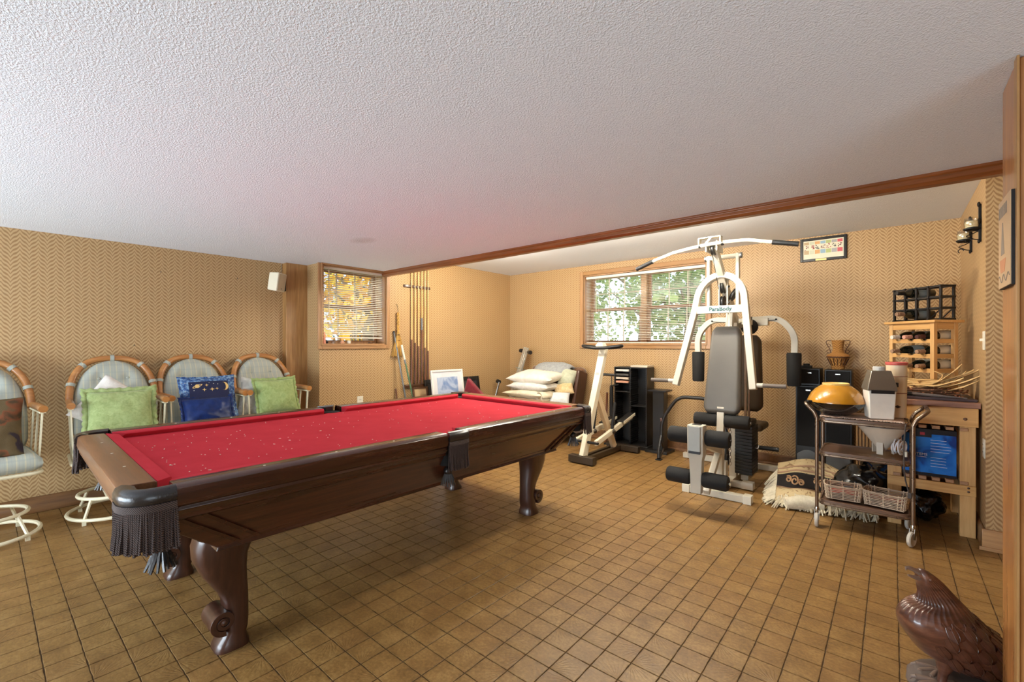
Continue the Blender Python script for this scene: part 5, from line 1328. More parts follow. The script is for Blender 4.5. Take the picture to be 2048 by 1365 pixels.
mb.build('mat_fringe', MATS.get('mat_f') or M('mat_f', (206, 182, 164), 0.9), pm_, kind='stuff')
# popcorn popper
pp = thing('popcorn_popper', 'domed amber popcorn popper with a glossy black base on the cart', 'popcorn popper', (-0.305, 3.86, 0.762))
pc = V((-0.305, 3.86, 0.0))
AMB = M('amber_dome', (186, 128, 30), 0.16, var=0.1, coat=0.8); AMBT = M('amber_top', (232, 196, 120), 0.35, var=0.05)
MB().lathe([(0.001, 0.762), (0.085, 0.763), (0.10, 0.775), (0.140, 0.80), (0.164, 0.835), (0.166, 0.845), (0.001, 0.846)], pc, 40).build('base_pan', M('gloss_black', (14, 13, 14), 0.08, coat=1.0), pp)
MB().lathe([(0.168, 0.846), (0.168, 0.852), (0.160, 0.872), (0.146, 0.902), (0.122, 0.932), (0.090, 0.957), (0.075, 0.966), (0.001, 0.967)], pc, 40).build('dome', AMB, pp)
MB().lathe([(0.078, 0.963), (0.080, 0.974), (0.072, 0.977), (0.066, 0.968), (0.001, 0.967)], pc, 32).build('butter_well', AMBT, pp)
for s in (-1, 1): MB().obox(pc+V((s*0.178*0.80, s*0.178*0.60, 0.848)), (0.034, 0.028, 0.014), Matrix.Rotation(0.64, 3, 'Z')).build('side_handle', BLACK, pp, bevel=0.003)
# grinder: white box with grey hood
gr = thing('kitchen_mill', 'white boxy kitchen mill with a bronze grey hood on the cart', 'kitchen appliance', (-0.03, 3.82, 0.762))
mc = V((-0.07, 3.825, 0)); Rg = Matrix.Rotation(rad(16), 3, 'Z')
def mill_ring(hx, hy, z, ox=0, oy=0): return [mc+Rg @ V((sx*hx+ox, sy*hy+oy, z)) for sx, sy in ((-1,-1),(1,-1),(1,1),(-1,1))]
MB().loft([mill_ring(0.064, 0.058, 0.761), mill_ring(0.073, 0.066, 0.945)], smooth=False).build('housing', M('white_plastic', (236, 230, 218), 0.4), gr, bevel=0.006)
HOOD = M('hood_metal', (136, 128, 114), 0.32, 0.6, var=0.08)
MB().loft([mill_ring(0.078, 0.071, 0.945), mill_ring(0.078, 0.071, 0.963), mill_ring(0.052, 0.046, 1.075)], smooth=False).build('hood', HOOD, gr, bevel=0.004)
MB().lathe([(0.001, 1.075), (0.034, 1.075), (0.034, 1.096), (0.030, 1.100), (0.001, 1.100)], mc, 20).build('cap', M('cap_grey', (190, 188, 184), 0.4), gr)
MB().obox(mc+Rg @ V((0.0, -0.072, 0.938)), (0.12, 0.008, 0.022), Rg).build('vent_strip', BLACK, gr)
MB().obox(mc+Rg @ V((0.078, -0.02, 0.985)), (0.02, 0.06, 0.03), Rg).build('hood_latch', BLACK, gr, bevel=0.003)
# tall carton / canister behind
tin = thing('paper_canister', 'tall cream paper canister with a red rim behind the kitchen mill', 'canister', (0.045, 3.96, 0.762))
tc_ = V((0.018, 3.955, 0)); PAPER = M('cream_paper', (226, 206, 176), 0.6, var=0.06)
MB().lathe([(0.001, 0.762), (0.050, 0.762), (0.053, 0.90), (0.056, 1.115), (0.001, 1.115)], tc_, 28).build('can_body', PAPER, tin)
MB().lathe([(0.0572, 1.108), (0.0595, 1.112), (0.0595, 1.126), (0.056, 1.128), (0.052, 1.12), (0.001, 1.118)], tc_, 28).build('rim', M('red_rim', (196, 92, 84), 0.4), tin)
for z in (0.92, 1.03): MB().lathe([(0.0545, z), (0.0565, z+0.003), (0.0545, z+0.006)], tc_, 28).build('printed_band', M('rust_print', (150, 96, 76), 0.6), tin)
mb = MB(); dv_ = (V((0, 0, 0))-V((tc_.x, tc_.y, 0))).normalized(); sv = V((-dv_.y, dv_.x, 0))
o = tc_+dv_*0.0545+sv*0.006
mb.add([o+sv*0.018+V((0,0,0.835)), o+V((0,0,0.845)), o-sv*0.018+V((0,0,0.835)), o+V((0,0,0.825))], [(0,1,2,3)]); mb.build('printed_mark', M('dark_print', (70, 56, 60), 0.6), tin, solid=0.001)
# funnel hopper on the middle tray
fn = thing('plastic_funnel', 'large off white plastic funnel with legs on the middle tray', 'funnel', (-0.06, 3.90, 0.517))
fc = V((-0.055, 3.90, 0)); FUN = M('offwhite_plastic', (214, 202, 184), 0.45)
MB().lathe([(0.012, 0.525), (0.016, 0.535), (0.135, 0.695), (0.142, 0.706), (0.137, 0.706), (0.128, 0.694), (0.012, 0.54)], fc, 36).build('cone', FUN, fn)
MB().lathe([(0.138, 0.702), (0.146, 0.703), (0.146, 0.710), (0.138, 0.710)], fc, 36).build('rim', M('grey_rim', (120, 116, 112), 0.5), fn)
for a in (0.3, 2.4, 4.5):
    d_ = V((cos(a), sin(a), 0)); MB().bar(fc+d_*0.055+V((0,0,0.517)), fc+d_*0.058+V((0,0,0.595)), 0.034, 0.006, up=tuple(d_)).build('leg', FUN, fn)
# white cord coil and hanging grey cord
cc_ = thing('cord_coil', 'coiled white extension cord on the middle tray', 'cord', (0.035, 3.86, 0.517))
pts = []
for k in range(200):
    a = k/200*2*pi*7; q = k/200; r = 0.058*(0.75+0.25*sin(3*a/7+q*5))
    pts.append(V((0.030+0.018*cos(a)+0.02*sin(q*9), 3.86+r*cos(a), 0.577+r*0.92*sin(a)*(0.9+0.1*cos(q*11)))))
MB().tube(pts, 0.0042, 6).build('cord_loops', M('white_cord', (236, 236, 240), 0.4), cc_)
MB().obox((0.06, 3.81, 0.545), (0.02, 0.02, 0.035)).build('plug', WHITE_PLASTIC, cc_, bevel=0.004)
pc_ = thing('power_cord', 'dark appliance cord hanging from the right end of the cart', 'cord', (0.05, 3.70, 0.3))
MB().tube(fillet([V((0.075, 3.75, 0.752)), V((0.06, 3.70, 0.752)), V((0.05, 3.695, 0.60)), V((0.055, 3.695, 0.42)), V((0.075, 3.693, 0.33))], 0.04, 6), 0.004, 6).build('cable', M('dark_cord', (70, 62, 58), 0.5), pc_); MB().obox((0.078, 3.692, 0.315), (0.02, 0.014, 0.035)).build('plug', MATS['dark_cord'], pc_, bevel=0.003)
# wicker baskets on the lower tray
WICK = M('pale_wicker', (190, 168, 144), 0.8, var=0.15, scale=50)
def basket(label, xc, yc, hx, hy, z0, h, rz, cat='basket'):
    t = thing('wicker_basket', label, 'basket', (xc, yc, z0), rz, 'wicker baskets on the cart')
    M4 = ROOTM[t.name]
    def W(x, y, z): return M4 @ V((x, y, z))
    rows = 9; n = 40
    for r in range(rows):
        f = r/(rows-1); sx = hx*(0.90+0.10*f); sy = hy*(0.90+0.10*f); pts = []
        for k in range(n):
            a = 2*pi*k/n; e = 0.35; x = sx*abs(cos(a))**e*(1 if cos(a) >= 0 else -1); y = sy*abs(sin(a))**e*(1 if sin(a) >= 0 else -1)
            w = 0.003*(1 if (k+r) % 2 else -1)*(1 if r < rows-1 else 0); nn = V((cos(a), sin(a), 0))
            pts.append(W(x+nn.x*w, y+nn.y*w, 0.006+f*h+0.003*sin(a*2+1)*f))
        MB().tube(pts, 0.0032 if r < rows-1 else 0.0052, 5, closed=True).build('weaver', WICK, t)
    base = None
    for k in range(0, n, 2):
        a = 2*pi*k/n; e = 0.35; x = hx*abs(cos(a))**e*(1 if cos(a) >= 0 else -1); y = hy*abs(sin(a))**e*(1 if sin(a) >= 0 else -1)
        MB().tube([W(x*0.90, y*0.90, 0.004), W(x, y, h+0.014)], 0.0032, 5).build('stake', M('pale_stake', (222, 200, 170), 0.7), t)
    MB().box(-hx*0.88, hx*0.88, -hy*0.88, hy*0.88, 0.001, 0.006).build('bottom', WICK, t, local=True)
    rd_ = MB().grid(lambda u, v: V(((2*u-1)*hx*0.8, (2*v-1)*hy*0.8, h*0.55+0.012*noise.noise(V((u*5, v*5, xc*9))))), 10, 10).build('lining', M('red_lining', (160, 48, 40), 0.8), t, local=True)
    return t
basket('left pale wicker basket with red lining on the lower tray', -0.265, 3.845, 0.105, 0.075, 0.186, 0.085, rad(6))
basket('right pale wicker basket with red lining on the lower tray', -0.035, 3.845, 0.115, 0.080, 0.186, 0.085, rad(-10))

# ================================================================ work table with box and racks
PINE = WOOD('pine_x', (192, 138, 76), (232, 186, 120), 0.42, 'X', coat=0.15); PINEZ = WOOD('pine_z', (196, 144, 84), (234, 190, 128), 0.42, 'Z', coat=0.15); PINEY = WOOD('pine_y', (190, 138, 78), (230, 184, 120), 0.42, 'Y', coat=0.15)
wt = thing('work_table', 'pine work table with slatted shelves in the right corner', 'table', (0.19, 4.42, 0))
tx0, tx1, ty0, ty1 = -0.03, 0.405, 4.11, 4.72
MB().box(tx0-0.03, tx1+0.02, ty0-0.03, ty1+0.02, 0.835, 0.872).build('tabletop', WOOD('worn_top', (110, 74, 62), (168, 124, 102), 0.5, 'X', coat=0.1), wt, bevel=0.004)
for x in (tx0, tx1-0.075):
    for y in (ty0, ty1-0.06): MB().box(x, x+0.075, y, y+0.06, 0, 0.74).build('leg', PINEZ, wt, bevel=0.003)
MB().box(tx0-0.02, tx1+0.01, ty0-0.022, ty0, 0.715, 0.835).build('front_apron', PINE, wt, bevel=0.003)
MB().box(tx0-0.02, tx1+0.01, ty1, ty1+0.018, 0.715, 0.835).build('rear_apron', PINE, wt, bevel=0.003)
for x in (tx0-0.02, tx1-0.012): MB().box(x, x+0.018, ty0, ty1, 0.715, 0.835).build('side_apron', PINEY, wt, bevel=0.003)
for x in (tx0+0.05, tx1-0.05): MB().lathe([(0.001, 0), (0.010, 0), (0.008, 0.004), (0.001, 0.005)], (x, ty0-0.022, 0.765), 12, Matrix.Rotation(pi/2, 3, 'X')).build('bolt', DARKW, wt)
MB().box(tx0-0.0, tx1, ty0-0.016, ty0, 0.27, 0.335).build('front_rail', PINE, wt, bevel=0.003); MB().box(tx0, tx1, ty1-0.016, ty1, 0.27, 0.335).build('rear_rail', PINE, wt, bevel=0.003)
for z in (0.298, 0.322): MB().lathe([(0.001, 0), (0.007, 0), (0.001, 0.003)], (tx1-0.035, ty0-0.016, z), 10, Matrix.Rotation(pi/2, 3, 'X')).build('bolt', DARKW, wt)
for (z, nm) in ((0.337, 'shelf_slat'), (0.683, 'upper_slat')):
    base = None
    for k in range(6):
        x = tx0+0.03+k*0.066
        if base is None: base = MB().box(x, x+0.04, ty0-0.008, ty1, z, z+0.022).build(nm, WOOD('slat_pine', (150, 104, 72), (202, 156, 112), 0.5, 'Y', coat=0.05), wt, bevel=0.003)
        else:
            o = share(base, nm, wt, (k*0.066, 0, 0)); md = o.modifiers.new('b', 'BEVEL'); md.width = 0.003; md.segments = 2
# blue stemware box
bxo = thing('gift_box', 'bright blue boxed glassware with white lettering on the lower shelf', 'box', (0.19, 4.3, 0.36))
BLUE = NT('blue_box'); f_ = BLUE.noise(BLUE.coords(), 7, 2, 0.4, 1.5); BLUE.col(BLUE.ramp(f_, [(0.36, srgb((6, 60, 140))), (0.45, srgb((20, 104, 200))), (0.6, srgb((36, 128, 222)))])); BLUE.set(rough=0.25)
x0b, x1b = 0.048, 0.318
MB().box(x0b, x1b, 4.135, 4.42, 0.361, 0.672).build('carton', BLUE.m, bxo, bevel=0.002)
MB().box(x0b-0.001, x1b+0.001, 4.1335, 4.421, 0.640, 0.673).build('carton_band', M('box_black', (16, 20, 30), 0.3), bxo)
MB().box(x0b-0.001, x1b+0.001, 4.1335, 4.421, 0.360, 0.378).build('carton_edge', MATS['box_black'], bxo)
MB().box(x0b+0.06, x0b+0.15, 4.1322, 4.1338, 0.618, 0.655).build('logo_panel', MATS['box_black'], bxo); MB().box(x0b+0.092, x0b+0.116, 4.1312, 4.1326, 0.632, 0.650).build('logo_mark', M('logo_red', (190, 40, 52), 0.4), bxo)
WPR = M('white_print', (226, 236, 246), 0.5)
def fr_text(txt, size, x, z, al='LEFT'): text_mesh(txt, size, WPR, bxo, Matrix.Translation((x, 4.1332, z)) @ Matrix.Rotation(pi/2, 4, 'X'), align=al)
fr_text('THE STEMS', 0.024, x0b+0.012, 0.50)
base = None
for k in range(10):
    z = 0.600-k*0.0195
    if 0.49 < z < 0.51: continue
    MB().box(x0b+0.145, x0b+0.145+random.uniform(0.07, 0.10), 4.1332, 4.1346, z, z+0.0022).build('text_line', WPR, bxo)
MB().box(x0b+0.075, x0b+0.125, 4.1332, 4.1346, 0.482, 0.4845).build('text_line', WPR, bxo)
# tray board, dried plants
tb_ = thing('dark_tray', 'dark purple brown board lying on the work table', 'board', (0.22, 4.36, 0.872))
MB().box(0.02, 0.41, 4.14, 4.60, 0.8725, 0.884).build('board', M('purple_brown', (62, 46, 48), 0.35, var=0.15), tb_, bevel=0.003); MB().box(0.015, 0.415, 4.13, 4.145, 0.8725, 0.891).build('board_lip', MATS['purple_brown'], tb_, bevel=0.003)
HUSK = WOOD('corn_husk', (188, 146, 86), (232, 200, 146), 0.7, 'X', coat=0.0, bump=0.3); TWIG = M('twig', (104, 72, 52), 0.8, var=0.25)
rng = random.Random(11)
def husk(k):
    a = rng.uniform(-0.35, 0.35)+rad(-20); L = rng.uniform(0.26, 0.40); c = V((0.20+rng.uniform(-0.05, 0.06), 4.25+rng.uniform(-0.05, 0.08), 0.920+0.010*k))
    d = V((cos(a)*0.86, sin(a)*0.5-0.05, 0)).normalized(); s = V((-d.y, d.x, 0)); cv = rng.uniform(0.08, 0.34)
    def f(u, v):
        q = u-0.4; w = 0.027*sin(pi*min(1, 0.1+u*0.92))**0.7
        return c+d*(q*L)+s*((2*v-1)*w)+V((0, 0, cv*max(0, q)**1.5+0.008*(1-(2*v-1)**2)+0.004*noise.noise(V((u*6, v*3, k)))))
    t = thing('corn_husk', '', 'dried husk', c, 0, 'dried corn husks on the work table'); t['label'] = ['lowest', 'second lowest', 'third lowest', 'middle', 'fifth', 'sixth', 'seventh', 'topmost'][k]+' dried corn husk in the pile on the work table'
    MB().grid(f, 14, 5).build('blade', HUSK, t, solid=0.002, ang=75); MB().tube([c-d*(0.4*L+0.03), c-d*(0.38*L)+V((0,0,0.004))], [0.004, 0.008], 6).build('stem', HUSK, t)
for k in range(8): husk(k)
h2 = thing('corn_husk', 'upright curled husk tip rising from the pile on the work table', 'dried husk', (0.12, 4.26, 0.96), 0, 'dried corn husks on the work table')
cH = V((0.105, 4.27, 0.955))
MB().grid(lambda u, v: cH+V((0.05-0.09*u+0.03*u*u, (2*v-1)*0.017*sin(pi*min(1, 0.08+0.9*u))**0.8, 0.115*u)), 12, 4).build('blade', HUSK, h2, solid=0.002); MB().tube([cH+V((0.05, 0, 0)), cH+V((0.09, 0, -0.02))], 0.006, 6).build('stem', HUSK, h2)
h3 = thing('corn_husk', 'thin hooked husk strand curling above the pile', 'dried husk', (0.20, 4.3, 0.96), 0, 'dried corn husks on the work table')
MB().tube([V((0.20+0.06*sin(a/10*2.4), 4.28, 0.965+0.10*(a/10)-0.05*max(0, a/10-0.7))) for a in range(11)][:10]+[V((0.215, 4.28, 1.06))], 0.0035, 6).build('strand', HUSK, h3); MB().ball((0.20, 4.28, 0.963), 0.006, 8).build('base_node', HUSK, h3)
mb = MB()
for k in range(90):
    a = rng.uniform(-0.5, 0.5); L = rng.uniform(0.12, 0.30); c = V((0.19+rng.uniform(-0.10, 0.07), 4.26+rng.uniform(-0.07, 0.1), 0.890+rng.uniform(0, 0.05)))
    d = V((cos(a), sin(a)*0.6, rng.uniform(-0.05, 0.16))); e = c+d*L*0.5
    if e.x > 0.41: e.x = 0.41
    s0 = c-d*L*0.5; s0.z = max(s0.z, 0.888); e.z = max(e.z, 0.888)
    mb.tube([s0, c, e], [0.002, 0.003, 0.0012], 4)
o = mb.build('dried_stems', TWIG, None, kind='stuff', label='tangle of brown dried stems under the corn husks', cat='dried stems')
mb = MB()
for k in range(120):
    c = V((0.22+rng.uniform(-0.15, 0.17), 4.24+rng.uniform(-0.08, 0.12), 0.893+rng.uniform(0, 0.055))); mb.ball(c, rng.uniform(0.004, 0.009), 6, sz=0.7)
mb.build('dried_seed_heads', M('rust_seed', (138, 84, 52), 0.8, var=0.4, scale=30), None, kind='stuff', label='rust coloured seed heads scattered through the dried stems', cat='dried flowers')
rd2 = thing('grey_rod', 'grey tapered rod lying along the front of the work table', 'rod', (0.2, 4.16, 0.895))
MB().tube([V((0.10, 4.165, 0.905)), V((0.22, 4.160, 0.900)), V((0.37, 4.155, 0.893))], [0.012, 0.010, 0.004], 8).build('shaft', M('grey_brown_rod', (104, 92, 88), 0.6), rd2); MB().tube([V((0.07, 4.167, 0.906)), V((0.10, 4.165, 0.905))], 0.014, 8).build('ferrule', BLACKM, rd2)

# pine wine rack, corner towards the room
RA = rad(-45)
pw = thing('wine_rack', 'pale pine wine rack on the work table', 'wine rack', (0.221, 4.36, 0.886), RA)
# local frame: origin at the near corner, local -x runs along the front towards the left, local +y goes deeper
Wd, Dp, z0, z1 = 0.345, 0.19, 0.886, 1.40
def L2(mb, name, mat, par=pw, **k):
    inv = Matrix.Translation((0, 0, -0.886)); mb.v = [inv @ p for p in mb.v]; return mb.build(name, mat, par, local=True, **k)
for x in (-Wd, -0.028):
    for y in (0.0, Dp-0.028): L2(MB().box(x, x+0.028, y, y+0.028, z0, z1), 'post', PINEZ, bevel=0.002)
L2(MB().box(-Wd-0.025, 0.025, -0.022, Dp+0.022, z1, z1+0.020), 'top_board', PINE, bevel=0.004)
L2(MB().box(-Wd+0.028, -0.028, 0.004, 0.022, z1-0.045, z1-0.001), 'top_rail', PINE, bevel=0.002); L2(MB().box(-0.024, -0.004, 0.028, Dp-0.028, z1-0.045, z1-0.001), 'side_rail', PINEY, bevel=0.002)
ZR = [0.94, 1.06, 1.165, 1.272]
for z in ZR:
    for y in (0.002, Dp-0.020):
        pts = [(-Wd+0.028, z-0.018)]
        xs = [-Wd+0.075, -Wd+0.1725, -Wd+0.27]
        top = [(-Wd+0.028, z+0.012)]
        for xc in xs:
            for k in range(7):
                a = pi-k/6*pi; top.append((xc+0.024*cos(a), z+0.012-0.013*sin(a)))
        top.append((-0.028, z+0.012)); poly = [(-0.028, z-0.018), (-Wd+0.028, z-0.018)]+top
        L2(MB().prism([V((x, y, zz)) for x, zz in poly], (0, 0.018, 0)), 'scalloped_rail', PINE)
    L2(MB().box(-0.024, -0.006, 0.026, Dp-0.026, z-0.018, z+0.012), 'side_rail', PINEY, bevel=0.002)
BOT = M('bottle_glass', (16, 20, 14), 0.1, var=0.1, coat=0.6)
def bottle(label, base, direction, foil, lab, group):
    """bottle lying down: base point, direction toward the mouth"""
    base = V(base); d = V(direction).normalized(); q = V((0,0,1)).rotation_difference(d).to_matrix()
    t = thing('wine_bottle', label, 'bottle', base-V((0,0,0.036)), 0, group)
    MB().lathe([(0.001, 0.006), (0.024, 0.0), (0.035, 0.004), (0.036, 0.02), (0.036, 0.175), (0.033, 0.195), (0.022, 0.215), (0.0145, 0.232), (0.0135, 0.29), (0.001, 0.29)], base, 20, q).build('glass', BOT, t)
    MB().lathe([(0.0152, 0.236), (0.0142, 0.27), (0.0158, 0.272), (0.0158, 0.280), (0.0142, 0.282), (0.0142, 0.294), (0.001, 0.295)], base, 16, q).build('foil', foil, t)
    MB().lathe([(0.0364, 0.055), (0.0366, 0.056), (0.0366, 0.145), (0.0364, 0.146)], base, 24, q).build('paper_label', lab, t)
FOILS = [M('foil_pink', (206, 150, 130), 0.4), M('foil_white', (226, 214, 200), 0.4), M('foil_dark', (74, 40, 40), 0.4), M('foil_tan', (150, 116, 90), 0.5)]
LAB = M('label_cream', (222, 214, 194), 0.6); LABG = M('label_grey', (150, 160, 160), 0.6)
MW = ROOTM[pw.name] @ Matrix.Translation((0, 0, -0.886))
Rz = Matrix.Rotation(RA, 3, 'Z'); outd = Rz @ V((0, -1, 0))
lab_txt = {(3, 0): 'white capped wine bottle, left in the top row of the pine rack', (3, 1): 'pink capped wine bottle, middle of the top row of the pine rack', (3, 2): 'dark capped wine bottle, right in the top row of the pine rack', (2, 0): 'grey labelled wine bottle, left in the second row of the pine rack', (2, 2): 'cream labelled wine bottle, right in the second row of the pine rack', (1, 1): 'grey labelled wine bottle in the third row of the pine rack', (1, 2): 'dark wine bottle, right in the third row of the pine rack'}
for (r, c), tx_ in lab_txt.items():
    p = MW @ V(([-Wd+0.075, -Wd+0.1725, -Wd+0.27][c], Dp+0.05, ZR[r]+0.012+0.030))
    f_i = {(3,0):1,(3,1):0,(3,2):2}.get((r, c), 3); bottle(tx_, p, outd+V((0,0,-0.05)), FOILS[f_i], LABG if c < 2 else LAB, 'bottles in the pine wine rack')
# black wine rack on top
kr = thing('wine_rack', 'black stepped wire and wood wine rack on top of the pine rack', 'wine rack', (0.268, 4.425, 1.42), RA)
Wk, Dk = 0.375, 0.10; zk = 1.421
BKW = M('black_rack', (24, 21, 22), 0.35, var=0.2)
def K2(mb, name, mat=BKW, **k):
    mb.v = [p-V((0, 0, 1.42)) for p in mb.v]; return mb.build(name, mat, kr, local=True, **k)
cols = [-Wk+0.01+(Wk-0.02)*k/4 for k in range(5)]; rowz = [zk+0.008, zk+0.088, zk+0.168, zk+0.245]
for y in (0.0, Dk):
    for x in cols: K2(MB().box(x-0.007, x+0.007, y-0.006, y+0.006, zk, rowz[3]+0.004), 'upright')
    for z in rowz[1:]: 
        for k in range(4): K2(MB().box(cols[k]+0.007, cols[k+1]-0.007, y-0.004, y+0.004, z-0.006, z+0.006), 'cross_slat')
for z in rowz:
    for x in cols: K2(MB().box(x-0.008, x+0.008, -0.012, Dk+0.012, z-0.008, z+0.008), 'depth_slat', bevel=0.002)
for k in (2, 3): K2(MB().bar((cols[k], Dk, rowz[0]), (cols[k+1], Dk, rowz[1]), 0.006, 0.006), 'diagonal_wire')
for r, c, tx_ in ((2, 1, 'wine bottle in the upper row of the black rack'), (0, 1, 'wine bottle in the bottom row of the black rack')):
    p = ROOTM[kr.name] @ Matrix.Translation((0,0,-1.42)) @ V(((cols[c]+cols[c+1])/2, Dk+0.075, rowz[r]+0.045)); bottle(tx_, p, outd, FOILS[3] if r == 0 else BLACK, LABG, 'bottles in the black wine rack')

# ================================================================ black speaker cabinets, vase, rug, bags
def cab_speaker(label, xa, xb, ya, yb, z0_, z1_, badge=True, woof=True):
    t = thing('speaker_cabinet', label, 'speaker', ((xa+xb)/2, (ya+yb)/2, z0_), 0)
    MB().box(xa, xb, ya, yb, z0_, z1_).build('cabinet', BLKW, t, bevel=0.005)
    MB().box(xa+0.012, xb-0.012, ya-0.012, ya+0.002, z0_+(0.02 if not woof else 0.30), z1_-0.012).build('grille_cloth', M('black_grille', (16, 15, 15), 0.9, bump=0.3, bscale=500), t, bevel=0.004)
    if badge: MB().box((xa+xb)/2-0.018, (xa+xb)/2+0.018, ya-0.0135, ya-0.0115, z1_-0.045, z1_-0.036).build('badge', CHROME, t)
    if woof:
        pr = [V((xa+0.012, ya-0.006, z0_+0.02))]+[V((xa+0.012+(xb-xa-0.024)*k/10, ya-0.006, z0_+0.22+0.045*sin(pi*k/10))) for k in range(11)]+[V((xb-0.012, ya-0.006, z0_+0.02))]
        MB().prism(pr, (0, 0.01, 0)).build('kick_panel', M('slate_grey', (100, 104, 108), 0.5), t, bevel=0.003)
    return t
cab_speaker('tall black floor speaker nearest the gym machine', -0.70, -0.50, 4.96, 5.22, 0.0, 0.86)
cab_speaker('tall black floor speaker below the wicker vase', -0.475, -0.275, 4.96, 5.22, 0.0, 0.86)
cab_speaker('small black speaker stacked on the floor speaker nearest the gym machine', -0.68, -0.51, 4.98, 5.20, 0.861, 1.02, True, False)
cab_speaker('small black speaker under the wicker vase', -0.478, -0.278, 4.98, 5.20, 0.861, 1.015, True, False)
t = thing('black_gadget', 'small black camera like gadget on the left small speaker', 'gadget', (-0.62, 5.06, 1.021))
MB().box(-0.665, -0.58, 5.03, 5.09, 1.021, 1.045).build('body', BLACK, t, bevel=0.004); MB().box(-0.65, -0.60, 5.035, 5.08, 1.045, 1.062).build('top_housing', BLACK, t, bevel=0.004)
vz = thing('wicker_vase', 'golden wicker vase with wire scroll handles on a black speaker', 'vase', (-0.385, 5.08, 1.016))
vc = V((-0.385, 5.08, 0)); WV = weave('wicker_gold', (128, 78, 32), (206, 150, 76), 330)
MB().lathe([(0.001, 1.016), (0.048, 1.016), (0.052, 1.03), (0.052, 1.05), (0.068, 1.10), (0.085, 1.125), (0.088, 1.135), (0.078, 1.15), (0.050, 1.165), (0.040, 1.19), (0.044, 1.24), (0.050, 1.282), (0.045, 1.282), (0.038, 1.24), (0.034, 1.19), (0.001, 1.18)], vc, 28).build('vase_body', WV, vz)
MB().lathe([(0.086, 1.122), (0.091, 1.126), (0.091, 1.132), (0.086, 1.136)], vc, 28).build('shoulder_band', M('dark_rattan', (84, 48, 22), 0.6), vz)
for k in range(16):
    a = 2*pi*k/16; MB().tube([vc+V((0.054*cos(a), 0.054*sin(a), 1.052)), vc+V((0.082*cos(a), 0.082*sin(a), 1.115))], 0.003, 5).build('rib', MATS['dark_rattan'], vz)
for s in (-1, 1):
    MB().tube(fillet([vc+V((s*0.045, 0, 1.28)), vc+V((s*0.09, 0, 1.28)), vc+V((s*0.088, 0, 1.25)), vc+V((s*0.06, 0, 1.20)), vc+V((s*0.052, 0, 1.165))], 0.02, 5), 0.003, 6).build('wire_handle', MATS['dark_rattan'], vz)
    for cz, r in ((1.235, 0.012), (1.178, 0.015)): MB().tube([vc+V((s*(0.062+0.006)+r*cos(2*pi*k/14), -0.002, cz+r*sin(2*pi*k/14))) for k in range(14)], 0.0025, 5, closed=True).build('wire_scroll', MATS['dark_rattan'], vz)
# folded rug
def rug_mat():
    t = NT('rug'); g = t.xyz(t.coords('UV')) if False else None
    co = t.coords(); f = t.noise(co, 18, 2, 0.4, 1.5); n = t.noise(co, 300, 2)
    c = t.mix(t.math('MULTIPLY', t.math('SUBTRACT', f, 0.56), 12, clamp=True), srgb((206, 184, 142)), srgb((150, 120, 88)))
    t.col(c); t.set(rough=0.95, spec=0.1); t.bump(n, 0.6, 0.003); return t.m
RUG = rug_mat(); RUGB = M('rug_black', (34, 28, 26), 0.95, var=0.2, bump=0.6, bscale=300); RUGF = cloth('rug_fringe', (206, 194, 164), (236, 226, 202), 40)
rug = thing('folded_rug', 'folded cream and black patterned rug with long fringe on the floor', 'rug', (-0.55, 4.35, 0))
def rug_pt(u, v, off=0.0):
    # u across (0 left/front .. 1 right/back), v from the fringe (near) to the back
    x = -0.80+0.62*u+0.10*(1-v); y = 3.98+0.82*v+0.10*u
    z = 0.035+0.20*math.exp(-((v-0.62)/0.26)**2)*(0.65+0.5*math.exp(-((u-0.35)/0.35)**2))+0.06*math.exp(-((v-0.16)/0.10)**2)*(0.5+0.5*sin(u*6))+0.018*noise.noise(V((u*5, v*6, 2)))
    if v > 0.93: z *= 1-(v-0.93)/0.07*0.9
    return V((x, y, max(0.012, z)+off))
MB().grid(lambda u, v: rug_pt(u, v), 30, 40).build('rug_field', RUG, rug, solid=0.014, ang=75)
MB().grid(lambda u, v: rug_pt(u, 0.27+0.17*v, 0.010), 30, 10).build('rug_border', RUGB, rug, solid=0.004, ang=75)
for v0 in (0.25, 0.455, 0.50): MB().grid(lambda u, v: rug_pt(u, v0+0.014*v, 0.012), 30, 2).build('rug_stripe', M('rug_rose', (176, 140, 112), 0.95), rug, solid=0.003, ang=75)
for uc in (0.2, 0.5, 0.8):
    for k, (du, dv, r) in enumerate(((0, 0, 0.05), (-0.07, 0.02, 0.035), (0.07, -0.02, 0.035))):
        pts = [rug_pt(uc+du+r*(0.3+0.7*q/18)*cos(q*0.5), 0.355+dv+r*(0.3+0.7*q/18)*sin(q*0.5), 0.016) for q in range(18)]
        MB().tube(pts, 0.0065, 5).build('rug_scroll', M('rug_tan', (190, 150, 110), 0.95), rug)
mb = MB(); rng = random.Random(4)
for k in range(150):
    u = rng.random()*1.0; v = rng.uniform(0.0, 0.09); a = rug_pt(u, v, 0.01); L = rng.uniform(0.06, 0.12); d = V((rng.uniform(-0.6, 0.3), -1, 0)).normalized()
    pts = [a, a+d*L*0.5+V((0, 0, 0.006)), a+d*L+V((0.01*rng.uniform(-1, 1), 0, 0))]; pts[1].z = max(0.012, pts[1].z*0.6); pts[2].z = rng.uniform(0.004, 0.02)
    mb.tube(pts, [0.005, 0.006, 0.004], 4)
for k in range(120):
    v = rng.uniform(0.0, 0.5); a = rug_pt(0.0, v, 0.01); L = rng.uniform(0.05, 0.10); d = V((-1, rng.uniform(-0.9, 0.2), 0)).normalized(); b = a+d*L; b.z = max(0.005, b.z*0.25)
    mb.tube([a, (a+b)/2+V((0, 0, 0.008)), b], [0.005, 0.006, 0.004], 4)
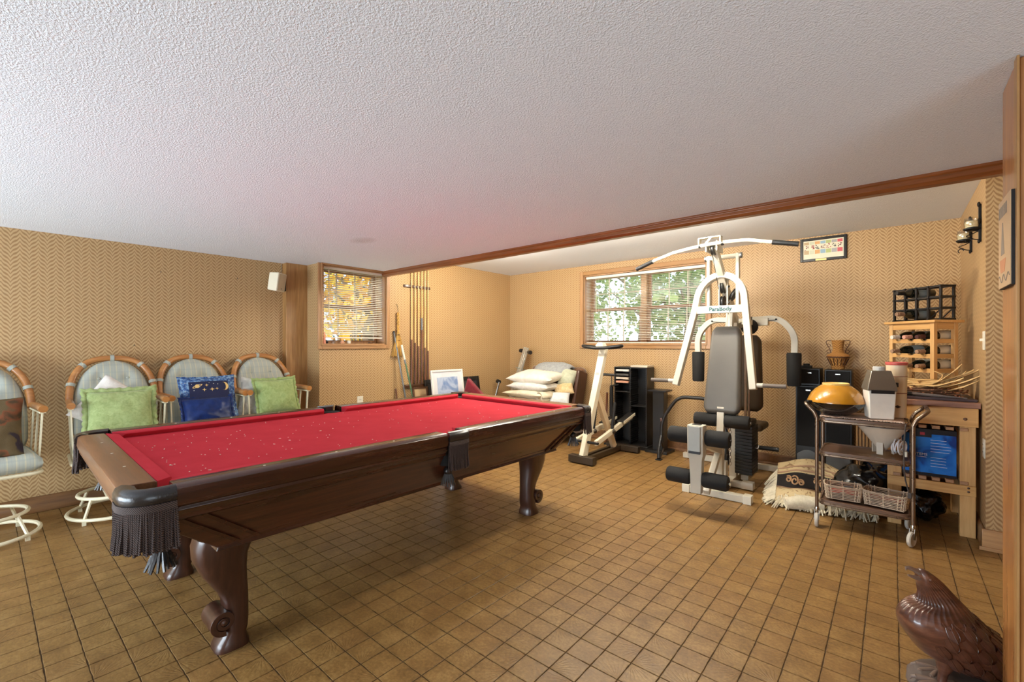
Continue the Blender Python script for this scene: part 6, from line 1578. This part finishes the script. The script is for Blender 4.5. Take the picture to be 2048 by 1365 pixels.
mb.build('fringe', RUGF, rug, kind='stuff')
MB().tube([V((-0.62, 3.93, 0.045)), V((-0.52, 3.98, 0.06)), V((-0.40, 4.03, 0.055))], [0.04, 0.055, 0.05], 12).build('rolled_hem', RUGF, rug)
# black bin bags
BAG = M('bin_bag', (10, 10, 11), 0.22, var=0.3, coat=0.4)
def bag(label, c, rx, ry, rz_, seed):
    t = thing('bin_bag', label, 'garbage bag', (c[0], c[1], 0), 0)
    def f(u, v):
        a = 2*pi*u; b = pi*v; d = V((sin(b)*cos(a), sin(b)*sin(a), cos(b))); k = 1+0.28*noise.noise(d*2.2+V((seed, 0, 0)))+0.16*abs(noise.noise(d*6+V((0, seed, 0))))
        p = V((c[0]+d.x*rx*k, c[1]+d.y*ry*k, c[2]+d.z*rz_*k)); p.z = max(0.004, p.z); return p
    MB().grid(f, 40, 26).build('bag_body', BAG, t, ang=50)
    MB().tube([V((c[0], c[1], c[2]+rz_*0.85)), V((c[0]-0.02, c[1]-0.01, c[2]+rz_*1.1)), V((c[0]-0.05, c[1]-0.02, c[2]+rz_*1.15))], [0.03, 0.014, 0.03], 9).build('tied_neck', BAG, t)
bag('black bin bag lying on the floor behind the cart', (-0.13, 4.33, 0.17), 0.20, 0.17, 0.165, 1)
bag('black bin bag under the work table next to the cart wheel', (0.16, 4.36, 0.12), 0.11, 0.14, 0.115, 5)
# striped panel / basket behind cart
hs = thing('ribbed_hamper', 'brown ribbed hamper behind the cart under the work table edge', 'hamper', (-0.10, 4.80, 0))
MB().box(-0.235, 0.05, 4.76, 5.02, 0.0, 0.62).build('hamper_body', M('hamper_dark', (92, 66, 42), 0.7), hs, bevel=0.006)
base = None
for k in range(13):
    x = -0.23+k*0.0222
    if base is None: base = MB().tube([V((x, 4.757, 0.01)), V((x, 4.757, 0.61))], 0.008, 6).build('rib', M('hamper_rib', (140, 104, 64), 0.7), hs)
    else: share(base, 'rib', hs, (k*0.0222, 0, 0))
# ================================================================ sconces, prints
IRON = M('wrought_iron', (22, 20, 20), 0.5, 0.4, var=0.2)
def clear_mat():
    t = NT('clear_glass'); tr = t.n('ShaderNodeBsdfTransparent'); gl = t.n('ShaderNodeBsdfGlossy'); mx = t.n('ShaderNodeMixShader')
    tr.inputs[0].default_value = (0.93, 0.93, 0.92, 1); gl.inputs['Roughness'].default_value = 0.05; mx.inputs[0].default_value = 0.14
    t.l(tr.outputs[0], mx.inputs[1]); t.l(gl.outputs[0], mx.inputs[2]); t.l(mx.outputs[0], t.out.inputs[0]); return t.m
CLEAR = clear_mat(); WAX = M('candle_wax', (236, 222, 180), 0.5, var=0.05)
def sconce(label, y):
    t = thing('candle_sconce', label, 'sconce', (XR, y, 1.89), 0, 'iron candle sconces on the right wall'); x = XR-0.008
    MB().box(x-0.006, XR-0.001, y-0.008, y+0.008, 1.90, 2.14).build('back_bar', IRON, t, bevel=0.002)
    for z, r in ((2.14, 0.017), (2.03, 0.022), (1.905, 0.014)):
        MB().ball((x-0.004, y, z), r, 12, sx=0.5).build('finial', IRON, t)
    MB().tube([V((x, y, 1.975)), V((x-0.034, y, 1.978))], 0.006, 6).build('arm', IRON, t)
    MB().lathe([(0.001, 1.975), (0.030, 1.977), (0.040, 1.985), (0.041, 1.992), (0.036, 1.99), (0.001, 1.988)], (x-0.036, y, 0), 20).build('drip_plate', IRON, t)
    MB().tube([V((x-0.0-0.055*sin(pi*k/14)-0.006*cos(k), y, 1.97-0.055*k/14)) for k in range(15)], 0.003, 5).build('scroll', IRON, t)
    MB().tube([V((x-0.05+0.014*cos(2*pi*k/16), y, 1.915+0.014*sin(2*pi*k/16))) for k in range(12)], 0.0028, 5).build('scroll', IRON, t)
    g = MB().lathe([(0.001, 1.991), (0.028, 1.992), (0.037, 2.01), (0.037, 2.035), (0.034, 2.058), (0.032, 2.058), (0.034, 2.034), (0.034, 2.011), (0.026, 1.996), (0.001, 1.995)], (x-0.036, y, 0), 24).build('glass_cup', CLEAR, t)
    MB().lathe([(0.001, 1.996), (0.030, 1.997), (0.032, 2.03), (0.028, 2.038), (0.001, 2.036)], (x-0.036, y, 0), 20).build('candle', WAX, t)
    MB().tube([V((x-0.036, y, 2.036)), V((x-0.035, y, 2.046))], 0.0012, 4).build('wick', IRON, t)
sconce('black iron candle sconce nearer the wooden partition', 4.118)
sconce('black iron candle sconce nearer the back corner', 4.55)
fp = thing('wall_print', 'black framed print with rows of coloured squares high on the back wall', 'picture', (-0.516, YB, 2.05))
fx0, fx1, fz0, fz1 = -0.702, -0.330, 2.055, 2.282
BF = M('black_frame', (28, 25, 24), 0.3)
for nm, a in (('frame_side', (fx0, fx0+0.024, fz0, fz1)), ('frame_side', (fx1-0.024, fx1, fz0, fz1)), ('frame_rail', (fx0+0.024, fx1-0.024, fz0, fz0+0.024)), ('frame_rail', (fx0+0.024, fx1-0.024, fz1-0.024, fz1))):
    MB().box(a[0], a[1], YB-0.022, YB-0.001, a[2], a[3]).build(nm, BF, fp, bevel=0.003)
MB().box(fx0+0.02, fx1-0.02, YB-0.012, YB-0.004, fz0+0.02, fz1-0.02).build('mat_board', M('print_paper', (228, 222, 196), 0.4), fp)
MB().box(-0.575, -0.488, YB-0.0235, YB-0.0215, fz0+0.002, fz0+0.020).build('name_plate', M('gold_plate', (226, 190, 124), 0.3, 0.4), fp)
cols_ = [(186, 160, 120), (206, 206, 178), (214, 162, 104), (150, 180, 196), (176, 186, 120), (168, 164, 162), (206, 92, 98)]
rng = random.Random(2)
for k in range(7):
    xa = fx0+0.032+k*0.0445
    for r, (za, zb) in enumerate(((fz0+0.072, fz0+0.110), (fz0+0.165, fz0+0.192))):
        MB().box(xa, xa+0.040, YB-0.0132, YB-0.0118, za, zb).build('print_square', M('sq_%d' % k, cols_[k], 0.5), fp)
    pic = MB()
    for q in range(9):
        u, w = xa+rng.uniform(0.002, 0.032), fz0+0.112+rng.uniform(0, 0.042); pic.box(u, u+rng.uniform(0.005, 0.012), YB-0.0132, YB-0.0118, w, w+rng.uniform(0.004, 0.010))
    pic.build('print_scene', M('scene_%d' % (k % 3), [(120, 60, 48), (160, 70, 66), (60, 54, 50)][k % 3], 0.5), fp, kind='stuff')
po = thing('wine_poster', 'small plaque picture with a grey bottle shape and thick black edge on the wooden partition', 'picture', (0.270, 2.05, 1.43))
py0, py1, pz0, pz1 = 1.957, 2.150, 1.425, 1.705
MB().box(0.2655, 0.2768, py0, py1, pz0, pz1).build('plaque_edge', M('black_edge', (20, 19, 18), 0.6, bump=0.3, bscale=200), po, bevel=0.001)
MB().box(0.2635, 0.2660, py0+0.003, py1, pz0+0.002, pz1-0.001).build('plaque_print', M('tan_print', (206, 172, 132), 0.35), po)
def pl(y0_, y1_, z0_, z1_, m, nm='print_shape'): MB().box(0.2628, 0.2637, y0_, y1_, z0_, z1_).build(nm, m, po)
PG = M('print_grey', (140, 126, 112), 0.5); PO = M('print_orange', (204, 136, 92), 0.5)
for k, (a, b) in enumerate(((2.14, 2.120), (2.112, 2.095), (2.088, 2.070), (2.062, 2.040), (2.032, 2.010))): pl(b, a, 1.650, 1.685, PG, 'print_letter')
MB().prism([V((0.2628, 2.105, 1.53)), V((0.2628, 2.05, 1.53)), V((0.2628, 2.065, 1.585)), V((0.2628, 2.074, 1.63)), V((0.2628, 2.084, 1.63)), V((0.2628, 2.094, 1.585))], (0.0009, 0, 0)).build('print_bottle', PG, po)
MB().prism([V((0.2628, 2.125, 1.515)), V((0.2628, 2.03, 1.515)), V((0.2628, 2.045, 1.475)), V((0.2628, 2.110, 1.475))], (0.0009, 0, 0)).build('print_pot', PO, po)
MB().tube([V((0.2632, 1.97+0.17*k/20, 1.455+0.012*sin(k*0.75))) for k in range(21)], 0.0012, 4).build('print_vine', PG, po)

# small things on the sill of the small window
def sill_item(label, y, x, prof, mat, mat2=None):
    t = thing('sill_ornament', label, 'ornament', (x, y, 1.252), 0, 'ornaments on the small window sill')
    c = V((x, y, 1.252)); MB().lathe(prof, c, 16).build('body', mat, t)
    zt = prof[-1][1]; MB().lathe([(0.001, zt-0.002), (max(0.004, prof[-2][0]*0.7), zt-0.001), (0.001, zt+0.006)], c, 12).build('top', mat2 or mat, t)
sill_item('dark squat pot at the left end of the small window sill', 2.335, XW-0.03, [(0.001, 0), (0.022, 0), (0.026, 0.02), (0.018, 0.034), (0.001, 0.036)], BLACK)
sill_item('clear glass jar on the small window sill next to the dark pot', 2.42, XW-0.035, [(0.001, 0), (0.024, 0), (0.026, 0.025), (0.020, 0.036), (0.001, 0.037)], CLEAR, STEEL)
sill_item('pinkish shell like ornament on the small window sill', 2.52, XW-0.03, [(0.001, 0), (0.020, 0), (0.024, 0.014), (0.010, 0.03), (0.001, 0.033)], M('shell_pink', (222, 166, 130), 0.5))
sill_item('white cup on the small window sill', 2.60, XW-0.035, [(0.001, 0), (0.018, 0), (0.022, 0.032), (0.020, 0.033), (0.001, 0.031)], WHITE_PLASTIC)
sill_item('low dark dish on the right half of the small window sill', 2.87, XW-0.03, [(0.001, 0), (0.03, 0), (0.036, 0.012), (0.034, 0.014), (0.001, 0.012)], DARKW, M('brass_bit', (190, 150, 80), 0.4))
t = thing('sill_cone', 'salmon pink cone standing at the left jamb of the small window', 'ornament', (XW-0.045, 2.303, 1.252))
MB().lathe([(0.001, 0), (0.018, 0.0), (0.016, 0.06), (0.008, 0.11), (0.001, 0.125)], (XW-0.012, 2.306, 1.252), 14).build('cone', M('salmon', (226, 150, 120), 0.5), t); MB().lathe([(0.001, 0), (0.019, 0.0), (0.019, 0.008), (0.001, 0.009)], (XW-0.012, 2.306, 1.252), 14).build('foot', M('salmon', (226, 150, 120), 0.5), t)

# ================================================================ carved eagle
EW = NT('carved_mahogany'); _co = EW.coords('Object', (9, 9, 40)); _f = EW.noise(_co, 1.0, 5, 0.6, 0.4)
EW.col(EW.ramp(_f, [(0.3, srgb((58, 33, 26))), (0.55, srgb((98, 60, 45))), (0.75, srgb((132, 86, 62)))])); EW.set(rough=0.30, coat=0.5); EW.bump(_f, 0.1, 0.002); EAG = EW.m
PALE = M('worn_wood', (128, 106, 92), 0.55, var=0.15, scale=20)
S = 1.65/900.0
eb = V((0.125, 2.285, 0)) ; EC = V((0,0,CAM_H))+_F*1.65+_R*((1908-1024)/FPX*1.65); EC.z = 0
eg = thing('carved_eagle', 'carved mahogany eagle with raised open beak on the floor', 'wood carving', (EC.x, EC.y, 0))
def E3(px, py, d=0.0):       # carving plane through EC, d towards the camera
    return EC+_R*((px-1908)*S)-_F*d+V((0, 0, CAM_H-(py-HOR)*S))
prof_b = [((1837,1141),(1838,1159),0.016), ((1845,1138),(1839,1168),0.026), ((1860,1146),(1841,1181),0.034), ((1880,1162),(1843,1196),0.043), ((1902,1186),(1839,1207),0.056), ((1926,1211),(1817,1214),0.074), ((1949,1237),(1806,1232),0.092), ((1974,1256),(1810,1256),0.104), ((1996,1279),(1828,1283),0.108), ((2007,1303),(1850,1307),0.100), ((2007,1327),(1888,1323),0.084), ((1999,1345),(1930,1338),0.058), ((1988,1358),(1955,1352),0.032)]
# resample the sections smoothly
def catmull(P_, t_):
    n = len(P_)-1; i = min(int(t_*n), n-1); f = t_*n-i; p0, p1, p2, p3 = P_[max(0, i-1)], P_[i], P_[i+1], P_[min(n, i+2)]
    return tuple(0.5*((2*b)+(c-a)*f+(2*a-5*b+4*c-d)*f*f+(-a+3*b-3*c+d)*f**3) for a, b, c, d in zip(p0, p1, p2, p3))
secs = [(a[0], a[1], b[0], b[1], w) for a, b, w in prof_b]
NS, NR = 70, 240
def eagle_ring(t_, k):
    bx1, by1, fx1, fy1, w = catmull(secs, t_)
    a = 2*pi*k/NR
    mid = ((bx1+fx1)/2, (by1+fy1)/2); hx, hy = (bx1-fx1)/2, (by1-fy1)/2
    groove = 0.0
    amp = max(0.0, min(1, (t_-0.10)/0.12))*max(0.0, min(1, (0.50-t_)/0.06))
    groove = -amp*0.0042*abs(sin(a*17))**0.6
    c, s = cos(a), sin(a)
    e = 0.92
    cc = abs(c)**e*(1 if c >= 0 else -1); ss = abs(s)**e*(1 if s >= 0 else -1)
    return E3(mid[0]+hx*cc, mid[1]+hy*cc, ss*(w+groove))+_R*(c*groove)
rings = [[eagle_ring(i/NS, k) for k in range(NR)] for i in range(NS+1)]
body = MB().loft(rings).build('body', EAG, eg, ang=70)
MB().loft([[E3(x+dx, y+dy, d) for dx, dy, d in q] for x, y, q in ((1840, 1147, [(0,-7,0),(0,0,0.014),(0,6,0),(0,0,-0.014)]), (1828, 1141, [(0,-5,0),(0,0,0.010),(0,4,0),(0,0,-0.010)]), (1818, 1136, [(0,-4,0),(0,0,0.007),(0,4,0),(0,0,-0.007)]), (1811, 1136, [(0,-3,0),(0,0,0.004),(0,4,0),(0,0,-0.004)]), (1812, 1142, [(-1,-1,0),(0,0,0.002),(1,1,0),(0,0,-0.002)]))]).build('upper_beak', PALE, eg)
MB().loft([[E3(x+dx, y+dy, d) for dx, dy, d in q] for x, y, q in ((1840, 1158, [(0,-5,0),(0,0,0.012),(0,5,0),(0,0,-0.012)]), (1828, 1155, [(0,-4,0),(0,0,0.008),(0,4,0),(0,0,-0.008)]), (1816, 1151, [(0,-2,0),(0,0,0.004),(0,2,0),(0,0,-0.004)]))]).build('lower_beak', PALE, eg)
for s in (-1, 1):
    ey = MB().ball(E3(1847, 1153, s*0.027), 0.007, 12).build('eye', EAG, eg)
    MB().tube([E3(1846+3.2*cos(2*pi*k/16), 1153+3.2*sin(2*pi*k/16), s*0.0295) for k in range(16)], 0.0012, 5, closed=True).build('eye_rim', EAG, ey)
# feathers laid in rows over both flanks
def surf(t_, a):
    k = a/(2*pi)*NR; i = int(math.floor(k)); f = k-i
    return eagle_ring(t_, i).lerp(eagle_ring(t_, i+1), f)
def feather_mesh(L, W):
    mb = MB(); n, m = 8, 4
    def f(u, v):
        w = W*(0.75+0.25*sin(pi*min(1, u*0.9)))*sqrt(max(0.0, 1-max(0, (u-0.62)/0.38)**2)); a = 2*v-1
        return V((u*L, a*w/2, 0.003*(1-a*a)+0.0025*u))
    mb.grid(f, n, m); mb.tube([f(u/5, 0.5)+V((0, 0, 0.0006)) for u in range(6)], 0.0008, 4)
    rim = [f(u/n, 0) for u in range(n+1)]+[f(1, 0.5)]+[f(1-u/n, 1) for u in range(n+1)]
    mb.tube(rim, 0.0011, 4)
    me_o = mb.build('feather_src', EAG, None, ang=60); me = me_o.data; bpy.data.objects.remove(me_o); return me
FM = [feather_mesh(0.052, 0.032), feather_mesh(0.062, 0.036), feather_mesh(0.085, 0.036)]
inv = ROOTM[eg.name].inverted()
for row, (t_, n, kind) in enumerate(((0.47, 17, 0), (0.545, 17, 0), (0.615, 16, 0), (0.685, 15, 1), (0.755, 14, 1), (0.825, 12, 2), (0.89, 9, 2))):
    for k in range(n):
        a = 2*pi*(k+0.5*(row % 2))/n
        if cos(a) < ((-0.45, -0.62, -0.88)[min(row, 2)] if sin(a) > 0 else (-0.1, -0.2, -0.5)[min(row, 2)]): continue
        p = surf(t_, a); px_ = surf(min(1, t_+0.03), a)-p; pa = surf(t_, a+0.12)-p
        if px_.length < 1e-5: continue
        x = px_.normalized(); nn = pa.cross(px_).normalized()
        mid = EC+_R*((catmull(secs, t_)[0]+catmull(secs, t_)[2])/2-1908)*S; mid.z = CAM_H-((catmull(secs, t_)[1]+catmull(secs, t_)[3])/2-HOR)*S
        if nn.dot(p-mid) < 0: nn = -nn
        y = nn.cross(x).normalized(); nn = x.cross(y)
        Mx = Matrix((x, y, nn)).transposed().to_4x4(); Mx.translation = p+nn*0.0005
        o = bpy.data.objects.new('feather', FM[kind]); COL.objects.link(o); o.parent = eg; o.matrix_local = inv @ Mx
# scalloped edge of the neck hackles
for k in range(20):
    a = 2*pi*k/20
    if cos(a) < (-0.55 if sin(a) > 0 else 0.0): continue
    p = surf(0.455, a); q = surf(0.50, a); w = (surf(0.455, a+0.13)-surf(0.455, a-0.13))/2
    nn = w.cross(q-p).normalized()
    if nn.dot(p-surf(0.455, a+pi)) < 0: nn = -nn
    pts = [p-w+nn*0.003, p+(q-p)*0.5-w*0.8+nn*0.004, q+nn*0.004, p+(q-p)*0.5+w*0.8+nn*0.004, p+w+nn*0.003]
    MB().tube(fillet(pts, 0.01, 4), 0.0018, 5).build('hackle_edge', EAG, eg)
# folded wing ridge, tail, legs, claws, rock
for s in (-1, 1):
    MB().loft([[E3(x, y, s*(w+dd))+V((0, 0, dz)) for dd, dz in ((0.0, 0.012), (0.012, 0.0), (0.0, -0.012), (-0.012, 0.0))] for x, y, w in ((1938, 1262, 0.092), (1958, 1290, 0.100), (1978, 1318, 0.092), (1995, 1342, 0.064), (2004, 1356, 0.045))]).build('wing_ridge', EAG, eg, ang=70)
MB().loft([[E3(x+dx, y, d) for dx, d in ((-hw_, -0.045), (-hw_, 0.045), (hw_, 0.04), (hw_, -0.04))] for x, y, hw_ in ((1970, 1330, 16), (1978, 1350, 14), (1984, 1372, 11))], smooth=False).build('tail', EAG, eg, bevel=0.006)
for px_, d in ((1868, 0.035), (1900, -0.03)):
    MB().loft([[E3(px_+dx+r*cos(2*pi*k/14)/S, y, d+r*sin(2*pi*k/14)) for k in range(14)] for dx, y, r in ((8, 1296, 0.036), (4, 1318, 0.026), (0, 1334, 0.014), (-3, 1350, 0.013), (-4, 1362, 0.018))]).build('leg', EAG, eg, ang=70)
    for j, (ax, ad) in enumerate(((-1, 0.035), (-1.15, 0.0), (-0.9, -0.035), (0.7, 0.0))):
        b0 = E3(px_-4, 1358, d); tip = E3(px_-4+ax*36, 1366, d+ad)
        tp = [b0, b0.lerp(tip, 0.5)+V((0, 0, 0.014)), tip]; tp[2].z = 0.030
        toe = MB().tube(tp, [0.014, 0.012, 0.009], 10).build('toe', PALE, eg)
        MB().tube([tp[2], tp[2]+(tp[2]-tp[1]).normalized()*0.012+V((0, 0, -0.004)), tp[2]+(tp[2]-tp[1]).normalized()*0.018+V((0, 0, -0.018))], [0.007, 0.005, 0.001], 8).build('claw', PALE, toe)
def rock(u, v):
    a = 2*pi*u; r = 1-0.5*v*v if v < 0.98 else 0.5
    k = 1+0.12*noise.noise(V((cos(a)*1.5, sin(a)*1.5, v*2)))
    c = E3(1905, 1371, 0.0); rr = (0.13*k)*(1-0.25*v) if v < 0.7 else 0.13*k*(1-0.25*0.7)*(1-(v-0.7)/0.3)
    return V((c.x, c.y, 0))+_R*(rr*1.1*cos(a))+_F*(rr*0.85*sin(a))+V((0, 0, 0.034*min(1, v/0.7)))
MB().grid(rock, 36, 12).build('rock_base', M('rock_wood', (96, 82, 74), 0.6, var=0.2, scale=16, bump=0.4, bscale=40), eg, ang=70)
